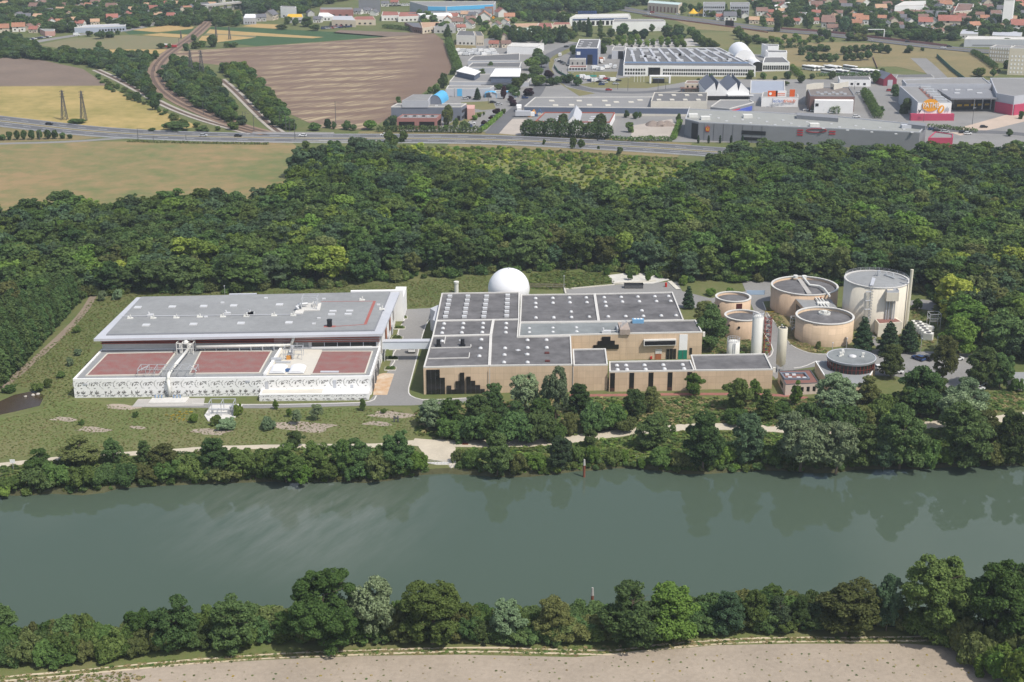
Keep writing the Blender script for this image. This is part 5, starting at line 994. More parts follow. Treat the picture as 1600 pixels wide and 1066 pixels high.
b = MB(); ribbon(b, [G(958, 444), G(1024, 440)], 1.2, .6, thick=.7); ribbon(b, [G(1046, 440), G(1060, 453)], 1.6, .25, thick=.4); ribbon(b, [G(882, 452), G(884, 461)], .5, .6, thick=.7); ribbon(b, [G(960, 445.5), G(882, 452.5)], .4, .35, thick=.5); tag(b.build('retaining_wall', M_cream, None), 'low cream retaining wall below the chalk bank behind the plant', 'wall')
x, y = G(990, 450); sk_ = thing('waste_skip', 'dark open skip parked along the rear yard behind the dark roofs', 'skip', (x, y, 0)); b = MB(); b.prism([(x - 3.4, y - 1.1), (x + 3.4, y - 1.1), (x + 3.4, y + 1.1), (x - 3.4, y + 1.1)], .2, 1.5, top=False, bot=True); b.build('body', M_dsteel, sk_); b = MB(); parapet(b, [(x - 3.5, y - 1.2), (x + 3.5, y - 1.2), (x + 3.5, y + 1.2), (x - 3.5, y + 1.2)], 1.5, .2, .12); b.build('rim', M_black, sk_)
x, y = G(1040.5, 448.5); b = MB(); b.tube((x, y, 0), (x, y, 1.5), .42, 12); b.tube((x, y, 1.5), (x, y, 1.75), .3, 12, .1); tag(b.build('hydrant', mat('hydrant_red', (.5, .03, .02), .5, .1, 1), None), 'red hydrant in the rear yard behind the dark roofs', 'hydrant')
for i, (px, py, h) in enumerate(((616, 482, 5), (592, 522, 4), (881, 456, 6), (1322, 547, 4), (1220, 535, 6), (1300, 552, 3.5), (1463, 550, 5), (1438, 552, 5), (352, 468, 5))):
    x, y = G(px, py); lp = thing('lamp_post', None, 'lamp post', (x, y, 0), 'lamp posts of the plant'); b = MB(); b.tube((x, y, 0), (x, y, h), .08, 6); b.build('post', M_steel, lp); b = MB(); b.box(x, y - .3, h, .3, .7, .14); b.build('lamp', M_zinc, lp); pend(lp, 'slim grey lamp post on the grounds of the plant')
# ---------------------------------------------------------------- trees and bushes along the river and round the plant
NAME = dict(dark='dark green', mid='mid green', bright='bright green', silver='silver-grey', olive='olive green', blue='blue-green', conifer='dark needled', purple='dark purple', yellow='yellow-green')
def grove(items, where, group):
    for it in items:
        kind, px, py, w, h, lf = it
        nm = {'cone': 'pine_tree', 'bush': 'bush', 'shrub': 'bush', 'willow': 'willow_tree', 'poplar': 'poplar_tree'}.get(kind, 'tree')
        size = 'tall ' if h > 75 else 'small ' if h < 34 else ''
        wd = {'bush': 'bush', 'shrub': 'bush', 'willow': 'willow', 'cone': 'pine', 'poplar': 'poplar'}.get(kind, 'broadleaf tree')
        plantpx(kind, px, py, w, h, lf, f'{size}{NAME[lf]} {wd} {where}', name=nm, cat='bush' if nm == 'bush' else 'tree', group=group)
T, W_, B_, C__ = 'fine', 'willow', 'bush', 'cone'
grove([(T, 125, 724, 70, 38, 'olive'), (T, 178, 724, 36, 37, 'dark'), (T, 226, 722, 26, 33, 'dark'), (T, 257, 738, 52, 45, 'olive'), (T, 335, 742, 60, 55, 'dark'), (T, 374, 744, 50, 43, 'mid'), (B_, 20, 765, 40, 22, 'mid'), (B_, 62, 762, 56, 34, 'dark'), (B_, 92, 758, 54, 41, 'mid'), (T, 62, 745, 50, 41, 'mid'),
       (B_, 130, 760, 56, 33, 'mid'), (B_, 160, 757, 52, 31, 'dark'), (B_, 196, 753, 50, 31, 'dark'), (B_, 228, 749, 46, 29, 'olive'), (B_, 262, 747, 50, 31, 'mid'), (B_, 300, 746, 50, 34, 'mid'), (B_, 335, 748, 40, 22, 'olive'), (B_, 362, 746, 44, 22, 'olive'), (B_, 398, 743, 44, 40, 'mid'), (B_, 3, 772, 34, 17, 'bright')], 'on the far bank below the meadow', 'river bank plants below the meadow')
grove([(B_, 420, 742, 50, 43, 'mid'), (T, 447, 752, 62, 60, 'mid'), (T, 461, 699, 30, 26, 'dark'), (T, 492, 744, 52, 53, 'mid'), (T, 536, 742, 50, 57, 'mid'), (T, 560, 738, 46, 50, 'dark'), (B_, 590, 744, 54, 38, 'olive'), (T, 600, 738, 40, 40, 'mid'), (T, 624, 738, 58, 65, 'dark'), (B_, 652, 736, 40, 33, 'bright'), (B_, 470, 752, 44, 28, 'bright'), (B_, 512, 746, 44, 28, 'mid'), (B_, 556, 745, 44, 26, 'dark'), (B_, 618, 740, 44, 26, 'mid')], 'on the far bank left of the outfall', 'river bank plants left of the outfall')
grove([(B_, 714, 722, 24, 24, 'olive'), (B_, 738, 730, 40, 30, 'mid'), (T, 777, 741, 50, 64, 'dark'), (B_, 808, 738, 34, 34, 'olive'), (B_, 838, 733, 36, 26, 'bright'), (T, 877, 732, 46, 50, 'blue'), (B_, 903, 722, 26, 28, 'mid'), (B_, 926, 724, 28, 30, 'bright'), (T, 922, 699, 26, 30, 'dark'), (B_, 958, 723, 36, 26, 'mid'), (B_, 974, 722, 20, 22, 'bright'), (T, 1019, 702, 50, 54, 'dark'), (B_, 1034, 728, 50, 30, 'mid'), (T, 1098, 734, 72, 92, 'dark'), (B_, 1062, 730, 40, 30, 'olive'), (B_, 1130, 726, 36, 32, 'bright'), (T, 1166, 726, 56, 78, 'blue'), (W_, 1172, 706, 34, 56, 'silver'), (B_, 1198, 726, 44, 34, 'mid'), (T, 1050, 678, 12, 14, 'mid')], 'on the far bank right of the outfall', 'river bank plants right of the outfall')
grove([(W_, 1250, 734, 84, 90, 'silver'), (W_, 1306, 738, 74, 80, 'silver'), (B_, 1228, 728, 44, 44, 'mid'), (T, 1352, 728, 58, 64, 'dark'), (T, 1405, 730, 80, 98, 'dark'), (T, 1380, 733, 44, 54, 'blue'), (B_, 1448, 726, 44, 46, 'mid'), (T, 1506, 726, 84, 92, 'dark'), (W_, 1500, 686, 78, 76, 'silver'), (T, 1540, 700, 50, 60, 'olive'), (B_, 1470, 724, 40, 30, 'bright'), (B_, 1545, 724, 44, 36, 'olive'), (T, 1578, 724, 56, 84, 'dark'), (T, 1616, 722, 60, 90, 'dark'), (B_, 1420, 728, 36, 24, 'mid')], "at the far bank's right end", 'river bank plants at the right')
grove([(W_, 678, 668, 60, 42, 'silver'), (T, 704, 672, 50, 48, 'mid'), (B_, 738, 688, 64, 48, 'dark'), (B_, 705, 684, 54, 36, 'mid'), (T, 771, 645, 38, 46, 'dark'), (W_, 820, 648, 56, 64, 'silver'), (W_, 868, 655, 46, 80, 'silver'), (B_, 772, 690, 60, 46, 'mid'), (T, 746, 660, 50, 44, 'dark'), (B_, 808, 692, 64, 50, 'dark'), (B_, 846, 690, 60, 52, 'dark'), (T, 800, 668, 50, 40, 'dark'), (T, 845, 664, 44, 40, 'mid'), (B_, 868, 688, 40, 38, 'mid'), (B_, 889, 680, 30, 40, 'olive'), (T, 904, 645, 44, 44, 'dark'), (B_, 930, 672, 60, 46, 'dark'), (B_, 962, 672, 44, 44, 'mid'), (T, 966, 662, 30, 36, 'bright'), (T, 990, 654, 44, 44, 'dark'), (T, 1017, 645, 28, 40, 'olive'), (B_, 976, 674, 40, 24, 'olive')], 'in the thicket before the beige plant', 'thicket before the beige plant')
grove([(T, 1084, 619, 34, 37, 'bright'), (T, 1152, 642, 54, 52, 'mid'), (T, 1179, 628, 24, 34, 'bright'), (C__, 1196, 654, 38, 46, 'mid'), (T, 1243, 634, 20, 40, 'bright'), (B_, 1262, 668, 54, 46, 'dark'), (W_, 1306, 650, 76, 62, 'silver'), (B_, 1296, 670, 50, 38, 'dark'), (B_, 1326, 668, 54, 40, 'dark'), (T, 1355, 636, 44, 50, 'olive'), (B_, 1378, 655, 50, 40, 'mid'), (B_, 1348, 662, 40, 30, 'olive'), (T, 1436, 650, 82, 80, 'dark'), (T, 1410, 652, 44, 48, 'mid'), (T, 1466, 642, 40, 52, 'dark'), (W_, 1502, 656, 74, 62, 'silver'), (B_, 1150, 660, 50, 24, 'mid'), (B_, 1222, 652, 36, 26, 'mid'), (B_, 1400, 668, 60, 26, 'bright')], 'right of the low beige range', 'trees right of the low beige range')
grove([(C__, 1347, 547, 36, 52, 'conifer'), (C__, 1388, 553, 40, 50, 'conifer'), (C__, 1418, 550, 38, 48, 'conifer'), (C__, 1075, 482, 22, 35, 'conifer')], 'on the lawns near the tanks', 'pines of the plant')
grove([(T, 1391, 590, 46, 52, 'olive'), (T, 1473, 594, 46, 68, 'olive'), (T, 1497, 556, 66, 62, 'bright'), (T, 1532, 606, 52, 64, 'dark'), (T, 1562, 608, 44, 56, 'dark'), (B_, 1588, 612, 22, 24, 'mid'), (T, 1108, 546, 54, 66, 'dark'), (T, 1100, 512, 40, 40, 'olive'), (B_, 1140, 462, 16, 14, 'bright'), (B_, 1110, 462, 18, 14, 'bright'), (B_, 1068, 446, 14, 18, 'bright'), (B_, 984, 438, 10, 16, 'mid'), (B_, 1012, 440, 10, 16, 'bright'), (B_, 948, 430, 12, 14, 'bright'), (B_, 1150, 440, 34, 14, 'bright'), (B_, 1300, 452, 18, 14, 'bright'), (B_, 1345, 448, 20, 12, 'mid'), (B_, 1433, 484, 18, 18, 'mid'), (B_, 1278, 545, 10, 14, 'olive'), (B_, 1548, 590, 22, 20, 'mid')], 'round the tank yard and car park', 'plants round the tank yard')
grove([(W_, 496, 657, 22, 26, 'silver'), (W_, 464, 664, 19, 24, 'silver'), (B_, 420, 670, 28, 20, 'silver'), (T, 567, 642, 12, 19, 'mid'), (T, 431, 640, 9, 15, 'bright'), (B_, 452, 652, 9, 16, 'bright'), (B_, 372, 650, 16, 22, 'bright'), (B_, 338, 664, 22, 16, 'mid'), (B_, 355, 670, 36, 16, 'silver'), (B_, 212, 652, 10, 10, 'mid'), (B_, 128, 664, 10, 9, 'mid'), (B_, 303, 660, 16, 14, 'bright'), (B_, 110, 572, 13, 15, 'silver'), (B_, 122, 556, 12, 12, 'silver'), (B_, 184, 468, 18, 20, 'silver'), (B_, 160, 470, 16, 18, 'silver'), (B_, 120, 520, 14, 12, 'mid'), (B_, 96, 590, 16, 10, 'mid'), (B_, 600, 646, 10, 8, 'mid'), (B_, 60, 612, 22, 14, 'mid'), (B_, 75, 606, 14, 16, 'mid'), (B_, 15, 613, 24, 12, 'mid')], 'in the meadow round the hall', 'young bushes of the meadow')
grove([(T, 4, 1000, 60, 54, 'dark'), (T, 276, 1016, 74, 83, 'dark'), (T, 368, 1016, 88, 80, 'dark'), (T, 441, 1002, 32, 46, 'mid'), ('grand', 506, 1008, 130, 111, 'mid'), (W_, 582, 998, 81, 92, 'silver'), ('grand', 676, 1006, 118, 99, 'mid'), (T, 790, 1000, 63, 61, 'silver'), (T, 865, 1000, 65, 65, 'olive'), (T, 985, 1008, 102, 92, 'dark'), (T, 1046, 1000, 97, 85, 'bright'), (T, 1136, 990, 58, 62, 'blue'), (T, 1177, 984, 51, 64, 'mid'), (T, 1216, 984, 44, 49, 'blue'), (T, 1249, 984, 35, 54, 'dark'), (T, 1276, 982, 42, 40, 'blue'), (T, 1322, 990, 95, 80, 'olive'), (T, 1384, 986, 53, 92, 'blue'), ('grand', 1460, 998, 137, 129, 'mid'), ('grand', 1556, 1018, 139, 140, 'mid'), ('grand', 1612, 1010, 128, 129, 'dark')], 'on the near bank', 'trees of the near bank')
BL = smoothline([(-40, 1056), (60, 1046), (160, 1040), (250, 1030), (330, 1018), (420, 1012), (600, 1008), (800, 1014), (900, 1014), (1000, 1004), (1200, 994), (1300, 994), (1420, 994)], 2)
acc = 0.0
for (ax_, ay_), (bx_, by_) in zip(BL, BL[1:]):
    L = bx_ - ax_; 
    while acc < L:
        t = acc / L; px, py = ax_ + L * t, ay_ + (by_ - ay_) * t
        for row in (0, 1, 2):
            if 1385 < px < 1440 and row > 0: continue
            plantpx('bush', px + rnd.uniform(-8, 8), py - 13 - row * 11 + rnd.uniform(-3, 3), rnd.uniform(40, 66), rnd.uniform(20, 36) + (8 if px < 260 else 0) + 4 * row, rnd.choice(['olive', 'mid', 'mid', 'dark'] if px < 500 else ['dark', 'mid', 'dark', 'olive']), '', name='bush', cat='bush', labelled=False, group='bushes of the near hedge')['label'] = 'rounded green bush in the thick hedge along the near river bank'
        acc += rnd.uniform(22, 30)
    acc -= L
grove([(B_, 1500, 1014, 66, 60, 'olive'), (B_, 1524, 1034, 70, 60, 'olive'), (B_, 1552, 1050, 76, 56, 'bright'), (B_, 1578, 1072, 84, 66, 'bright'), (B_, 1606, 1096, 90, 80, 'bright'), (B_, 1582, 1036, 80, 70, 'olive'), (B_, 1618, 1056, 80, 70, 'dark')], 'at the right end of the sandy field', 'bushes at the end of the sandy field')
for i in range(6):
    x, y = G(630 - i * 3.6, 497 + i * 16); pbx = thing('planting_bed', None, 'planting bed', (x, y, 0), 'planting beds beside the hall'); w = PXM(497 + i * 16); b = MB(); b.prism([(x - 11 * w, y - 1.5), (x + 7 * w, y - 1.5), (x + 7 * w, y + 1.5), (x - 11 * w, y + 1.5)], .02, .22); b.build('kerb', M_lconc, pbx)
    b = MB(); b.prism([(x - 10.5 * w, y - 1.2), (x + 6.4 * w, y - 1.2), (x + 6.4 * w, y + 1.2), (x - 10.5 * w, y + 1.2)], .1, .26); b.build('soil', M_turf, pbx)
    pend(pbx, 'planting bed with white kerb beside the right flank of the hall')
    for k in range(2): plant('shrub', x - (5 - 6 * k) * w, y, .9, 1.6, 'mid', 'low green shrub in the white-kerbed bed beside the hall', cat='shrub', name='shrub', labelled=False, group='shrubs of the planting beds', z=.2)
bs2 = []
for (ax_, ay_), (bx_, by_) in zip(bank, bank[1:]):
    for j in range(int(math.dist((ax_, ay_), (bx_, by_)) / .75)):
        t = rnd.random(); x = ax_ + (bx_ - ax_) * t; y = ay_ + (by_ - ay_) * t; px = topx(x, y)[0]
        if 664 < px < 716 or not -60 < px < 1660: continue
        q = rnd.uniform(.25, .8); bs2.append((x, y + rnd.uniform(-1.2, 1.6), -.8 if rnd.random() < .5 else -.2, (q, q, q * rnd.uniform(.7, 1.2))))
scatter_stuff('bank_scrub', 'shrub', bs2, ['mid', 'dark', 'olive', 'bright'], 'low scrub overhanging the water along the far bank')
# grass tufts and weeds: nobody could count them
proto('tuft', .42, .95, lambda H, W, n: [(0, 0, H * .2, W * .5, W * .5, H * .75)], 30, .30, 4, 0, 1, down=0, flat=.3, up=1.6)
def tufts(name, poly, sp, s0, s1, leaf, lab, hz=1.0):
    pp = []
    for p in fill(poly, sp, .5): s = rnd.uniform(s0, s1); pp.append((p[0], p[1], 0, (s, s, s * hz * rnd.uniform(.6, 1.3))))
    return scatter_stuff(name, 'tuft', pp, leaf, lab)
LF['straw'] = leafmat('straw', (.25, .215, .10), (.34, .285, .14), .2, .02, .2); LF['weed'] = leafmat('weed_leaves', (.125, .165, .046), (.19, .22, .075), .25, .02, .25); LF['rust'] = leafmat('rust_weeds', (.17, .15, .06), (.23, .20, .085), .2, .02, .2); LF['bloom'] = leafmat('yellow_bloom', (.36, .26, .03), (.48, .36, .05), .2, .01, .1)
tufts('meadow_grass', [(0, 655), (66, 642), (112, 625), (205, 638), (410, 641), (600, 637), (650, 650), (640, 684), (400, 694), (150, 706), (0, 716)], 0.9, .25, .6, ['weed', 'rust', 'weed', 'weed'], 'rough meadow grass between the hall and the riverside path')
tufts('slope_grass', [(0, 596), (100, 525), (140, 470), (200, 458), (330, 458), (500, 452), (600, 442), (700, 436), (760, 430), (770, 462), (690, 462), (684, 480), (620, 482), (640, 455), (205, 470), (150, 530), (115, 620), (70, 640), (60, 610)], 1.0, .3, .75, ['weed', 'weed', 'weed', 'rust'], 'long grass behind and left of the hall')
tufts('slope_grass', [(830, 428), (870, 424), (950, 428), (958, 442), (885, 452), (828, 452)], 1.2, .7, 1.6, ['weed', 'mid', 'weed'], 'long grass right of the white sphere')
tufts('bank_herbs', [(0, 728), (150, 714), (420, 702), (640, 696), (650, 730), (400, 742), (200, 754), (0, 766)], 1.3, .7, 1.9, ['weed', 'mid', 'mid', 'dark'], 'herbs and brambles between path and river')
tufts('bank_herbs', [(716, 702), (860, 698), (900, 692), (1000, 680), (1100, 674), (1250, 680), (1350, 680), (1450, 672), (1600, 656), (1600, 716), (1450, 722), (1290, 728), (1080, 732), (975, 722), (850, 734), (718, 730)], 1.2, .7, 1.9, ['weed', 'mid', 'mid', 'bright'], 'herbs and brambles between path and river')
tufts('bank_herbs', [(650, 640), (760, 628), (900, 622), (1205, 622), (1300, 625), (1500, 620), (1560, 612), (1600, 600), (1600, 640), (1440, 660), (1280, 670), (1120, 660), (950, 672), (880, 684), (700, 688), (650, 680)], 1.25, .7, 1.8, ['weed', 'mid', 'straw', 'mid'], 'rough grass between the beige plant and the path')
tufts('yard_grass', [(1100, 470), (1160, 478), (1170, 520), (1180, 560), (1110, 556), (1098, 520), (1090, 490)], 1.3, .6, 1.3, ['weed', 'straw', 'mid'], 'grass round the small tanks')
tufts('yard_grass', [(1205, 478), (1246, 530), (1300, 552), (1270, 553), (1235, 538), (1212, 506), (1196, 485)], .9, .6, 1.2, ['straw', 'straw', 'weed'], 'dry grasses planted round the beige tanks')
tufts('yard_grass', [(1300, 520), (1350, 540), (1362, 532), (1390, 545), (1450, 545), (1470, 520), (1480, 490), (1425, 482), (1425, 515), (1340, 522)], 1.4, .6, 1.4, ['weed', 'mid', 'straw'], 'grass round the cream tank')
tufts('verge_grass', [(-20, 1060), (150, 1044), (250, 1034), (420, 1020), (600, 1012), (800, 1014), (1000, 1006), (1200, 994), (1480, 994), (1490, 1004), (1250, 1005), (1120, 1007), (990, 1019), (900, 1026), (720, 1022), (560, 1024), (420, 1030), (190, 1047), (0, 1065)], .8, .35, .9, ['weed', 'straw', 'straw', 'mid'], 'short dry grass along the farm track', .6)
tufts('field_weeds', [(100, 1062), (420, 1036), (720, 1028), (1000, 1024), (1420, 1010), (1560, 1066), (1560, 1090), (100, 1090)], 2.3, .1, .5, ['weed', 'mid', 'bloom', 'weed', 'straw'], 'scattered weeds in the sandy field')
tufts('field_weeds', [(-20, 1066), (200, 1050), (230, 1060), (120, 1085), (-20, 1090)], .8, .4, .9, ['straw', 'weed'], 'dry stubble in the near corner of the sandy field')
tufts('roadside_grass', [(600, 228), (760, 233), (900, 238), (1060, 248), (1050, 262), (900, 256), (700, 240)], 2.0, .8, 2.0, ['straw', 'weed', 'bright'], 'grass on the slope under the trunk road')
tufts('yellow_flowers', [(258, 648), (300, 640), (310, 656), (270, 662)], 1.5, .4, .8, ['bloom'], 'patch of yellow flowers in the meadow')
# ---------------------------------------------------------------- the town and business park beyond the trunk road
def outn(poly, i):
    a, c = poly[i], poly[(i + 1) % len(poly)]; A = sum(poly[k][0] * poly[(k + 1) % len(poly)][1] - poly[(k + 1) % len(poly)][0] * poly[k][1] for k in range(len(poly)))
    dx, dy = c[0] - a[0], c[1] - a[1]; L = math.hypot(dx, dy); s = 1 if A > 0 else -1; return a, c, L, (dx / L, dy / L), (dy / L * s, -dx / L * s)
class Bld:
    def __init__(s, name, label, px, h, wall, roof, cat='building', par=True, pm=None, group=None, root=None):
        s.poly = [G(*p, h) for p in px]; s.h = h; cx = sum(p[0] for p in s.poly) / len(px); cy = sum(p[1] for p in s.poly) / len(px)
        s.t = root or thing(name, label, cat, (cx, cy, 0), group)
        b = MB(); b.prism(s.poly, 0, h); b.build('wall', wall, s.t)
        b = MB(); b.prism(rect_off(s.poly, .5), h - .1, h + .06); b.build('roof', roof, s.t)
        if par: b = MB(); parapet(b, s.poly, h, .5, .55); b.build('parapet', pm or M_lconc, s.t)
    def panel(s, i, t0, t1, z0, z1, m, nm='window', d=.12, par=None):
        a, c, L, u, n = outn(s.poly, i); p = (a[0] + u[0] * L * t0, a[1] + u[1] * L * t0); q = (a[0] + u[0] * L * t1, a[1] + u[1] * L * t1)
        b = MB(); b.prism([(p[0] + n[0] * d, p[1] + n[1] * d), (q[0] + n[0] * d, q[1] + n[1] * d), (q[0] - n[0] * .2, q[1] - n[1] * .2), (p[0] - n[0] * .2, p[1] - n[1] * .2)], z0, z1, bot=True); return b.build(nm, m, par or s.t)
    def row(s, i, k, z0, z1, m=None, t0=.03, t1=.97, f=.62, nm='window'):
        for j in range(k): a = t0 + (t1 - t0) * (j + .5 - f / 2) / k; s.panel(i, a, a + (t1 - t0) * f / k, z0, z1, m or M_dglass, nm)
    def roofbox(s, px, py, w, d, hh, m=None, nm='roof_unit'):
        x, y = G(px, py, s.h); b = MB(); b.box(x, y, s.h, w, d, hh); return b.build(nm, m or M_dome, s.t)
def M_(n, c, r=.8, v=.08, s=.3): return mat(n, c, r, v, s)
M_navy = M_('navy_cladding', (.12, .145, .20)); M_slate = M_('slate_cladding', (.17, .185, .225)); M_lgrey = M_('pale_grey_cladding', (.46, .47, .50)); M_mgrey = M_('mid_grey_cladding', (.23, .235, .25)); M_blue = M_('deep_blue_cladding', (.035, .065, .17)); M_sky = M_('sky_blue_metal', (.10, .42, .70), .45)
M_pinkw = M_('pink_render', (.62, .36, .31)); M_brick = M_('rose_brick', (.34, .16, .14)); M_cinred = M_('magenta_wall', (.46, .06, .12)); M_maroon = M_('maroon_wall', (.24, .035, .06)); M_roofg = mat('town_grey_roof', (.255, .25, .245), .9, .12, .2); M_roofd = mat('town_dark_roof', (.15, .148, .15), .9, .15, .2); M_roofl = mat('olive_grey_roof', (.30, .305, .285), .9, .1, .15)
M_yel = M_('yellow_fabric', (.75, .45, .03)); M_tile = mat('orange_tile', (.38, .19, .12), .85, .25, .5); M_tile2 = mat('red_tile', (.32, .13, .10), .85, .25, .5); M_tileb = mat('brown_tile', (.22, .135, .11), .85, .25, .5); M_tileg = mat('grey_slate', (.15, .15, .165), .8, .2, .5); M_tilep = mat('pale_tile', (.48, .31, .20), .85, .2, .5)
M_hw = M_('white_render', (.72, .70, .66)); M_hc = M_('cream_render_house', (.60, .52, .41)); M_hg = M_('greyish_render', (.48, .47, .45))
# offices with the blue vault
h = HF(721, 189, 168); v = Bld('vaulted_office', 'slate office block with a bright blue vaulted roof and pink annex by the trunk road', [(621, 162.5), (729, 163), (721, 168), (611, 168)], h, M_slate, M_roofg)
X0, Y0 = G(611, 168, h); X1, _ = G(721, 168, h); v.panel(2, .02, .06, .3, 3, M_black, 'door')
v.row(1, 4, 1, 2.5); v.row(1, 4, 4.5, 6)
p4_ = [G(646, 147.5, h + 4), G(676, 147.5, h + 4), G(669, 157.5, h + 4), G(628, 157.5, h + 4)]; b = MB(); b.prism(p4_, h, h + 4); b.build('upper_storey', M_lgrey, v.t); b = MB(); b.prism(rect_off(p4_, .5), h + 4, h + 4.1); b.build('upper_roof', M_roofg, v.t)
va, vb = G(669, 163, h + .2), G(690, 164, h + .2); vw = vb[0] - va[0]; vy0 = va[1]; vy1 = G(703, 153, h + 1)[1]; b = MB(); k = 12; P = []
for yy, sh_ in ((vy0, 0), (vy1, 3.4)):
    for i in range(k + 1): t = math.pi * i / k; P.append((va[0] + vw / 2 - vw / 2 * math.cos(t) + sh_, yy, h + 5.6 * math.sin(t)))
b.add(P, [(i, i + 1, i + 2 + k, i + 1 + k) for i in range(k)]); b.build('blue_vault', M_sky, v.t, True); b = MB(); b.face([(p[0], p[1] + .2, p[2] - .1) for p in P[:k + 1]]); b.build('vault_gable', M_slate, v.t)
b = MB(); pp = [G(729, 164, 6.4), G(742, 164, 6.4), G(741, 170, 6.4), G(730, 170, 6.4)]; b.prism(pp, 0, 6.4); b.build('pink_annex', M_pinkw, v.t)
bp_h = HF(682, 202.5, 186); pv = Bld('brick_pavilion', 'rose brick pavilion framing two dark glass bays, before the blue-vaulted office', [(629, 180), (689.5, 180), (682.5, 186), (620, 186)], bp_h, M_brick, M_roofg, pm=M_brick)
for t0, t1 in ((.06, .44), (.56, .95)): pv.panel(2, t0, t1, .3, bp_h - 1.6, M_dglass)
pv.panel(1, .1, .9, .3, bp_h - 1.6, M_dglass)
for i in range(7): pv.roofbox(634 + i * 7, 182.5 + (i % 2), 1.6, 1.4, .9, M_steel if i % 2 else M_dsteel)
for i in range(4): v.roofbox(640 + i * 14, 166, 1.6, 1.2, .6)
b1 = Bld('grey_workshop', 'pale grey workshop with a blue roller door behind the vaulted office', [(700, 134.5), (772, 135), (766, 139), (697, 139.5)], HF(740, 150.5, 139), M_lgrey, M_roofg); b1.panel(2, .64, .75, .2, 5, M_sky, 'door') 
b1b = Bld('gatehouse', 'low grey lodge with two arched blue canopies beside the workshop', [(775, 142.5), (812, 142.5), (808, 146), (768, 146)], HF(790, 153, 146), M_lgrey, M_roofg)
for px in (767, 797):
    x, y = G(px, 152); b = MB(); P = []
    for yy in (y - 3, y + 3):
        for i in range(9): t = math.pi * (.15 + .7 * i / 8); P.append((x - 4.4 * math.cos(t), yy, 1.6 + 2.2 * math.sin(t)))
    b.add(P, [(i, i + 1, i + 10, i + 9) for i in range(8)]); [b.box(x + q * 3.6, y + r, 0, .25, .25, 2.8) for q in (-1, 1) for r in (-2.5, 2.5)]; b.build('blue_canopy', M_sky, b1b.t)
b2h = HF(750, 135, 128.5); b2 = Bld('long_depot', 'long pale grey depot with white slanting roofs rising from it', [(712, 117), (835, 116), (826, 129), (702, 128.5)], b2h, M_lgrey, M_roofg); b2.panel(2, .1, .6, .2, 1.2, M_dsteel)
for pg, z in (([(727, 104), (750, 111.5), (741, 117), (714, 111)], 4), ([(775, 107.3), (813, 107.3), (811, 119), (767, 119)], 4.5)):
    w = [G(*p, b2h + z) for p in pg]; b = MB(); b.prism(w, b2h, b2h + z - .4); b.build('clerestory', M_navy, b2.t); b = MB(); b.prism(rect_off(w, -.6), b2h + z - .4, b2h + z); b.build('white_roof', M_wpaint, b2.t)
Bld('dark_warehouse', 'dark flat-roofed warehouse right of the caravan yard', [(740, 88), (812, 84), (812, 95), (731, 95.5)], 6, M_lgrey, M_roofd); Bld('dark_warehouse', 'lower dark-roofed warehouse below the first, spotted with white rooflights', [(738, 99), (815, 98), (812, 106), (730, 106)], 5, M_lgrey, M_roofd)
# navy depot and cream hall
hn = HF(900, 180.5, 168.3); nv = Bld('navy_depot', 'long navy-clad depot with low grey roof and pale rooflights', [(836, 153), (1080, 152), (1078, 170), (819, 167.5)], hn, M_navy, M_roofg); nv.panel(2, .0, 1, .05, 1.4, M_cream, 'plinth'); 
for px, py in ((862, 158), (905, 158), (945, 158), (963, 160), (986, 160), (868, 165), (893, 164.5), (921, 164.5), (950, 165), (1000, 157)): nv.roofbox(px, py, 3.2, 5, .3, M_cream, 'rooflight')
hc = HF(1060, 181, 159.6); cr_ = Bld('cream_hall', 'cream-walled hall with dark roof and eight pale rooflights rising above the navy depot', [(1022, 145.6), (1105.6, 145.6), (1105, 159.5), (1017, 159.7)], hc, M_cream, M_roofd, pm=M_cream)
for i in range(4):
    for j in (0, 1): cr_.roofbox(1032 - j * 2.6 + i * 20.6, 149.5 + j * 7.2, 2.6, 4.2, .5, M_cream, 'rooflight')
# small workshop with the gable between two flat wings
hg = HF(905, 202, 191.8); g1 = Bld('gabled_workshop', 'grey workshop with red edging and a silver gable between two flat wings', [(851, 176.5), (961, 177), (953, 192), (836, 191)], hg, M_lgrey, M_roofg, pm=M_red)
yF, yB = G(895, 192.5, hg)[1] - .4, G(915, 176, hg)[1]; xl, xr = G(885, 191, hg)[0], G(905.5, 192.5, hg)[0]; b = MB(); sk = 5.5; hr = hg + 4.4
b.add([(xl, yF, hg), (xr, yF, hg), ((xl + xr) / 2, yF, hr), (xl + sk * .6, yB, hg), (xr + sk * .6, yB, hg), ((xl + xr) / 2 + sk * .6, yB, hr)], [(0, 2, 5, 3), (1, 4, 5, 2), (3, 5, 4)]); b.build('gable_roof', M_zinc, g1.t); b = MB(); b.face([(xl, yF, 0), (xr, yF, 0), (xr, yF, hg), ((xl + xr) / 2, yF, hr - .1), (xl, yF, hg)]); b.build('gable_wall', M_wpaint, g1.t)
g1.panel(2, 0.02, .42, .1, hg - .6, M_wpaint, 'white_panel', .1); g1.panel(1, .02, .98, .1, hg - .2, M_wpaint, 'white_panel', .1)
for px, py in ((875, 183), (873, 186), (870, 190), (927, 183), (925, 186), (923, 190)): g1.roofbox(px, py, 3, 1.6, .4)
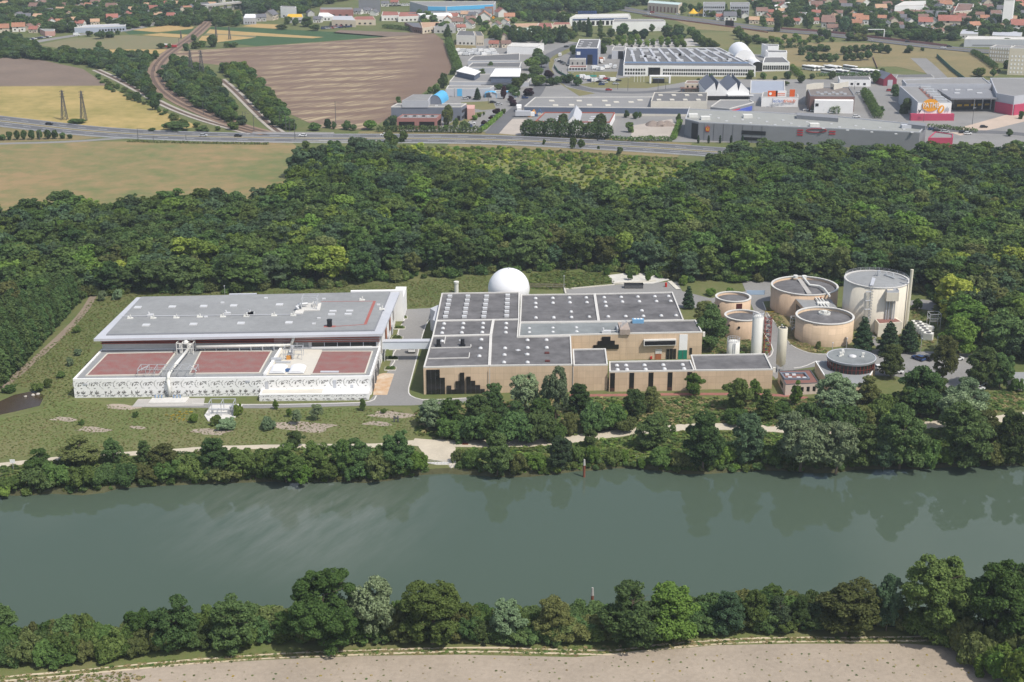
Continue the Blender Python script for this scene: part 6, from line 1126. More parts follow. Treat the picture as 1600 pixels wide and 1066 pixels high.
# large grey store with the emblem
hb = HF(1090, 219, 192); st_ = Bld('grey_superstore', 'very long grey-clad superstore with pale roof and a red and yellow emblem on its wall', [(1076, 171), (1139, 174), (1200, 176.5), (1309, 183), (1447, 197), (1437, 208), (1300, 201.5), (1200, 197.3), (1092, 192), (1070.6, 187)], hb, M_mgrey, M_roofl, pm=M_lgrey)
a, c = st_.poly[7], st_.poly[8]
def wallpt(px): t = (px - 1200) / (1092 - 1200); return (a[0] + (c[0] - a[0]) * t, a[1] + (c[1] - a[1]) * t)
def zw(px, py): return ZAT(wallpt(px)[1], py)
def plaque(pts, m, nm, root, d):
    q = []
    for px, py in pts: p = wallpt(px); q.append((p[0], p[1] - d, zw(px, py)))
    b = MB(); k = len(q); b.add(q + [(p[0], p[1] + .3, p[2]) for p in q], [tuple(range(k))] + [((i + 1) % k, i, i + k, (i + 1) % k + k) for i in range(k)]); return b.build(nm, m, root)
eb = plaque([(1103, 205), (1102.5, 200), (1103, 197.5), (1105, 199.3), (1106, 195.5), (1107, 199), (1109, 197.5), (1109.4, 200), (1109, 205), (1106.5, 206.4)], M_('emblem_red', (.5, .03, .03)), 'emblem', st_.t, .25)
for pg in ([(1103.6, 199.5), (1104.8, 199.6), (1104.8, 204.5), (1103.8, 204)], [(1105.6, 198), (1106.6, 198), (1106.6, 199.6), (1105.6, 199.6)], [(1105.3, 201), (1106.4, 201), (1107.2, 204.8), (1106, 204.8)], [(1107.3, 199.6), (1108.5, 199.4), (1108.3, 204), (1107.6, 204.4)]): plaque(pg, M_yel, 'emblem_mark', eb, .35)
for y0, y1 in ((203.8, 209.8), (214, 218.5)): plaque([(1160, y0), (1160, y1), (1197, y1 + 1.7), (1197, y0 + 1.7)], M_black, 'window', st_.t, .2)
plaque([(1078, 190), (1071.5, 189), (1071.5, 213), (1078, 214.6)], M_black, 'entrance', st_.t, 14.5) if False else None
st_.panel(9, 0, 1, .5, 1.2, M_dsteel, 'plinth') ; st_.panel(8, .05, .5, .2, hb - .8, M_black, 'entrance')
a2, c2 = st_.poly[6], st_.poly[7]
for i in range(7):
    p = wallpt(1101 + i * 15); b = MB(); b.box(p[0], p[1] - .1, .1, .12, .1, hb - .2); b.build('panel_joint', M_dsteel, st_.t)
def wall2(px): t = (px - 1300) / (1200 - 1300); return (a2[0] + (c2[0] - a2[0]) * t, a2[1] + (c2[1] - a2[1]) * t)
b = MB()
for cx, w, rows in ((1251, 9, 3), (1302 - 1, 10, 2)):
    for r in range(rows):
        for j in range(5): p = wall2(cx - w / 2 + j * w / 5 + .8); z = hb - 1.0 - r * 1.3; b.box(p[0], p[1] - .15, z - .7, w / 5 * .34, .1, .65)
el = [(1276 + 15.5 * math.cos(t), 201.8 + 3.0 * math.sin(t)) for t in [2 * math.pi * i / 40 for i in range(41)]]
for (ax1, ay1), (ax2, ay2) in zip(el, el[1:]):
    p, q = wall2(ax1), wall2(ax2); b.tube((p[0], p[1] - .2, ZAT(p[1], ay1 + 2.2)), (q[0], q[1] - .2, ZAT(q[1], ay2 + 2.2)), .22, 4)
b.build('red_lettering', M_('sign_red', (.40, .03, .04)), st_.t)
for px, py in ((1083, 183), (1102, 187), (1168, 184), (1295, 188), (1415, 200), (1272, 198)): st_.roofbox(px, py, 5, 4, 1.8, M_silo if px < 1400 else M_zinc)
for i in range(26): st_.roofbox(1110 + i * 12.6, 180 + i * .95 + (i % 3) * 4, 1.4, 1.2, .4)
for pg in ([(1245, 176), (1309, 180), (1310, 185), (1245, 180)], [(1420, 189), (1447, 193), (1446, 197), (1418, 194)]):
    w = [G(*p, hb + 2.2) for p in pg]; b = MB(); b.prism(w, hb, hb + 2.2); b.build('raised_screen', M_mgrey, st_.t)
# white factory with the arched hall
hf = HF(1080, 120, 104.5); fz = hf; wf = Bld('white_factory', 'long white two-storey factory with saw-tooth rooflights across its grey roof', [(978, 75.5), (1124, 75.5), (1181, 105), (974, 103.5)], hf, M_wpaint, M_roofd, pm=M_wpaint)
for z0 in (1.2, hf - 3.2): wf.row(2, 40, z0, z0 + 1.5, None, .01, .70, .7); wf.row(2, 8, z0, z0 + 1.5, None, .83, .99, .7)
wf.panel(2, .72, .81, .2, hf - .8, M_dglass, 'entrance')
for i in range(10):
    a, c = G(986 + i * 14.5, 77, hf), G(992 + i * 18.5, 97.5, hf); b = MB(); ribbon(b, [a, c], 1.9, hf + .5, thick=.5); b.build('rooflight', M_lgrey, wf.t)
for i in range(24): wf.roofbox(985 + (i * 37) % 165, 79 + (i * 13) % 18, 3 + i % 3, 3, 1.4, M_dome if i % 4 else M_steel)
b = MB(); a, c = G(976, 98.8, hf), G(1171, 99.3, hf); ribbon(b, [a, c], 1.0, hf + .9, thick=.9); b.build('blue_upstand', M_('roof_blue', (.22, .32, .48)), wf.t)
ah = thing('arched_hall', 'white arched membrane hall with dark glazed end standing beside the white factory', 'building', (*G(1183, 111), 0)); ya2 = G(1183, 111.5)[1]; xa2, xb2 = G(1175.5, 111.5)[0], G(1191.5, 111.5)[0]; zt = HF(1183, 111.5, 97) ; yb2 = G(1155, 88)[1]; shx = G(1155, 88)[0] - G(1183, 111.5)[0]; b = MB(); P = []; k = 12
for yy, dx in ((ya2, 0), (yb2, shx)):
    P += [(xa2 + dx, yy, 0)] + [((xa2 + xb2) / 2 + dx - (xb2 - xa2) / 2 * math.cos(math.pi * i / k), yy, zt * .62 + zt * .42 * math.sin(math.pi * i / k)) for i in range(k + 1)] + [(xb2 + dx, yy, 0)]
m_ = k + 3; b.add(P, [(i, i + 1, i + 1 + m_, i + m_) for i in range(m_ - 1)]); b.build('vault', M_ball_, ah, True); b = MB(); b.face([(p[0], p[1] + .3, p[2]) for p in P[:m_]]); b.build('glazed_end', M_dglass, ah)
Yf, Yb = G(1160, 92, 6)[1], G(1156, 79, 6)[1]; b = MB(); P = []
for yy, c0, c1 in ((Yf, G(1147, 92, 6)[0], G(1181, 92, 6)[0]), (Yb, G(1138, 79, 6)[0], G(1170, 79, 6)[0])): P += [((c0 + c1) / 2 - (c1 - c0) / 2 * math.cos(math.pi * i / k), yy, 5 + 7.5 * math.sin(math.pi * i / k)) for i in range(k + 1)]
b.add(P, [(i, i + 1, i + 2 + k, i + 1 + k) for i in range(k)]); b.build('rear_vault', M_ball_, ah, True); b = MB(); b.face(P[:k + 1]); b.build('rear_vault_end', M_wpaint, ah)
hw = HF(1234, 111.5, 99); wr = Bld('white_wing', 'white two-storey wing with ribbon windows right of the arched hall', [(1195, 90), (1223, 90), (1234, 99), (1191.5, 99)], hw, M_wpaint, M_roofd, pm=M_wpaint); [wr.row(2, 12, z, z + 1.4, None, .02, .98, .75) for z in (1.2, hw - 3)]
Bld('white_annex', 'white cladded annex stepping up behind the ribbon-windowed wing', [(1196, 79), (1229, 80), (1230, 83), (1200, 83)], 8, M_wpaint, M_roofd, pm=M_wpaint); Bld('white_annex', 'smaller white annex at the back of the arched hall', [(1190, 69.5), (1216, 70.5), (1217, 73), (1200, 73)], 9, M_wpaint, M_roofd, pm=M_wpaint)
gt = thing('entrance_gate', 'white framed gate lodge on the lawn before the factory', 'gate lodge', (*G(1031, 130), 0)); x0, y0 = G(1016, 130); x1, _ = G(1046, 130); b = MB(); b.box(x0, y0, 0, 1.2, 3, 4.5); b.box(x1, y0, 0, 1.2, 3, 4.5); b.box((x0 + x1) / 2, y0, 4.5, x1 - x0 + 1.2, 3, .8); b.build('frame', M_wpaint, gt); b = MB(); b.box((x0 + x1) / 2 - 1, y0 + 1, 0, 8, 5, 3.2); b.build('glazed_lodge', M_dglass, gt)
# blue cube
hq = HF(934, 101.5, 75.8); bc = Bld('blue_cube_hall', 'tall deep-blue cube hall with white roof edge and a black doorway', [(905, 62.3), (937.5, 62.3), (934, 75.8), (899.4, 75.8)], hq, M_blue, M_roofd, pm=M_wpaint); bc.panel(2, .23, .46, .1, 7.5, M_black, 'door'); bc.panel(2, .78, .95, hq - 4.8, hq - 2.4, M_wpaint, 'sign')
for i in range(6): bc.roofbox(910 + (i % 2) * 14 - i, 66 + i * 1.6, 2.2, 1.6, .4)
b = MB(); b.prism([bc.poly[1], bc.poly[2], (bc.poly[2][0] + .6, bc.poly[2][1]), (bc.poly[1][0] + .6, bc.poly[1][1])], 0, hq); b.build('white_side', M_lgrey, bc.t)
ca = Bld('concrete_office', 'small bare concrete office at the foot of the blue cube', [(892, 92), (915.5, 92), (915, 93.2), (890, 93.2)], HF(905, 104, 93), M_conc, M_roofg); ca.row(2, 3, 1.5, 3.2, M_black, f=.25)
ps = Bld('pink_roofed_shed', 'low shed with pinkish roof before the concrete office', [(890, 103), (917.5, 103), (917, 106.5), (888, 106.5)], HF(900, 111, 106.5), M_lgrey, M_pink); ps.row(2, 6, .8, 2, None)
gs_ = Bld('grey_shed', 'grey shed with black doorway between blue cube and white factory', [(959, 73.5), (978, 73.5), (976, 79.5), (956, 79.5)], HF(965, 92.5, 79.5), M_lgrey, M_roofg); gs_.panel(2, .1, .5, .1, 6, M_black, 'door')
wv_ = Bld('white_barn', 'white warehouse with rounded roof left of the street', [(800, 68), (850, 68.5), (838, 74.5), (792, 73.5)], HF(838, 85.5, 74.5), M_wpaint, M_lconc)
# saw-tooth shop, orange store, brown-roofed hall
hs_ = HF(1135, 157, 142); sw = thing('sawtooth_shop', 'white shop front with four grey saw-tooth gables and a dark canopy below', 'shop', (*G(1135, 157), 0)); xa, ya_ = G(1102, 142, hs_); xb, yb_ = G(1171, 142, hs_); yk = G(1135, 128, hs_)[1]; b = MB(); b.prism([(xa, ya_), (xb, yb_), (xb, yk), (xa, yk)], 0, hs_); b.build('wall', M_wpaint, sw); wv2 = (xb - xa) / 4
for i in range(4):
    x = xa + i * wv2; pk = x + (wv2 * .82 if i % 2 == 0 else wv2 * .18); zt = hs_ + 5.2; b = MB(); b.add([(x, ya_, hs_), (x + wv2, ya_, hs_), (pk, ya_, zt), (x, yk, hs_), (x + wv2, yk, hs_), (pk, yk, zt)], [(0, 2, 5, 3), (1, 4, 5, 2)]); r_ = b.build('roof', M_slate, sw); b = MB(); b.face([(x, ya_ + .05, hs_), (x + wv2, ya_ + .05, hs_), (pk, ya_ + .05, zt)]); b.face([(x, yk, hs_), (pk, yk, zt), (x + wv2, yk, hs_)]); b.build('gable', M_wpaint, r_)
b = MB(); b.box((xa + xb) / 2, ya_ - .2, .1, xb - xa - 1, .5, hs_ * .45); b.build('shop_front', M_dglass, sw); b = MB(); b.box((xa + xb) / 2 + 8, ya_ - 2, hs_ * .55, (xb - xa) * .58, 4, .9); b.build('canopy', M_wpaint, sw)
lh = HF(1090, 144, 131); lsh = Bld('cafe_house', 'beige flat-roofed restaurant house with brown pergolas before the saw-tooth shop', [(1073, 127), (1104, 127), (1102, 131), (1070, 131)], lh, M_hc, M_tileb); lsh.row(2, 4, 2.6, 4.2, M_dglass, f=.35); b = MB(); x, y = G(1080, 145); b.box(x, y + 2, 2.6, 14, 5, .4); [b.box(x - 6.5 + i * 3.2, y, 0, .3, .3, 2.6) for i in range(5)]; b.build('pergola', M_tileb, lsh.t)
dl = Bld('dark_showroom', 'low dark grey showroom behind the superstore with red and blue awnings', [(1125, 157), (1172, 157), (1178, 161), (1140, 171), (1110, 168)], 5.5, M_mgrey, M_roofg); dl.panel(2, .1, .9, 1.5, 4, M_('awning_blue', (.08, .12, .45)), 'blue_awning', .6); dl.panel(2, .6, .98, 4, 4.6, M_('awning_red', (.5, .05, .06)), 'red_awning', .5)
gk = Bld('grey_store_block', 'pale blue-grey two-step store block right of the saw-tooth shop', [(1173, 126.5), (1226, 127), (1227, 147), (1172, 147)], HF(1190, 158.5, 147), M_lgrey, M_('blue_grey_roof', (.33, .36, .42)))
ls = Bld('drive_store', 'small white store with orange signs and blue and orange lettering', [(1192, 145), (1247, 148.5), (1247.5, 153), (1190, 152.5)], HF(1220, 167, 152.7), M_wpaint, M_roofg); M_org = M_('sign_orange', (.72, .12, .015)); M_sgb = M_('sign_blue', (.03, .12, .42))
def signtext(txt, loc, size, m, root, rz=0.0, nm='lettering', ext=.08, xs=1.0):
    cu = bpy.data.curves.new(nm, 'FONT'); cu.body = txt; cu.size = size; cu.extrude = ext; cu.align_x = 'CENTER'; cu.align_y = 'CENTER'; o = bpy.data.objects.new(nm, cu); COL.objects.link(o)
    bpy.context.view_layer.update(); me = bpy.data.meshes.new_from_object(o.evaluated_get(bpy.context.evaluated_depsgraph_get())); bpy.data.objects.remove(o); o = bpy.data.objects.new(nm, me); COL.objects.link(o); me.materials.clear(); me.materials.append(m)
    o.parent = root; o.location = (loc[0] - root.location.x, loc[1] - root.location.y, loc[2] - root.location.z); o.rotation_euler = (rad(90), 0, rz); o.scale = (xs, 1, 1); return o
fa = ls.poly[3]; fb2 = ls.poly[2]; yw_ = min(fa[1], fb2[1]) - .35; xw = lambda px: G(px, 153, ls.h)[0]
signtext('leclerc', (xw(1216.5), yw_, ls.h - 2.0), 2.9, M_sgb, ls.t, 0, 'lettering', .1, .95); signtext('drive.fr', (xw(1233.5), yw_, ls.h - 2.0), 2.9, M_org, ls.t, 0, 'lettering', .1, .95)
b = MB(); x, y = xw(1208), fa[1] + 1; b.box(x, y, ls.h + .4, 6.0, .5, 3.6); sb_ = b.build('orange_sign', M_org, ls.t); b = MB(); b.box(xw(1221), y, ls.h + .4, 6.5, .5, 3.6); b.build('white_sign', M_wpaint, ls.t); b = MB(); b.tube((x - 1.5, y - .3, ls.h + 2.2), (x - 1.5, y - .4, ls.h + 2.2), .9, 16); b.build('sign_disc', M_wpaint, sb_)
for z in (1.2, 2.2): b = MB(); b.box(xw(1221), y - .3, ls.h + z, 5, .1, .35); b.build('sign_line', M_org, ls.t)
b = MB(); b.box(xw(1239), y + 1, ls.h, 3.2, .5, 4.6); b.build('orange_flag_sign', M_org, ls.t)
hb2 = HF(1300, 176, 152); br = Bld('brown_roofed_hall', 'brown flat-roofed hall with a white concrete front and two white hoods behind', [(1261, 138), (1327, 137.5), (1335.6, 151), (1266, 150.6)], hb2, M_('dark_brown_wall', (.17, .10, .085)), M_('brown_roof', (.19, .165, .15)), pm=M_mgrey)
hfb = HF(1300, 175.5, 156); pg = [G(1273, 152, hfb), G(1332, 151.5, hfb), G(1334, 158, hfb), G(1273, 157, hfb)]; b = MB(); b.prism(pg, 0, hfb); fw = b.build('white_front', M_wpaint, br.t)
for t in (.03, .13, .3, .42): x = pg[3][0] + (pg[2][0] - pg[3][0]) * t; b = MB(); b.box(x + 1, pg[3][1] - .1, hfb - 3.6, 2.2, .3, 1.8); b.build('window', M_dglass, fw)
x = pg[3][0] + (pg[2][0] - pg[3][0]) * .7; b = MB(); b.box(x, pg[3][1] - .1, .3, 8, .3, hfb - 1.2); b.build('entrance', M_brick, fw)
for pgx in ([(1272, 125), (1286, 124.5), (1287, 133), (1260, 136)], [(1298, 124.5), (1310, 125), (1326, 131), (1303, 135.5)]): w = [G(*p, hb2 + 2) for p in pgx]; b = MB(); b.prism(w, 0, [hb2 + 3.5, hb2 + 3.5, hb2, hb2]); b.build('white_hood', M_cream, br.t)
for i in range(8): br.roofbox(1278 + i * 6, 146 + (i % 2) * 2, 2, 1.6, .9, M_steel)
# cinema
hp = HF(1460, 188, 161); cn = Bld('cinema', 'white and magenta cinema with a big orange lettered oval on its front wall', [(1405.6, 135.6), (1447, 136), (1487, 161), (1434, 161)], hp, M_lgrey, M_roofg, pm=M_lgrey); cn.panel(2, 0, 1, hp * .39, hp, M_wpaint, 'white_front', .15)
f0, f1 = cn.poly[3], cn.poly[2]; b = MB(); b.box((f0[0] + f1[0]) / 2 - 1.0, f0[1] - .4, 0, f1[0] - f0[0] + 5.5, 3, hp * .385); b.build('magenta_base', M_cinred, cn.t)
yc = f0[1] - .3; xc = lambda px: G(px, 161, hp)[0]; zc_ = lambda py: ZAT(f0[1], py)
def oval(cx, cy, rx, ry, tilt, m, nm, d):
    X, Z = xc(cx), zc_(cy); s = PXM(161, hp); b = MB(); k = 36; q = []
    for i in range(k): t = 2 * math.pi * i / k; u, w = rx * s * math.cos(t), ry * s * 1.06 * math.sin(t); q.append((X + u * math.cos(tilt) - w * math.sin(tilt), yc - d, Z + u * math.sin(tilt) + w * math.cos(tilt)))
    b.add(q + [(p[0], yc + .2, p[2]) for p in q], [tuple(range(k))] + [((i + 1) % k, i, i + k, (i + 1) % k + k) for i in range(k)]); return b.build(nm, m, cn.t)
M_ylo = M_('sign_amber', (.78, .34, .02)); oval(1454, 164.5, 13.2, 9.2, rad(3), M_ylo, 'amber_oval', .3); oval(1471, 170.6, 4.6, 6.0, rad(-25), M_ylo, 'amber_oval', .3); oval(1471, 170.4, 1.4, 4.2, rad(-25), M_wpaint, 'oval_mark', .4)
signtext('PATHE', (xc(1454.3), yc - .45, zc_(164.5)), 4.3, M_wpaint, cn.t, 0, 'lettering', .1, .74)
X, Z = xc(1438), zc_(173.5); s = PXM(161, hp); q = [(-2.8, 1.2), (-2.2, 2.6), (-1.2, 1), (.6, 1.2), (1.6, 2.8), (2.4, 2.6), (3, 1.8), (2.2, 1.6), (1.6, -.4), (.4, -1.4), (.6, -3), (-.4, -3), (-.4, -1.4), (-2, -.4)]; b = MB(); b.face([(X + p[0] * s, yc - .25, Z + p[1] * s) for p in q]); b.build('rooster_silhouette', M_black, cn.t)
b = MB(); [b.box(xc(1478) + i * s * 1.3, yc - .15, zc_(175) + (i % 3) * .5, s * .8, .1, 2.2) for i in range(5)]; b.build('grey_mark', M_lgrey, cn.t)
for i in range(6): x, y = G(1445.5 + i * 5, 138.6 + i * 4.1, hp); b = MB(); b.box(x, y, hp, 6.5, 2.4, 1.5); u_ = b.build('roof_chiller', M_steel, cn.t)
b = MB(); ribbon(b, [G(1440, 138, hp), G(1462, 160, hp)], 4, hp + .12, thick=.1); b.build('pink_walkway', M_pink, cn.t)
hr_ = hp + 1; Bld('cinema_rear_block', 'long pale grey auditorium block behind the cinema front', [(1410, 126), (1487, 122.6), (1536, 122.6), (1549, 132.6), (1416, 132.6)], hr_, M_lgrey, M_roofg, pm=M_lgrey)
hcn = 8.5; cp = Bld('cinema_foyer', 'glazed foyer with a wide grey overhanging roof beside the lettered cinema front', [(1470, 143), (1545, 141), (1552, 150), (1492, 152)], hcn - .6, M_dglass, M_roofg, par=False); w = [G(*p, hcn + .4) for p in [(1465, 140), (1544, 139), (1565, 153), (1486, 153.5)]]; b = MB(); b.prism(w, hcn - .5, hcn + .4, bot=True); b.build('canopy', M_mgrey, cp.t)
for i in range(5): x, y = G(1496 + i * 13, 171.5); b = MB(); b.box(x, y + 1, 0, .6, .6, hcn - .4); b.build('column', M_wpaint, cp.t)
for i in range(5): cp.panel(2, .08 + .18 * i, .2 + .18 * i, 2.2, 3.4, M_yel, 'amber_panel', .2)
for px, py in ((1476, 141), (1496, 141), (1515, 141), (1495, 146), (1530, 146)): x, y = G(px, py, hcn + .4); b = MB(); b.box(x, y, hcn + .4, 3.4, 2, .5); b.build('rooflight', M_dome, cp.t)
rb = Bld('magenta_wing', 'grey-topped wing with magenta recessed front at the right of the cinema', [(1547, 123), (1625, 123), (1625, 147), (1585, 152), (1557, 147)], 11, M_lgrey, M_roofg, pm=M_lgrey); rb.panel(3, .02, .98, .1, 6.5, M_cinred, 'magenta_front', .5); rb.panel(2, .02, .98, .1, 6.5, M_cinred, 'magenta_front', .5); rb.row(3, 5, 3.4, 5.4, M_black, f=.7)
pw = Bld('pink_edged_store', 'small flat-roofed store edged in pink beside the parking hedge', [(1461, 207), (1489, 211), (1489, 217), (1450, 217)], 5, M_cinred, M_roofg, pm=M_cinred)
mg = thing('maroon_gable', 'maroon gabled building with white door behind the cinema car park', 'building', (*G(1390, 134), 0)); x0, y0 = G(1380, 134.5); x1, _ = G(1400.5, 134.5); b = MB(); zt = 8.5; L_ = 16; P = [(x0, y0, 0), (x1, y0, 0), (x1, y0, 4.5), ((x0 + x1) / 2, y0, zt), (x0, y0, 4.5)]; P += [(p[0] - 3, p[1] + L_, p[2]) for p in P]; b.add(P, [(0, 1, 2, 3, 4), (1, 6, 7, 2), (0, 4, 9, 5), (5, 9, 8, 7, 6)]); b.build('wall', M_maroon, mg); b = MB(); b.add([P[2], P[3], P[8], P[7], P[4], P[9]], [(0, 3, 2, 1), (1, 2, 5, 4)]); b.build('roof', M_slate, mg); b = MB(); b.box((x0 + x1) / 2, y0 - .1, .1, 3.4, .3, 4); b.build('door', M_lgrey, mg)
# big boxes further out
bm = Bld('blue_hypermarket', 'very long hypermarket with grey walls banded sky blue along the top', [(640, 3), (775, 3), (772, 7.5), (697, 11), (668, 10.5)], 10, M_lgrey, M_roofg); [bm.panel(i, .02, .98, 6.5, 10.2, M_sky, 'blue_band', .3) for i in (2, 3)]; bm.panel(2, .02, .2, 1, 8.5, M_tile, 'orange_panel', .5)
cdl = Bld('car_showroom', 'long white and blue car showroom beneath a row of blue roof letters', [(900, 23.5), (983, 22), (986, 27), (890, 29)], 7, M_wpaint, M_lconc); cdl.panel(2, .05, .95, 5.2, 6.4, M_blue, 'blue_band', .3); cdl.row(2, 12, .6, 4.2)
b = MB(); [b.box(G(905 + i * 3.2, 23, 7)[0], G(905, 23, 7)[1] + 2, 7.4, 2.2, .4, 2.8) for i in range(9)]; b.build('roof_lettering', M_blue, cdl.t)
Bld('white_warehouse', 'low white warehouse right of the car showroom', [(960, 30.5), (1035, 31), (1040, 34), (957, 35)], 8, M_wpaint, M_roofg)
for px, lab in (((1099, 4, 1133, 8), 'left of two grey office blocks behind the yellow tent'), ((1141, 4.5, 1171, 8.5), 'right of two grey office blocks behind the yellow tent')):
    o_ = Bld('office_block', lab, [(px[0], px[1]), (px[2], px[1]), (px[2], px[3]), (px[0], px[3])], 11, M_lgrey, M_roofg, pm=M_lgrey); [o_.row(2, 10, z, z + 1.6) for z in (1, 4.5, 8)]
rw = Bld('terrace_row', 'row of brick-fronted units under a pale green glass roof', [(1015, 1.2), (1066, 5), (1060, 8.5), (1012, 5)], 8, M_hc, M_('green_glass_roof', (.50, .62, .60))); rw.row(2, 8, .5, 5.5, M_tileb, f=.4)
X, Y = G(1090, 25); yt = thing('yellow_tent', 'bright yellow peaked marquee beside the motorway', 'marquee', (X, Y, 0)); b = MB(); w = 14 * PXM(25)
for q in (-.5, .5): b.lathe(X + q * w, Y, [(w * .56, 2.6), (w * .3, 4.4), (.2, 7.0)], 8)
b.build('canvas', M_yel, yt); b = MB(); [b.box(X + q * w * .48, Y + r * 4, 0, .3, .3, 2.8) for q in (-2, -1, 0, 1, 2) for r in (-1, 1)]; b.build('pole', M_steel, yt)
lw = Bld('long_white_depot', 'long white-grey depot beside the motorway at the right', [(1512, 57), (1640, 59.5), (1640, 63), (1507, 62)], HF(1530, 73.5, 62), M_lgrey, M_lconc); lw.panel(2, .05, .9, 1, 2, M_mgrey, 'plinth')
ap1 = Bld('apartment_block', 'beige four-storey apartment block with rows of pale windows by the hedge', [(1556, 71), (1582, 72), (1579, 77), (1546, 75)], HF(1560, 97, 75), M_hc, M_roofg); [ap1.row(2, 8, z, z + 1.6, M_wpaint, f=.5) for z in (1.2, 4, 6.8, 9.6)]
ap2 = Bld('apartment_block', 'cream apartment slab cut by the right edge of the view', [(1585, 72), (1650, 74), (1650, 78), (1578, 76)], HF(1590, 118, 77), M_('cream_slab', (.62, .56, .44)), M_roofg); [ap2.row(2, 12, z, z + 1.3, M_wpaint, f=.4) for z in (1.2, 4, 6.8, 9.6, 12.4)]
Bld('sports_hall', 'large grey sports hall with white walls among the suburb trees', [(1412, 3), (1447, 2), (1442, 9), (1398, 10)], 9, M_wpaint, M_lconc); Bld('school', 'large brown-roofed school block among houses', [(1497, 6), (1522, 7), (1518, 17), (1490, 19)], 7, M_hc, M_tileb)
Bld('white_tower', 'slim white tower block among trees at the upper right', [(1570, 0), (1586, 0), (1584, 2), (1569, 2)], 22, M_wpaint, M_roofg)
lg = Bld('long_grey_school', 'long low blue-grey school building beside the suburb street', [(135, 40), (197, 37.5), (196, 41), (152, 43), (116, 44)], HF(150, 51, 43), M_('blue_grey_cladding', (.36, .40, .47)), M_lgrey); lg.row(2, 9, 1, 2.6); Bld('brick_annex', 'low pink brick annex left of the blue-grey school', [(62, 46), (86, 46.5), (85, 49), (70, 49)], 4, M_pinkw, M_roofg)
for lab, px, h_, wm, rm in (('dark-roofed white house block beside the ploughed field', [(717, 48), (740, 49), (743, 56), (713, 55)], 8, M_hw, M_roofd), ('cream house block attached to the dark-roofed white one', [(741, 49), (752, 49.5), (756, 56), (744, 56)], 8, M_hc, M_roofd), ('pale yellow long-roofed barn at the top of the ploughed field', [(657, 35), (688, 34.5), (684, 40), (660, 44)], 5, M_hc, M_tilep), ('dark timber barn joined to the yellow-roofed barn', [(632, 35), (655, 35.5), (660, 44), (645, 42)], 5, M_tileb, M_tileg), ('grey sheds right of the yellow-roofed barn', [(680, 36), (709, 36), (712, 43), (678, 43)], 5, M_hg, M_roofg), ('left of two long red-roofed barns above the ploughed field', [(598, 18), (622, 18.5), (624, 24), (596, 24.5)], 5, M_hw, M_tile2), ('right of two long red-roofed barns above the ploughed field', [(624, 19), (652, 19), (655, 25), (622, 26)], 5, M_hw, M_tile2), ('white workshop with open dark end', [(652, 21), (704, 20), (707, 24.5), (660, 26)], 6, M_wpaint, M_wpaint), ('yellow-roofed workshop behind the crop strips', [(450, 22), (472, 22), (474, 27), (446, 27.5)], 5, M_lgrey, M_yel), ('white box building left of the red-roofed shed', [(500, 17), (507, 17), (525, 26), (497, 26)], 4, M_wpaint, M_wpaint), ('pale grey saw-roofed factory range', [(520, 25), (550, 25), (556, 32), (518, 31)], 6, M_hc, M_lgrey), ('red-roofed shed with cream end wall', [(557, 26), (583, 25.5), (587, 31), (545, 31)], 5, M_hc, M_tile2), ('brick brown factory block behind', [(500, 12), (550, 12), (552, 15), (500, 15)], 7, M_brick, M_roofg), ('white flat block of flats among trees', [(440, 9), (462, 10), (463, 12), (438, 11)], 10, M_wpaint, M_roofg), ('grey tower block at the top of the view', [(560, -6), (594, -6), (594, -3), (560, -3)], 14, M_mgrey, M_roofg), ('white warehouse right of the railway bridge', [(383, 22), (400, 22), (400, 28), (380, 28)], 6, M_lgrey, M_wpaint), ('pale green roofed pavilion behind the poplars', [(808, 43), (832, 43), (835, 50), (806, 50)], 4, M_hc, M_('pale_green_roof', (.48, .58, .50))), ('red-roofed supermarket behind the poplars', [(842, 36), (862, 36), (864, 44), (838, 45)], 5, M_hc, M_tile2), ('second red-roofed supermarket wing behind the poplars', [(866, 35), (890, 35), (892, 38), (862, 39)], 5, M_hc, M_tile2), ('white canopy of the filling station', [(862, 22), (886, 23.5), (886, 25), (862, 25)], 5, M_wpaint, M_wpaint), ('low beige market hall left of the red roofs', [(804, 37), (842, 36), (838, 42), (803, 42)], 5, M_hc, M_tilep), ('long white roofed depot at the edge of the wood, upper right', [(1210, 8), (1238, 2), (1232, 6), (1212, 14)], 5, M_wpaint, M_wpaint), ('white and grey bakery block left of the slate houses', [(1246, 19), (1261, 19), (1260, 22), (1245, 22)], 5, M_wpaint, M_roofg), ('grey industrial roofs beside the white depot', [(1503, 45), (1530, 47), (1528, 53), (1500, 53)], 4, M_hg, M_lgrey), ('grey industrial roofs right of the big white depot', [(1552, 48), (1598, 50), (1595, 57), (1550, 55)], 4, M_hg, M_lgrey), ('long grey house with white gable behind the buses', [(1310, 119), (1358, 120), (1361, 125), (1312, 124.5)], 4.5, M_wpaint, M_roofd), ('flat-roofed shed on the far car park', [(1402, 117), (1455, 116), (1460, 121), (1400, 121.5)], 4, M_hg, M_roofd)):
    Bld('shed' if h_ < 6 else 'block', lab, px, h_, wm, rm, par=False).row(len(px) - 2, 4, 1, 2.4, None, .1, .9, .4)
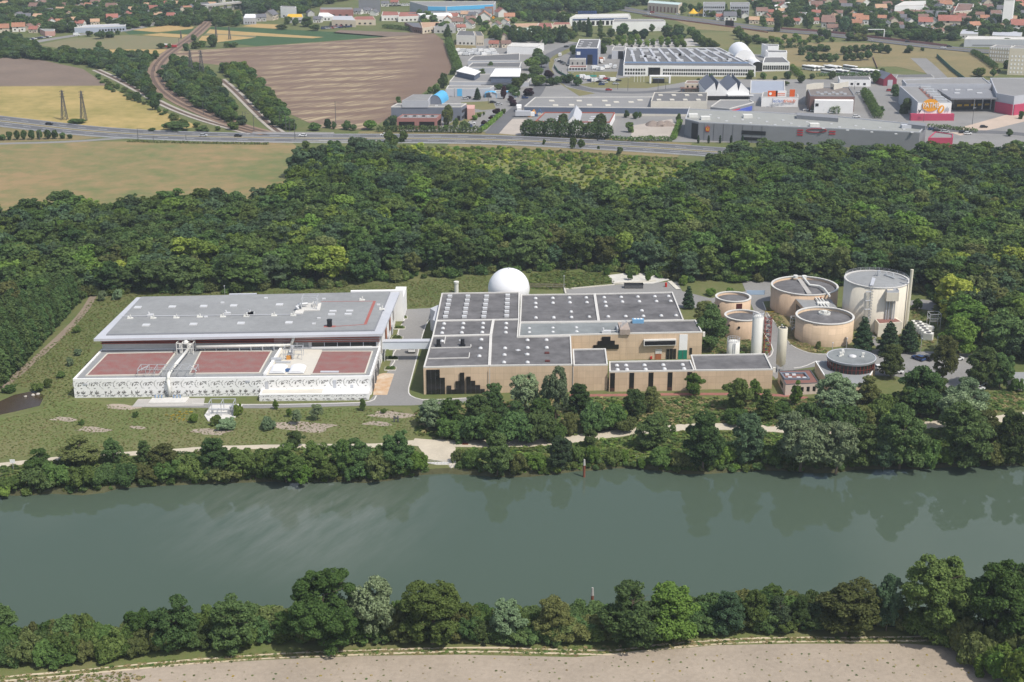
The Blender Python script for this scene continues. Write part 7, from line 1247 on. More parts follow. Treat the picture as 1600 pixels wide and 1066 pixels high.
# ---- houses
hp_ = thing('house', None, 'house', (0, 0, 0)); b = MB(); W2, D2, E2, R2 = 5.2, 4.2, 4.4, 7.4
b.add([(-W2, -D2, 0), (W2, -D2, 0), (W2, D2, 0), (-W2, D2, 0), (-W2, -D2, E2), (W2, -D2, E2), (W2, D2, E2), (-W2, D2, E2), (-W2, 0, R2), (W2, 0, R2)], [(0, 1, 5, 4), (1, 2, 6, 9, 5), (2, 3, 7, 6), (3, 0, 4, 8, 7)]); b.build('wall', M_hw, hp_)
b = MB(); o_ = .5; b.add([(-W2 - o_, -D2 - o_, E2 - .25), (W2 + o_, -D2 - o_, E2 - .25), (W2 + o_, 0, R2 + .12), (-W2 - o_, 0, R2 + .12), (W2 + o_, D2 + o_, E2 - .25), (-W2 - o_, D2 + o_, E2 - .25)], [(0, 1, 2, 3), (3, 2, 4, 5)]); rfh = b.build('roof', M_tile, hp_); b = MB(); b.box(2.4, 1, 5.8, .8, .8, 2.4); b.build('chimney', M_tileb, rfh)
for x, z, y in ((-3, 1.2, -D2), (3, 1.2, -D2), (-1, 3.0, -D2)): b = MB(); b.box(x, y, z, 1.4, .12, 1.3); b.build('window', M_dglass, hp_)
for y in (-1.6, 1.6): b = MB(); b.box(W2, y, 2.6, .12, 1.2, 1.3); b.build('window', M_dglass, hp_)
b = MB(); b.box(.6, -D2, .02, 1.1, .12, 2.1); b.build('door', M_tileb, hp_)
RM = dict(o=(M_tile, 'orange-tiled'), r=(M_tile2, 'red-tiled'), b=(M_tileb, 'brown-tiled'), g=(M_tileg, 'grey-roofed'), p=(M_tilep, 'pale-tiled')); WM = dict(w=(M_hw, 'white'), c=(M_hc, 'cream'), g=(M_hg, 'grey'))
HOUSES = []; hused = []
def house(px, py, w, r='o', wl='w', rz=None, area=''):
    global hp_
    o = hp_ if not HOUSES else copy_tree(hp_); HOUSES.append(o); x, y = G(px, py); s = w * PXM(py) / 11.0; s = max(.75, min(2.2, s)); o.location = (x, y, 0); o.rotation_euler = (0, 0, rz if rz is not None else rnd.choice([0, .25, -.3, 1.57, 1.3, 1.9, -.15])); o.scale = (s, min(1.35, s), min(1.4, s)); o['category'] = 'house'; o['group'] = 'suburban houses'
    for ch in o.children:
        if ch.name.startswith('wall') or ch.name.startswith('roof'): ch.material_slots[0].link = 'OBJECT'; ch.material_slots[0].material = (WM[wl] if ch.name.startswith('wall') else RM[r])[0]
    hused.append((x, y, 9 * s)); pend(o, f'{RM[r][1]} {WM[wl][1]} house {area}')
A1 = 'left of the railway'
for q in ((5, 51, 20, 'o', 'c'), (30, 49, 20, 'o', 'w'), (45, 47, 13, 'b', 'c'), (62, 47, 9, 'r', 'c'), (54, 51, 9, 'r', 'c'), (82, 39, 16, 'r', 'w'), (95, 39, 12, 'o', 'c'), (118, 36, 12, 'p', 'w'), (112, 43, 14, 'g', 'w'), (126, 42, 15, 'r', 'w'), (149, 39, 13, 'p', 'c'), (60, 31, 14, 'p', 'w'), (30, 29, 15, 'g', 'w'), (42, 30, 13, 'g', 'w'), (8, 32, 9, 'b', 'w'), (77, 22, 8, 'g', 'w'), (95, 20, 5, 'p', 'w'), (109, 27, 5, 'p', 'c'), (127, 14, 12, 'b', 'w'), (131, 5, 14, 'p', 'g'), (139, 13, 12, 'o', 'w'), (157, 14, 9, 'b', 'g'), (179, 13, 10, 'g', 'w'), (176, 34, 18, 'r', 'w'), (187, 34, 10, 'g', 'w'), (199, 27, 9, 'r', 'c'), (209, 21, 15, 'p', 'w'), (205, 29, 8, 'r', 'c'), (204, 5, 9, 'r', 'w'), (232, 13, 11, 'p', 'c'), (240, 20, 17, 'r', 'c'), (234, 25, 8, 'g', 'w'), (248, 28, 5, 'p', 'c'), (268, 29, 10, 'r', 'w'), (268, 4, 11, 'g', 'w'), (282, 4, 10, 'p', 'w'), (263, 10, 7, 'r', 'w'), (277, 10, 12, 'p', 'w'), (285, 19, 11, 'g', 'c'), (298, 16, 10, 'g', 'w'), (293, 18, 7, 'o', 'w'), (311, 4, 9, 'g', 'w'), (320, 13, 11, 'g', 'w'), (332, 12, 13, 'p', 'w'), (345, 3, 9, 'r', 'w'), (10, 3, 10, 'p', 'w'), (7, 10, 5, 'p', 'w'), (318, 3, 8, 'o', 'w'), (104, 13, 9, 'b', 'w'), (120, 17, 8, 'b', 'g')): house(*q, area=A1)
A2 = 'between railway bridge and hypermarket'
for q in ((423, 31, 22, 'g', 'c'), (408, 33, 16, 'g', 'g'), (372, 3, 16, 'b', 'w'), (390, 3, 12, 'r', 'w'), (403, 4, 10, 'p', 'w'), (485, 25, 14, 'g', 'g'), (497, 35, 12, 'g', 'w'), (575, 21, 12, 'g', 'w'), (585, 24, 12, 'g', 'w'), (655, 13, 14, 'b', 'w'), (714, 26, 14, 'g', 'w'), (727, 27, 13, 'p', 'w'), (739, 28, 12, 'g', 'w'), (735, 36, 16, 'b', 'w'), (757, 34, 24, 'o', 'w'), (760, 26, 18, 'g', 'w'), (783, 26, 20, 'r', 'w'), (765, 42, 12, 'b', 'c'), (776, 44, 16, 'b', 'w'), (792, 47, 14, 'g', 'w'), (788, 63, 14, 'b', 'c'), (772, 74, 14, 'r', 'c'), (790, 74, 16, 'b', 'c'), (790, 38, 12, 'o', 'w'), (720, 48, 12, 'r', 'w'), (602, 10, 12, 'g', 'w'), (617, 8, 12, 'r', 'g'), (560, 22, 12, 'g', 'w'), (645, 30, 12, 'g', 'g')): house(*q, area=A2)
A3 = 'in the suburb beyond the motorway'
for q in ((1203, 38, 12, 'o', 'c'), (1202, 24, 12, 'r', 'c'), (1223, 33, 13, 'b', 'c'), (1222, 22, 13, 'p', 'w'), (1251, 29, 12, 'b', 'w'), (1243, 38, 9, 'r', 'w'), (1250, 35, 11, 'g', 'w'), (1275, 25, 14, 'r', 'w'), (1272, 37, 6, 'r', 'w'), (1293, 36, 18, 'b', 'w'), (1310, 25, 12, 'b', 'w'), (1300, 50, 18, 'b', 'c'), (1338, 42, 17, 'o', 'c'), (1340, 32, 16, 'o', 'w'), (1333, 26, 10, 'p', 'w'), (1358, 26, 13, 'g', 'w'), (1378, 33, 10, 'o', 'g'), (1383, 25, 15, 'g', 'w'), (1386, 42, 10, 'g', 'w'), (1396, 36, 12, 'b', 'c'), (1397, 24, 12, 'b', 'w'), (1405, 27, 12, 'b', 'w'), (1427, 25, 9, 'b', 'c'), (1436, 25, 9, 'b', 'c'), (1445, 25, 9, 'b', 'c'), (1408, 33, 16, 'g', 'w'), (1420, 38, 13, 'g', 'w'), (1442, 33, 16, 'b', 'w'), (1452, 26, 14, 'g', 'w'), (1458, 37, 13, 'g', 'w'), (1470, 28, 16, 'g', 'w'), (1445, 42, 22, 'r', 'w'), (1440, 45, 10, 'g', 'w'), (1482, 42, 34, 'r', 'c'), (1490, 48, 15, 'g', 'w'), (1457, 51, 10, 'p', 'w'), (1466, 54, 13, 'b', 'w'), (1449, 52, 11, 'g', 'w'), (1403, 44, 14, 'b', 'w'), (1405, 49, 12, 'g', 'w'), (1521, 46, 18, 'o', 'w'), (1528, 12, 12, 'b', 'w'), (1542, 17, 16, 'b', 'c'), (1530, 28, 14, 'b', 'g'), (1555, 27, 16, 'b', 'w'), (1562, 31, 12, 'g', 'w'), (1538, 33, 14, 'o', 'c'), (1548, 38, 15, 'g', 'g'), (1570, 33, 14, 'g', 'w'), (1581, 34, 12, 'p', 'c'), (1575, 40, 16, 'b', 'c'), (1566, 47, 8, 'p', 'c'), (1592, 49, 28, 'r', 'w'), (1598, 25, 10, 'g', 'w'), (1340, 3, 14, 'p', 'w'), (1300, 4, 10, 'g', 'w'), (1180, 6, 12, 'o', 'w'), (1125, 31, 8, 'r', 'w'), (1140, 32, 20, 'g', 'w'), (1163, 28, 13, 'g', 'w'), (1178, 37, 16, 'p', 'c'), (1190, 24, 18, 'b', 'w'), (1198, 31, 14, 'r', 'c'), (1470, 9, 14, 'b', 'c'), (1485, 10, 12, 'b', 'c'), (1553, 5, 14, 'g', 'w')): house(*q, area=A3)

for reg, nn, ar in (([(1200, 1), (1600, 1), (1600, 50), (1500, 44), (1395, 46), (1290, 44), (1205, 36)], 34, A3), ([(0, 1), (330, 0), (300, 14), (215, 34), (110, 36), (0, 40)], 7, A1), ([(700, 22), (800, 24), (800, 44), (700, 44)], 10, A2)):
    pl_ = [G(*p) for p in reg]; made = tries = 0
    while made < nn and tries < 4000:
        tries += 1
        px, py = rnd.uniform(min(q[0] for q in reg), max(q[0] for q in reg)), rnd.uniform(min(q[1] for q in reg), max(q[1] for q in reg)); w_ = G(px, py)
        if not inside(w_, pl_) or any(math.dist(w_, q[:2]) < q[2] + 13 for q in hused): continue
        house(round(px, 1), round(py, 1), 11 / PXM(py) * rnd.uniform(.85, 1.15), rnd.choice('bbgogrpb'), rnd.choice('wwcwg'), area=ar); made += 1
# ---------------------------------------------------------------- vehicles
def carproto(name, L, W, H, van=False):
    t = thing(name, None, 'car', (0, 0, 0)); b = MB(); n0 = .32
    prof = [(-L / 2, n0), (L / 2, n0), (L / 2, H * .56), (L * .30, H * .62), (-L * .44, H * .64), (-L / 2, H * .55)] if not van else [(-L / 2, n0), (L / 2, n0), (L / 2, H * .5), (L * .36, H * .62), (L * .24, H), (-L / 2, H)]
    k = len(prof); P = [(p[0], -W / 2, p[1]) for p in prof] + [(p[0], W / 2, p[1]) for p in prof]
    b.add(P, [tuple(range(k)), tuple(range(2 * k - 1, k - 1, -1))] + [((i + 1) % k, i, i + k, (i + 1) % k + k) for i in range(k)])
    if not van: b.add([(-L * .36, -W * .40, H), (L * .10, -W * .40, H), (L * .10, W * .40, H), (-L * .36, W * .40, H), (-L * .36, -W * .40, H - .05), (L * .10, -W * .40, H - .05), (L * .10, W * .40, H - .05), (-L * .36, W * .40, H - .05)], [(0, 1, 2, 3), (0, 4, 5, 1), (1, 5, 6, 2), (2, 6, 7, 3), (3, 7, 4, 0)])
    b.build('body', M_wpaint, t); b = MB()
    if not van: b.add([(-L * .46, -W * .46, H * .63), (L * .26, -W * .46, H * .63), (L * .26, W * .46, H * .63), (-L * .46, W * .46, H * .63), (-L * .35, -W * .40, H - .04), (L * .09, -W * .40, H - .04), (L * .09, W * .40, H - .04), (-L * .35, W * .40, H - .04)], [(0, 1, 5, 4), (1, 2, 6, 5), (2, 3, 7, 6), (3, 0, 4, 7)])
    else: b.add([(L * .365, -W * .44, H * .63), (L * .365, W * .44, H * .63), (L * .255, W * .44, H * .95), (L * .255, -W * .44, H * .95)], [(0, 1, 2, 3)])
    b.build('glass', M_dglass, t)
    for sx in (-.31, .31):
        for sy in (-1, 1): b = MB(); b.tube((sx * L, sy * (W / 2 - .1), n0), (sx * L, sy * (W / 2 + .02), n0), .32, 12); b.build('wheel', M_black, t)
    return t
M_paint = {k: mat('car_paint_' + k, c, .35, .05, 1, spec=.5) for k, c in dict(white=(.75, .75, .74), black=(.015, .016, .02), blue=(.03, .06, .16), grey=(.22, .23, .24), red=(.42, .03, .03), silver=(.48, .49, .50)).items()}
cp_ = carproto('car', 4.3, 1.8, 1.48); vp_ = carproto('van', 5.4, 2.0, 2.5, True); vp_['category'] = 'van'
cused = set()
def car(px, py, col, rz, where, van=False, z=.12, s=1.0):
    p = vp_ if van else cp_; o = p if id(p) not in cused else copy_tree(p); cused.add(id(p)); o['category'] = 'van' if van else 'car'; x, y = G(px, py, z); o.location = (x, y, z); o.rotation_euler = (0, 0, rz); o.scale = (s, s, s); o['group'] = 'vans' if van else 'cars'
    for ch in o.children:
        if ch.name.startswith('body'): ch.material_slots[0].link = 'OBJECT'; ch.material_slots[0].material = M_paint[col]
    pend(o, f'{col} {"van" if van else "car"} {where}')
for q in ((1435, 562, 'blue', 2.2), (1447, 562, 'black', 2.3), (1495, 563, 'white', .5), (1531, 602, 'silver', .4), (1527, 609, 'white', .3), (1376, 577, 'white', .2), (1400, 583, 'white', -.1)): car(*q, 'parked by the trees of the plant car park')
for q in ((77, 195, 'black', -.1, .1), (318, 213, 'silver', 0), (372, 213.5, 'black', 0), (473, 213, 'white', 3.1), (600, 212, 'white', 3.1), (939, 220, 'black', 3.05)): car(*q[:4], 'driving on the trunk road', z=.16)
for q in ((1537, 199.5, 'black', 0), (1390, 142.5, 'red', .3), (1400, 143, 'red', .5), (951, 141.5, 'red', .1), (885, 74, 'black', .7)): car(*q, 'on a street of the business park')
for q in ((737, 193.5, 'white', .2), (734, 198, 'blue', 2.0), (755, 199, 'blue', 1.0), (766, 191, 'silver', 1.1), (770, 161, 'black', .1), (780, 164, 'silver', .6), (727, 155, 'silver', .1), (731, 154, 'black', 2.9), (820, 154, 'blue', .1)): car(*q, 'parked near the blue-vaulted office')
for q in ((922, 127, 'blue', .3), (940, 133, 'blue', .1), (936, 129, 'black', 2.4), (947, 124, 'red', .6), (953, 126, 'blue', .4), (966, 127, 'black', .2), (945, 130, 'silver', .2), (962, 132, 'silver', .2), (870, 95, 'white', .3), (875, 97, 'black', .2), (879, 99, 'black', .4), (882, 101, 'grey', .3), (889, 103, 'black', .3), (938, 99, 'black', 1.2)): car(*q, 'in the parking bays before the blue cube')
for q in ((911, 122, 'white', .3), (918, 124, 'white', .3), (930, 128, 'white', .1), (959, 127, 'white', .2), (942, 123.5, 'white', .2), (929, 108, 'white', .5), (934, 109, 'white', 1.4), (940, 110, 'white', .9), (948, 107, 'white', .6), (954, 105, 'white', 1.5), (961, 107, 'white', 1.3), (943, 95.5, 'white', 1.4), (875, 88, 'white', 1.4)): car(*q, 'in the yard before the blue cube', van=True)
for i in range(14): car(716 + (i % 7) * 9 + (i // 7) * 4, 80.5 + (i // 7) * 5 + (i % 3) * .6, 'white', rnd.uniform(-.3, .6), 'in the caravan yard above the dark warehouse', van=True)
for i in range(18): car(1448 + 0 * i, 0, 'white', 0, '') if False else None
for q in ((1456, 203, 'blue', .2), (1463, 205, 'black', .2), (1477, 207, 'silver', .2), (1504, 208, 'black', .1), (1512, 210, 'white', .1)): car(*q, 'behind the pink-edged store')
for q in ((1342, 147, 'silver', .2), (1354, 160, 'black', .1), (1338, 183.5, 'white', .1), (1260, 173, 'white', .1), (1271, 174, 'white', .1), (1292, 176, 'white', .1), (1301, 177, 'white', .1)): car(*q, 'near the brown-roofed hall')
for i, c in enumerate(('silver', 'white', 'blue', 'white', 'black', 'blue', 'silver', 'black', 'white')): car(40 + i * 4.6, 63.4 - i * .6, c, .5, 'in the left suburb car park')
for q in ((1212, 46, 'white', -.1), (1474, 75.5, 'white', -.1), (1483, 73.5, 'black', -.1), (1418, 66, 'black', -.1), (1013, 22.5, 'white', -.3), (1059, 23, 'white', -.2), (1019, 20, 'red', -.3)): car(*q, 'on the motorway', z=.55)
for i in range(20): car(505 + (i % 10) * 4.6, 44 + (i // 10) * 1.8 - (i % 10) * .35, rnd.choice(['black', 'blue', 'silver', 'red']), rnd.uniform(0, 1), 'in the scrapyard above the ploughed field')
for q in ((120, 56, 'white', .1), (268, 36, 'white', .4), (210, 37, 'white', .5), (215, 36.5, 'silver', .5), (219, 36, 'white', .4)): car(*q, 'beside the suburb street on the left', van=q[0] == 120)
for i in range(30): car(958 + (i % 10) * 11.5 + (i // 10) * 3, 64.5 + (i // 10) * 4.5, rnd.choice(['silver', 'grey', 'black', 'white', 'blue']), 1.5, 'in the car park behind the white factory')
for i in range(24): car(604 + (i % 12) * 6.5, 8.2 + (i // 12) * 2.0 - (i % 12) * .15, rnd.choice(['silver', 'red', 'black', 'white']), rnd.uniform(0, .3), 'before the blue hypermarket')
# coaches
bus = thing('coach', None, 'coach', (0, 0, 0)); b = MB(); b.box(0, 0, .35, 11.5, 2.5, 2.9); b.build('body', M_wpaint, bus); b = MB(); b.box(0, 0, 1.7, 11.56, 2.56, .95); b.build('window_band', M_dglass, bus)
for sx in (-3.4, 3.6):
    for sy in (-1, 1): b = MB(); b.tube((sx, sy * 1.15, .5), (sx, sy * 1.28, .5), .5, 12); b.build('wheel', M_black, bus)
for i, (px, py, w) in enumerate(((1264, 110, 0), (1270.5, 110, 0), (1277, 110, 0), (1297, 110, 0), (1303.5, 109.5, 0), (1328, 109.5, 0), (1294, 116, 1), (1308, 116, 1), (1315, 116.3, 1), (1340, 115.6, 1), (1347.5, 115.6, 1), (1355, 115.6, 1), (1362, 115.6, 1))):
    o = bus if i == 0 else copy_tree(bus); x, y = G(px, py); o.location = (x, y, .05); o.rotation_euler = (0, 0, rad(128)); o['group'] = 'coaches'; pend(o, 'white coach in the rear row of the coach park' if not w else 'white coach in the front row of the coach park')
# service truck on the plant road
x, y = G(643.5, 552); tk_ = thing('truck', 'small white tank truck on the road between hall and beige plant', 'truck', (x, y, 0)); b = MB(); b.box(x, y, .7, 2.1, 1.7, 1.8); b.build('cab', M_wpaint, tk_); b = MB(); b.box(x, y - .87, 1.6, 1.7, .06, .7); b.build('windscreen', M_dglass, tk_); b = MB(); b.box(x, y + 3.4, .55, 1.9, 5.2, .3); b.tube((x + .3, y + 1.3, 1.6), (x + .3, y + 4.2, 1.6), .75, 14); b.box(x + .2, y + 5.2, .85, 1.8, 1.3, 1.2); b.build('tank_body', M_silo, tk_)
for sx in (-.95, .95):
    for sy in (0, 2.8, 4.6): b = MB(); b.tube((x + sx - .12, y + sy, .45), (x + sx + .12, y + sy, .45), .45, 12); b.build('wheel', M_black, tk_)
x, y = G(779, 199); 
for i, (px, py, c) in enumerate(((939, 98, M_red2), (811, 174, M_wpaint), (817, 183, M_lgrey))):
    x, y = G(px, py); t = thing('lorry', ('orange lorry trailer parked beside the blue cube', 'white lorry waiting by the left end of the navy depot', 'pale grey trailer in the yard left of the gabled workshop')[i], 'lorry', (x, y, 0)); b = MB(); b.box(x, y, .9, 3 if i < 2 else 9, 7 if i < 2 else 3, 2.8); b.build('trailer', c, t); b = MB(); b.box(x + (0 if i < 2 else 5.8), y - (4.8 if i < 2 else 0), .6, 2.4, 2.2, 2.5); b.build('cab', M_wpaint, t)
    for s_ in (-1, 1): b = MB(); b.box(x + s_ * 1.2, y + 1.5, 0, .3, 1.0, 1.0); b.build('wheel', M_black, t)
for px, py, c, lab in ((828, 183, 'safety_orange', 'orange crane part lying in the yard left of the gabled workshop'), (837, 182, 'machine_blue', 'blue crane part standing in the yard left of the gabled workshop')):
    x, y = G(px, py); b = MB(); b.box(x, y, 0, 2.5, 2, 1.4); b.tube((x, y, 1), (x + 2.5, y + 1, 4.2), .4, 8); b.tube((x + 2.5, y + 1, 4.2), (x + 3.6, y, 1.8), .3, 8); tag(b.build('crane_part', mat(c, (.1, .1, .1)), None), lab, 'machine')
x, y = G(264, 75); t = thing('red_wagon', 'red works wagon standing beside the railway', 'wagon', (x, y, 0)); b = MB(); b.box(x, y, .8, 13, 2.6, 1.6); b.build('body', M_paint['red'], t); b = MB(); b.box(x - 1, y, 2.4, 6, 2.2, .8); b.build('load', M_wpaint, t)
x, y = G(1215, 222); t = thing('green_skip', 'green skip at the foot of the superstore wall', 'skip', (x, y, 0)); b = MB(); b.prism([(x - 4, y - 1.2), (x + 3, y - 1.2), (x + 3, y + 1.2), (x - 4, y + 1.2)], .2, 2.4, top=False, bot=True); b.build('body', M_('skip_green', (.02, .25, .07)), t)
for i, (px, py) in enumerate(((1020, 196), (1033, 196.5), (1042, 196))):
    x, y = G(px, py); b = MB(); b.lathe(0, 0, [(4.6, 0), (3.2, 1.3), (1.4, 2.5), (.1, 2.9)], 14); b.v = [(p[0] * rnd.uniform(.8, 1.25), p[1] * rnd.uniform(.8, 1.25), p[2]) for p in b.v]; o = b.build('earth_heap', mat('heap_earth', (.27, .22, .19), .95, .2, .8, .4), None); o.location = (x, y, 0); tag(o, None, 'heap', 'earth heaps'); pend(o, 'heap of brown earth on the pale gravel lot')
# ---- pylons, masts, posts
def pylon(px, py, hp, lab, s=1.0):
    x, y = G(px, py); h = HF(px, py, py - hp); t = thing('pylon', lab, 'pylon', (x, y, 0), 'lattice pylons'); w = h * .095; b = MB(); lev = [0, .2, .38, .54, .68, .8, .9, 1.0]
    r = lambda q: w * (1 - .86 * q)
    for a, c in zip(lev, lev[1:]):
        A = [(x + i * r(a), y + j * r(a), h * a) for i, j in ((-1, -1), (1, -1), (1, 1), (-1, 1))]; D = [(x + i * r(c), y + j * r(c), h * c) for i, j in ((-1, -1), (1, -1), (1, 1), (-1, 1))]
        for k in range(4): b.tube(A[k], D[k], .17, 4, caps=False); b.tube(A[k], D[(k + 1) % 4], .09, 4, caps=False); b.tube(A[(k + 1) % 4], D[k], .09, 4, caps=False); b.tube(D[k], D[(k + 1) % 4], .08, 4, caps=False)
    b.build('lattice', M_dsteel, t)
    for q in (.78, .87, .96): b = MB(); b.tube((x - h * .09, y, h * q), (x + h * .09, y, h * q + .3), .15, 4); b.tube((x - h * .09, y, h * q), (x, y, h * q + 1.2), .1, 4); b.build('arm', M_dsteel, t)
for q in ((101, 187.5, 46, 'left of two lattice pylons standing in the wheat field'), (131, 189.5, 47, 'right of two lattice pylons standing in the wheat field'), (299, 118, 40, 'thin lattice pylon among trees beside the railway curve'), (316, 122, 43, 'taller lattice pylon among trees beside the railway curve'), (338, 59, 18, 'small far lattice pylon beside the striped fields'), (359, 62, 20, 'second small far lattice pylon beside the striped fields'), (283, 60, 11, 'tiny pylon left of the railway')): pylon(*q)
MS = [(216, 219, 19), (291, 221, 11), (242, 112, 10), (256, 118, 9), (270, 142, 11), (291, 163, 13), (318, 180, 20), (345, 183, 24), (354, 188, 14), (380, 196, 22), (384, 196, 20), (438, 200, 26), (447, 205, 26), (453, 207, 22), (461, 219, 34), (397, 205, 26), (280, 72, 12), (305, 44, 8), (525, 198, 40), (282, 150, 10), (62, 219, 17), (240, 222, 9)]
for px, py, hp in MS:
    x, y = G(px, py); h = HF(px, py, py - hp); t = thing('mast', None, 'mast', (x, y, 0), 'masts of the railway and trunk road'); b = MB(); b.tube((x, y, 0), (x, y, h), .2, 5, .12); b.build('post', M_dsteel, t); b = MB(); b.tube((x, y, h * .93), (x + 2.6, y, h * .95), .09, 4); b.build('arm', M_dsteel, t); pend(t, 'slender grey mast by the railway lines and trunk road')
for px, py, hp in ((887, 119, 18), (877, 124, 14), (928, 132, 20), (923, 128, 14), (965, 140, 16), (893, 132, 18), (981, 142, 20), (1028, 144, 22), (1040, 140, 18), (710, 152, 14), (763, 162, 20), (1519, 195, 26), (1443, 190, 18), (1206, 168, 14), (1361, 70, 8), (1382, 61, 12), (1335, 140, 12)):
    x, y = G(px, py); h = HF(px, py, py - hp); t = thing('street_lamp', None, 'street lamp', (x, y, 0), 'street lamps'); b = MB(); b.tube((x, y, 0), (x, y, h), .16, 5, .1); b.build('post', M_dsteel, t); b = MB(); b.box(x + .5, y, h, 1.6, .4, .2); b.build('lamp', M_steel, t); pend(t, 'thin grey street lamp in the business park')
for i in range(4): x, y = G(991 + i * 5, 128.5); t = thing('flagpole', None, 'flagpole', (x, y, 0), 'flagpoles before the factory'); b = MB(); b.tube((x, y, 0), (x, y, 8), .14, 6, .08); b.build('pole', M_wpaint, t); b = MB(); b.ball(x, y, 8.1, .16, 6, 4); b.build('finial', M_wpaint, t); pend(t, 'white flagpole on the lawn before the white factory')
X, Y = G(771, 31.5); dsn = thing('diamond_sign', 'yellow diamond sign board on a post among the houses', 'sign', (X, Y, 0)); h = HF(771, 31.5, 27.5); b = MB(); b.box(X, Y, 0, .5, .5, h); b.build('post', M_dsteel, dsn); b = MB(); q = 3.4 * PXM(27); b.add([(X - q, Y - .4, h), (X, Y - .4, h - q), (X + q, Y - .4, h), (X, Y - .4, h + q), (X - q, Y, h), (X, Y, h - q), (X + q, Y, h), (X, Y, h + q)], [(0, 1, 2, 3), (7, 6, 5, 4), (0, 4, 5, 1), (1, 5, 6, 2), (2, 6, 7, 3), (3, 7, 4, 0)]); bd_ = b.build('board', M_black, dsn); b = MB(); q *= .78; b.face([(X - q, Y - .5, h), (X, Y - .5, h - q), (X + q, Y - .5, h), (X, Y - .5, h + q)]); b.build('yellow_face', M_ylo, bd_)
x, y = G(1366, 61); gsn = thing('sign_gantry', 'white overhead sign gantry reaching over the motorway', 'gantry', (x, y, 0)); b = MB(); b.box(x + 8, y, 0, .6, .6, 8); b.box(x + 1, y, 7.6, 14, .5, .6); b.build('frame', M_wpaint, gsn)
rbz = thing('railway_bridge', 'pale concrete road bridge on piers over the railway at the top', 'bridge', (*G(350, 22), 0)); A_, E_ = G(318, 20), G(386, 13); b = MB(); ribbon(b, [A_, E_], 9, 7.5, thick=1.6); b.build('deck', M_conc, rbz)
for t in (.15, .32, .5, .68, .85): b = MB(); b.box(A_[0] + (E_[0] - A_[0]) * t, A_[1] + (E_[1] - A_[1]) * t, 0, 2, 6, 6); b.build('pier', M_conc, rbz)
# concrete parapets where the trunk road crosses the railway
b = MB(); ribbon(b, [G(395, 209.2), G(470, 209.6), G(522, 210.0)], .5, 1.1, thick=1.2); tag(b.build('bridge_parapet', M_conc, None), 'pale concrete parapet where the trunk road crosses the railway, far side', 'parapet'); b = MB(); ribbon(b, [G(480, 222.5), G(590, 222.5)], .5, 1.0, thick=1.2); tag(b.build('bridge_parapet', M_conc, None), 'pale concrete parapet along the near side of the trunk road', 'parapet')
for off_, lab in ((12.4, 'far'), (-12.4, 'near')): b = MB(); ribbon(b, smoothline([G(*p, .7) for p in HWY], 2), .18, .75, off_, thick=.35); tag(b.build('guard_rail', M_zinc, None), f'long steel guard rail along the {lab} edge of the trunk road', 'guard rail')
b = MB(); ribbon(b, smoothline([G(*p, .9) for p in [(1004, 24), (1060, 31), (1130, 39.5), (1200, 50)]], 1), .5, 1.0, thick=1.0); ribbon(b, smoothline([G(*p, .9) for p in [(1220, 45), (1300, 50.5), (1400, 63), (1480, 72)]], 1), .4, 2.2, thick=2.2); tag(b.build('motorway_wall', M_brick, None), 'dark brownish wall along the far side of the motorway', 'wall')
b = MB(); q = G(1133, 41), G(1146, 42); b.prism([q[0], q[1], (q[1][0], q[1][1] + 10), (q[0][0], q[0][1] + 10)], 0, .45); b.cur = 1; b.prism([(q[0][0], q[0][1] - 1), (q[1][0], q[1][1] - 1), q[1], q[0]], 0, 5.5); tag(b.build('underpass', [M_conc, M_black], None), 'dark underpass mouth in the motorway embankment', 'underpass')
for pl, lab, m_, hh in (([(1464, 84), (1487, 105), (1508, 121)], 'green mesh fence beside the dead-end road', M_('fence_green', (.03, .11, .07)), 2.6), ([(1364, 88), (1371, 105)], 'thin wooden fence across the dry field', M_tileb, 1.2), ([(866, 101), (872, 110), (890, 120)], 'green fence round the blue cube yard', M_('fence_green', (.03, .11, .07)), 1.8), ([(900, 117.5), (932, 117.5)], 'turquoise screen along the lawn before the pink-roofed shed', M_('turquoise', (.05, .35, .32)), 1.2)):
    b = MB(); ribbon(b, [G(*p, hh) for p in pl], .25, hh, thick=hh); tag(b.build('fence', m_, None), lab, 'fence')
# ---- hedges
def hedge(line, w, h, leaf, lab, dens=9, size=.55):
    ln_ = smoothline([G(*p) for p in line], 1); lob = []
    for a, c in zip(ln_, ln_[1:]):
        L = math.dist(a, c); k = max(1, int(L / (w * .6)))
        for i in range(k): t = (i + .5) / k; lob.append((a[0] + (c[0] - a[0]) * t - ln_[0][0] + rnd.uniform(-.2, .2), a[1] + (c[1] - a[1]) * t - ln_[0][1], h * .45 * rnd.uniform(.85, 1.1), w * .55, w * .55, h * .55 * rnd.uniform(.8, 1.15)))
    o = bpy.data.objects.new('hedge', leaf_mesh('hedge', lob, int(len(lob) * dens * w * h / (size * size) / 4), size, LF[leaf], core=.55)); COL.objects.link(o); o.location = (*ln_[0], 0); tag(o, lab, 'hedge', 'hedges')
hedge([(822, 212), (860, 213), (900, 214.5), (950, 217)], 9, 9, 'dark', 'tall dark conifer hedge before the gabled workshop', 22, .7)
hedge([(590, 206.5), (680, 207), (752, 208.5)], 3.5, 4, 'dark', 'long clipped dark hedge before the rose brick pavilion'); hedge([(752, 206), (768, 194), (783, 180)], 2.5, 2.6, 'bright', 'bright green clipped hedge beside the office car park'); hedge([(952, 220), (985, 221), (1050, 221)], 3, 3, 'mid', 'rough hedge below the gravel lot'); hedge([(1052, 219), (1058, 205), (1062, 193)], 3, 3, 'bright', 'rough hedge beside the superstore entrance')
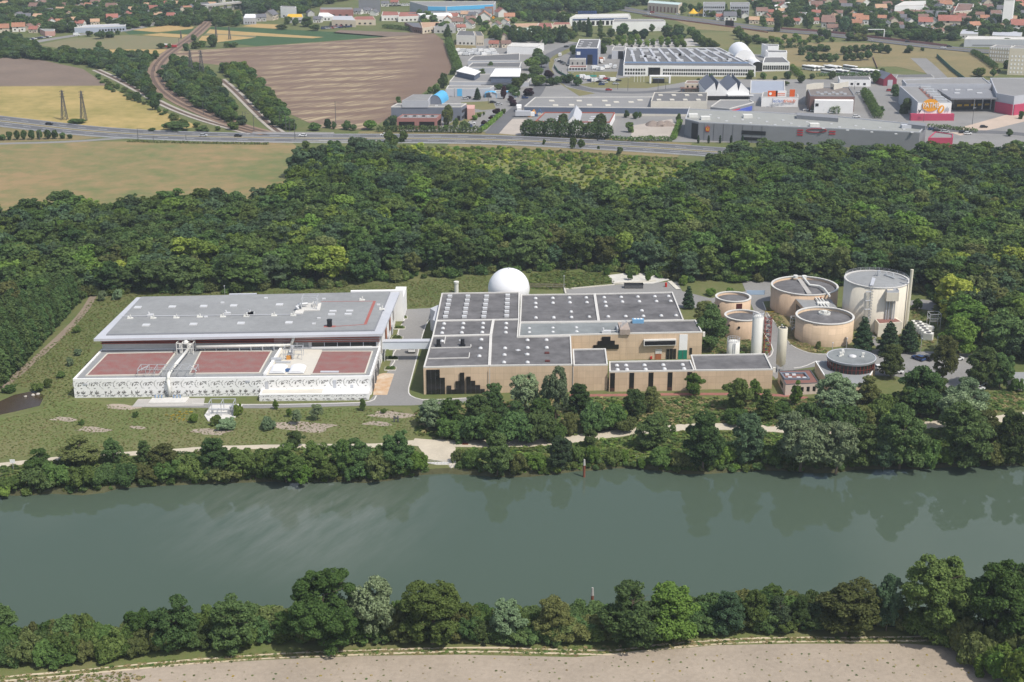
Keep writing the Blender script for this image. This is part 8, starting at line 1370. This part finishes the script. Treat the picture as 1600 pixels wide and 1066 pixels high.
hedge([(1268, 174), (1290, 176), (1310, 178)], 4, 4.5, 'dark', 'dark hedge before the white concrete front'); hedge([(1450, 199), (1490, 203), (1525, 207.5)], 2.5, 2.4, 'dark', 'long clipped hedge behind the pink-edged store'); hedge([(1276, 119.5), (1310, 119), (1360, 118.5)], 3, 2.6, 'dark', 'clipped hedge below the coach park'); hedge([(1520, 84), (1540, 96), (1555, 108)], 5, 4, 'mid', 'bushy hedge left of the apartment blocks'); hedge([(1237, 108), (1245, 116), (1252, 122)], 4, 4, 'bright', 'bright hedge left of the coach park'); hedge([(1352, 150), (1362, 168), (1372, 186)], 6, 5, 'mid', 'leafy hedge between two car parks'); hedge([(1218, 76), (1260, 74)], 3, 2.6, 'dark', 'low hedge below the orchard car park')
hedge([(701, 68), (706, 85), (713, 100), (716, 112)], 6, 5.5, 'mid', 'leafy hedge along the right edge of the ploughed field'); hedge([(612, 192), (628, 181), (650, 166), (668, 155)], 5, 4, 'mid', 'low hedge along the lower right edge of the ploughed field'); hedge([(200, 222), (240, 223), (300, 224.5), (420, 226)], 2, 1.2, 'olive', 'low weedy hedge under the trunk road'); hedge([(600, 44), (640, 48), (664, 50)], 6, 4, 'mid', 'hedge along the top of the ploughed field')
for i, (px, w, h_) in enumerate(((4, 11, 9), (15, 10, 14), (27, 10, 15), (38, 10, 15), (50, 11, 15), (62, 10, 15), (75, 12, 15), (86, 11, 14), (98, 10, 10), (110, 9, 7))): plantpx('ball', px, 219.5 - i * .3, w, h_, 'dark', 'clipped dark conical shrub in the row by the slip road', name='conical_shrub', cat='shrub', group='conical shrubs in a row')
# ---- trees of the town, the railway land and the fields
town_n = 0; tstuff = []
def tt(px, py, w, h, lf, where, kind='town', nm='town_tree', grp=None): plantpx(kind, px, py, w, h, lf, f'{NAME[lf]} {"poplar" if kind == "poplar" else "tree"} {where}', name=nm, group=grp or 'trees of the business park')
for px, py, h_ in ((804, 66, 24), (812, 66, 22), (819, 66, 16), (827, 65, 20), (835, 65, 20), (843, 65, 23), (851, 70, 31), (859, 65, 20), (867, 62, 19), (874, 66, 25), (879, 67, 26), (883, 66, 26), (898, 46, 12), (906, 48, 16), (913, 50, 16), (919, 57, 28), (922, 58, 22), (938, 53, 21), (780, 64, 18), (797, 64, 20), (700, 62, 24), (698, 56, 12)): tt(px, py, 9 if px > 705 else 14, h_, 'dark', 'in the tall row behind the white barn' if px > 705 else 'at the top right corner of the ploughed field', 'poplar' if px > 705 else 'cone', 'poplar_tree' if px > 705 else 'pine_tree', 'tall poplars behind the white barn')
for px, py, w, h_, lf in ((840, 92, 20, 16, 'dark'), (832, 110, 26, 22, 'mid'), (846, 106, 26, 22, 'blue'), (838, 122, 24, 20, 'dark'), (857, 122, 17, 12, 'purple'), (842, 134, 26, 16, 'mid'), (832, 128, 20, 14, 'dark'), (860, 134, 18, 13, 'dark'), (870, 132, 18, 12, 'dark'), (888, 130, 20, 14, 'dark'), (902, 134, 16, 14, 'dark'), (880, 128, 14, 10, 'mid'), (808, 140, 22, 18, 'mid'), (803, 152, 20, 16, 'dark'), (815, 132, 22, 18, 'mid'), (826, 150, 18, 12, 'purple'), (802, 166, 12, 10, 'purple'), (900, 83, 14, 12, 'dark'), (896, 85, 12, 14, 'dark'), (942, 84, 14, 17, 'dark'), (952, 71, 9, 12, 'mid'), (945, 70, 12, 10, 'dark'), (940, 60, 14, 10, 'mid'), (955, 58, 14, 13, 'dark'), (972, 56, 22, 19, 'dark'), (985, 60, 12, 10, 'conifer'), (992, 58, 10, 12, 'conifer'), (1005, 61, 16, 16, 'conifer'), (1042, 58, 16, 10, 'conifer'), (1060, 61, 24, 17, 'conifer'), (1050, 60, 14, 10, 'dark')): tt(px, py, w, h_, lf, 'near the street bend by the blue cube')
for px, py in ((962, 73), (966, 66), (973, 72), (975, 66), (983, 73), (988, 71), (986, 65), (994, 64), (999, 72), (1011, 73.5), (1020, 71), (1033, 72), (1033, 67), (1043, 68.5), (1044, 73), (1054, 66), (1056, 72), (1063, 65), (1065, 71), (1058, 75), (1069, 75)): tt(px, py, 9.5, 11, 'bright', 'in the car park behind the white factory', 'ball', 'car_park_tree', 'round trees of the factory car park')
for px, py, h_ in ((1080, 54, 12), (1084, 60, 14), (1088, 66, 18), (1093, 70, 18), (1099, 72, 16), (1106, 73.5, 14), (1113, 74.5, 11), (1118, 75, 8), (1152, 56, 15), (1156, 62, 18), (1161, 67, 18), (1168, 71, 15), (1180, 66, 12), (1186, 69, 10), (1194, 69, 9)): tt(px, py, 15, h_, 'mid', 'in the green row beside the playing field', 'town', 'town_tree', 'trees beside the playing field')
for px, py, w, h_ in ((1252, 86, 13, 12), (1262, 82, 14, 12), (1272, 83, 14, 11), (1282, 80, 14, 11), (1292, 81, 13, 10), (1265, 96, 14, 14), (1275, 96.5, 14, 14), (1286, 97, 14, 14), (1296, 97.5, 14, 14), (1305, 97, 12, 13), (1318, 86, 13, 14), (1327, 85, 13, 14), (1337, 84, 13, 14), (1348, 80, 12, 10), (1355, 80, 12, 10), (1366, 82, 14, 14), (1376, 83, 14, 15), (1386, 84, 13, 14), (1322, 95, 12, 10), (1332, 95, 13, 12), (1344, 95, 14, 14), (1356, 94, 14, 16), (1420, 83, 15, 12), (1441, 80, 7, 6)): tt(px, py, w, h_, 'dark', 'in the clump on the dry field', 'town', 'field_tree', 'trees of the dry field clump')
for px, py in ((1205, 64), (1208, 68), (1214, 66), (1220, 70), (1226, 62), (1232, 68), (1233, 73), (1240, 66), (1248, 64), (1250, 69), (1258, 70), (1265, 66), (1268, 61), (1274, 62), (1278, 68), (1284, 65), (1300, 66), (1243, 60)): tt(px, py, 10, 8, 'bright' if px % 3 else 'mid', 'in the orchard-like car park below the motorway', 'ball', 'car_park_tree', 'round trees of the upper car park')
for px, py, w, h_, lf in ((1216, 50, 15, 30, 'dark'), (1263, 47, 15, 26, 'dark'), (1282, 59, 11, 15, 'dark'), (1289, 60, 10, 14, 'dark'), (1294, 61, 10, 14, 'dark'), (1318, 52, 18, 26, 'blue'), (1326, 50, 14, 20, 'blue'), (1328, 64, 16, 14, 'dark'), (1340, 64, 18, 12, 'olive'), (1350, 64, 12, 10, 'olive'), (1432, 64, 14, 14, 'dark'), (1445, 64, 16, 18, 'dark'), (1457, 66, 14, 16, 'dark'), (1468, 64, 12, 12, 'dark'), (1570, 72, 18, 13, 'mid'), (1530, 120, 22, 14, 'mid'), (1551, 121, 10, 14, 'mid'), (1573, 108, 12, 14, 'dark'), (1560, 113, 7, 5, 'mid'), (1230, 124, 14, 13, 'dark'), (1252, 130, 13, 13, 'dark'), (1211, 126, 8, 7, 'mid'), (1172, 124, 13, 14, 'mid'), (1192, 124, 11, 11, 'mid'), (1111, 123, 8, 8, 'mid'), (1133, 124, 6, 5, 'bright'), (1091, 127, 6, 5, 'mid'), (1269, 124, 10, 9, 'dark'), (1300, 124, 13, 13, 'dark'), (1368, 131, 16, 22, 'mid'), (1378, 114, 10, 8, 'dark'), (1330, 133, 6, 6, 'dark'), (1342, 133, 7, 7, 'dark'), (1350, 146, 12, 9, 'mid'), (1398, 150, 14, 18, 'dark'), (1415, 178, 20, 24, 'dark'), (1420, 165, 12, 14, 'dark'), (1376, 176, 12, 10, 'dark'), (1595, 186, 9, 12, 'mid'), (1577, 213, 11, 11, 'dark'), (1229, 134, 9, 7, 'mid')): tt(px, py, w, h_, lf, 'among the buildings at the right')
for px, py, w, h_, lf, k_ in ((693, 138, 17, 23, 'dark', 'town'), (682, 146, 13, 14, 'mid', 'town'), (672, 146, 10, 10, 'mid', 'town'), (623, 163, 9, 12, 'dark', 'town'), (700, 196, 18, 32, 'olive', 'town'), (712, 200, 10, 15, 'mid', 'town'), (726, 203, 18, 14, 'dark', 'town'), (604, 203, 10, 15, 'conifer', 'town'), (614, 202, 12, 17, 'conifer', 'town'), (664, 204, 10, 6, 'bright', 'ball'), (697, 204, 10, 8, 'bright', 'ball'), (742, 188, 10, 8, 'bright', 'ball'), (749, 183, 8, 7, 'bright', 'ball'), (756, 181, 4, 6, 'mid', 'ball'), (746, 156, 13, 19, 'blue', 'cone'), (787, 155, 10, 20, 'purple', 'town'), (776, 181, 13, 12, 'purple', 'town'), (767, 189, 8, 8, 'purple', 'town'), (757, 198, 11, 10, 'purple', 'town'), (787, 178, 8, 8, 'mid', 'ball'), (798, 160, 10, 10, 'purple', 'town'), (779, 140, 14, 9, 'dark', 'town'), (796, 141, 14, 9, 'dark', 'town'), (753, 117, 12, 10, 'dark', 'town'), (766, 113, 12, 16, 'dark', 'town'), (709, 117, 13, 15, 'dark', 'town'), (979, 184, 9, 12, 'dark', 'town'), (993, 186, 10, 11, 'mid', 'town'), (1000, 184, 6, 9, 'dark', 'town'), (984, 207, 14, 16, 'mid', 'town'), (1060, 192, 9, 14, 'mid', 'town'), (1017, 219, 7, 8, 'mid', 'town'), (886, 176, 7, 3, 'mid', 'ball'), (880, 200, 18, 22, 'dark', 'town'), (938, 204, 22, 26, 'dark', 'town')): tt(px, py, w, h_, lf, 'near the trunk road and the offices', k_)
for px in (1091, 1107, 1125, 1142, 1160): tt(px, 224, 4.5, 12, 'conifer', 'at the foot of the superstore wall', 'poplar', 'cypress_tree', 'cypresses along the superstore')
for px, py, w, h_, lf in ((608, 222, 16, 18, 'mid'), (630, 222, 16, 16, 'mid'), (612, 232, 22, 24, 'mid'), (850, 226, 6, 8, 'mid'), (895, 232, 12, 16, 'mid'), (908, 233, 12, 16, 'mid'), (935, 234, 5, 6, 'mid'), (968, 242, 11, 12, 'dark'), (478, 232, 14, 12, 'mid'), (276, 204, 42, 14, 'dark'), (316, 206, 22, 9, 'dark'), (365, 203, 18, 12, 'mid'), (238, 205, 12, 5, 'mid'), (214, 158, 15, 14, 'dark'), (242, 172, 17, 20, 'dark'), (120, 193, 28, 7, 'mid'), (512, 200, 12, 14, 'conifer'), (522, 202, 8, 12, 'dark'), (542, 203, 16, 14, 'dark'), (578, 203, 22, 16, 'bright'), (492, 204, 20, 12, 'mid'), (552, 204, 12, 10, 'dark'), (332, 74, 18, 20, 'dark'), (355, 74, 12, 8, 'mid'), (365, 74, 14, 8, 'dark'), (303, 66, 10, 12, 'dark'), (291, 80, 10, 12, 'dark'), (306, 76, 16, 11, 'mid'), (316, 74, 12, 10, 'mid'), (155, 75, 11, 10, 'mid'), (159, 80, 8, 7, 'dark'), (252, 76, 14, 9, 'mid'), (265, 76, 8, 8, 'mid'), (140, 57, 12, 9, 'dark'), (157, 61, 18, 13, 'dark'), (172, 59, 16, 10, 'dark'), (184, 54, 9, 6, 'dark'), (232, 42, 10, 10, 'dark'), (243, 93, 12, 14, 'dark'), (450, 38, 14, 12, 'dark'), (462, 40, 12, 12, 'dark'), (480, 42, 20, 16, 'dark'), (492, 48, 18, 10, 'dark'), (440, 46, 18, 8, 'dark'), (371, 40, 9, 8, 'dark')): tt(px, py, w, h_, lf, 'by the fields and railway', grp='trees by fields and railway')
# loose belts of trees
def belt(poly, sp, name, leafs, lab, h=(4.5, 8), w=(5.5, 9), kind='town', rej=True):
    pp = []
    for p in fill(poly, sp, .45):
        if rej and any(abs(p[0] - q[0]) < q[2] * .85 and -15 - q[2] < p[1] - q[1] < q[2] * .4 for q in hused): continue
        s = rnd.uniform(*w); pp.append((p[0], p[1], 0, (s / 7.5, s / 7.5, rnd.uniform(*h) / 9)))
    scatter_stuff(name, kind, pp, leafs, lab)
belt([(55, 92), (100, 85), (236, 92), (226, 112), (230, 132), (240, 152), (256, 166), (225, 148), (195, 128), (165, 112), (140, 104)], 6.5, 'railway_woodland', ['dark', 'mid', 'blue', 'mid'], 'belt of trees between the bare field and the railway')
belt([(150, 118), (200, 145), (250, 172), (310, 195), (350, 206), (300, 202), (215, 164), (165, 138)], 6, 'railway_scrub', ['mid', 'olive', 'mid'], 'scrubby trees between wheat field and branch line', (1.2, 3), (2.5, 4.5))
belt([(254, 116), (264, 104), (282, 98), (305, 108), (328, 121), (344, 146), (372, 184), (384, 198), (352, 188), (310, 170), (270, 144), (257, 130)], 6.5, 'railway_woodland', ['dark', 'mid', 'blue', 'mid'], 'dense trees between the two railway lines')
belt([(345, 113), (378, 108), (402, 130), (442, 176), (462, 205), (446, 207), (428, 195), (408, 176), (386, 152), (364, 130)], 6.5, 'railway_woodland', ['dark', 'mid', 'bright', 'mid'], 'belt of trees along the left edge of the ploughed field')
belt([(0, 60), (40, 66), (65, 80), (58, 94), (0, 92), (-40, 90), (-40, 60)], 7, 'field_woodland', ['dark', 'mid', 'blue'], 'dark trees at the left above the bare field')
belt([(225, 42), (262, 33), (300, 25), (325, 22), (320, 38), (300, 43), (262, 41)], 8, 'railway_woodland', ['mid', 'dark'], 'trees left of the railway below the suburb street', (4, 8))
belt([(330, 24), (345, 22), (375, 30), (372, 42), (345, 44), (330, 40)], 8, 'railway_woodland', ['mid', 'dark'], 'trees right of the railway below the bridge', (5, 9))
belt([(0, -12), (350, -12), (340, 12), (262, 32), (215, 44), (190, 47), (150, 38), (110, 52), (0, 54), (-60, 54)], 10, 'suburb_woodland', ['dark', 'dark', 'blue', 'mid'], 'dense garden trees of the left suburb', (5, 9), (8, 12))
belt([(350, -10), (500, -10), (560, -2), (500, 11), (470, 26), (440, 22), (400, 22), (405, 40), (380, 20)], 12, 'suburb_woodland', ['dark', 'mid', 'blue'], 'garden trees behind the yellow-roofed workshop', (7, 12), (8, 13))
belt([(690, -8), (800, -8), (1000, -8), (1010, 10), (975, 14), (940, 24), (880, 20), (800, 26), (780, 20), (790, 5), (690, 2)], 11, 'far_woodland', ['dark', 'mid', 'blue', 'dark'], 'band of dark trees below the upper edge of the view', (7, 12), (8, 13))
belt([(640, 27), (700, 30), (790, 46), (800, 66), (760, 60), (745, 48), (700, 44), (690, 60), (705, 62)], 13, 'garden_trees', ['mid', 'bright', 'dark'], 'garden trees among the houses above the caravan yard', (5, 9), (6, 9))
belt([(800, 50), (900, 52), (900, 62), (880, 69), (800, 67)], 9, 'street_trees', ['blue', 'mid', 'olive'], 'mixed low trees under the poplar row', (4, 8), (5, 9))
belt([(800, 24), (890, 28), (900, 36), (800, 37)], 12, 'street_trees', ['mid', 'dark', 'bright'], 'trees round the filling station', (5, 9), (6, 9))
belt([(1040, 10), (1140, 20), (1200, 36), (1200, 44), (1130, 33), (1060, 24)], 16, 'garden_trees', ['mid', 'dark'], 'trees along the far side of the motorway', (5, 9), (6, 9))
belt([(1170, -10), (1640, -10), (1640, 58), (1500, 58), (1490, 66), (1400, 62), (1300, 47), (1200, 40), (1180, 20)], 10.5, 'suburb_woodland', ['dark', 'mid', 'blue', 'dark', 'mid'], 'garden trees between the houses of the right suburb', (4.5, 9), (7, 11))
belt([(1000, 38), (1060, 46), (1075, 58), (1000, 48)], 10, 'street_trees', ['mid', 'dark'], 'bushy trees right of the white warehouse', (4, 7), (5, 8))
# haze over the whole valley
hz = MB(); hz.prism([(-2650, -160), (2650, -160), (2650, 3650), (-2650, 3650)], -8, 156, bot=True); m = bpy.data.materials.new('haze'); m.use_nodes = True; n = m.node_tree.nodes; n.remove(n['Principled BSDF']); pv_ = n.new('ShaderNodeVolumePrincipled'); pv_.inputs['Color'].default_value = (.80, .88, .98, 1); pv_.inputs['Density'].default_value = .00012; pv_.inputs['Anisotropy'].default_value = .2
m.node_tree.links.new(pv_.outputs[0], n['Material Output'].inputs['Volume']); tag(hz.build('haze', m, None), 'thin blue summer haze lying over the whole valley', kind='stuff')
settle_labels()
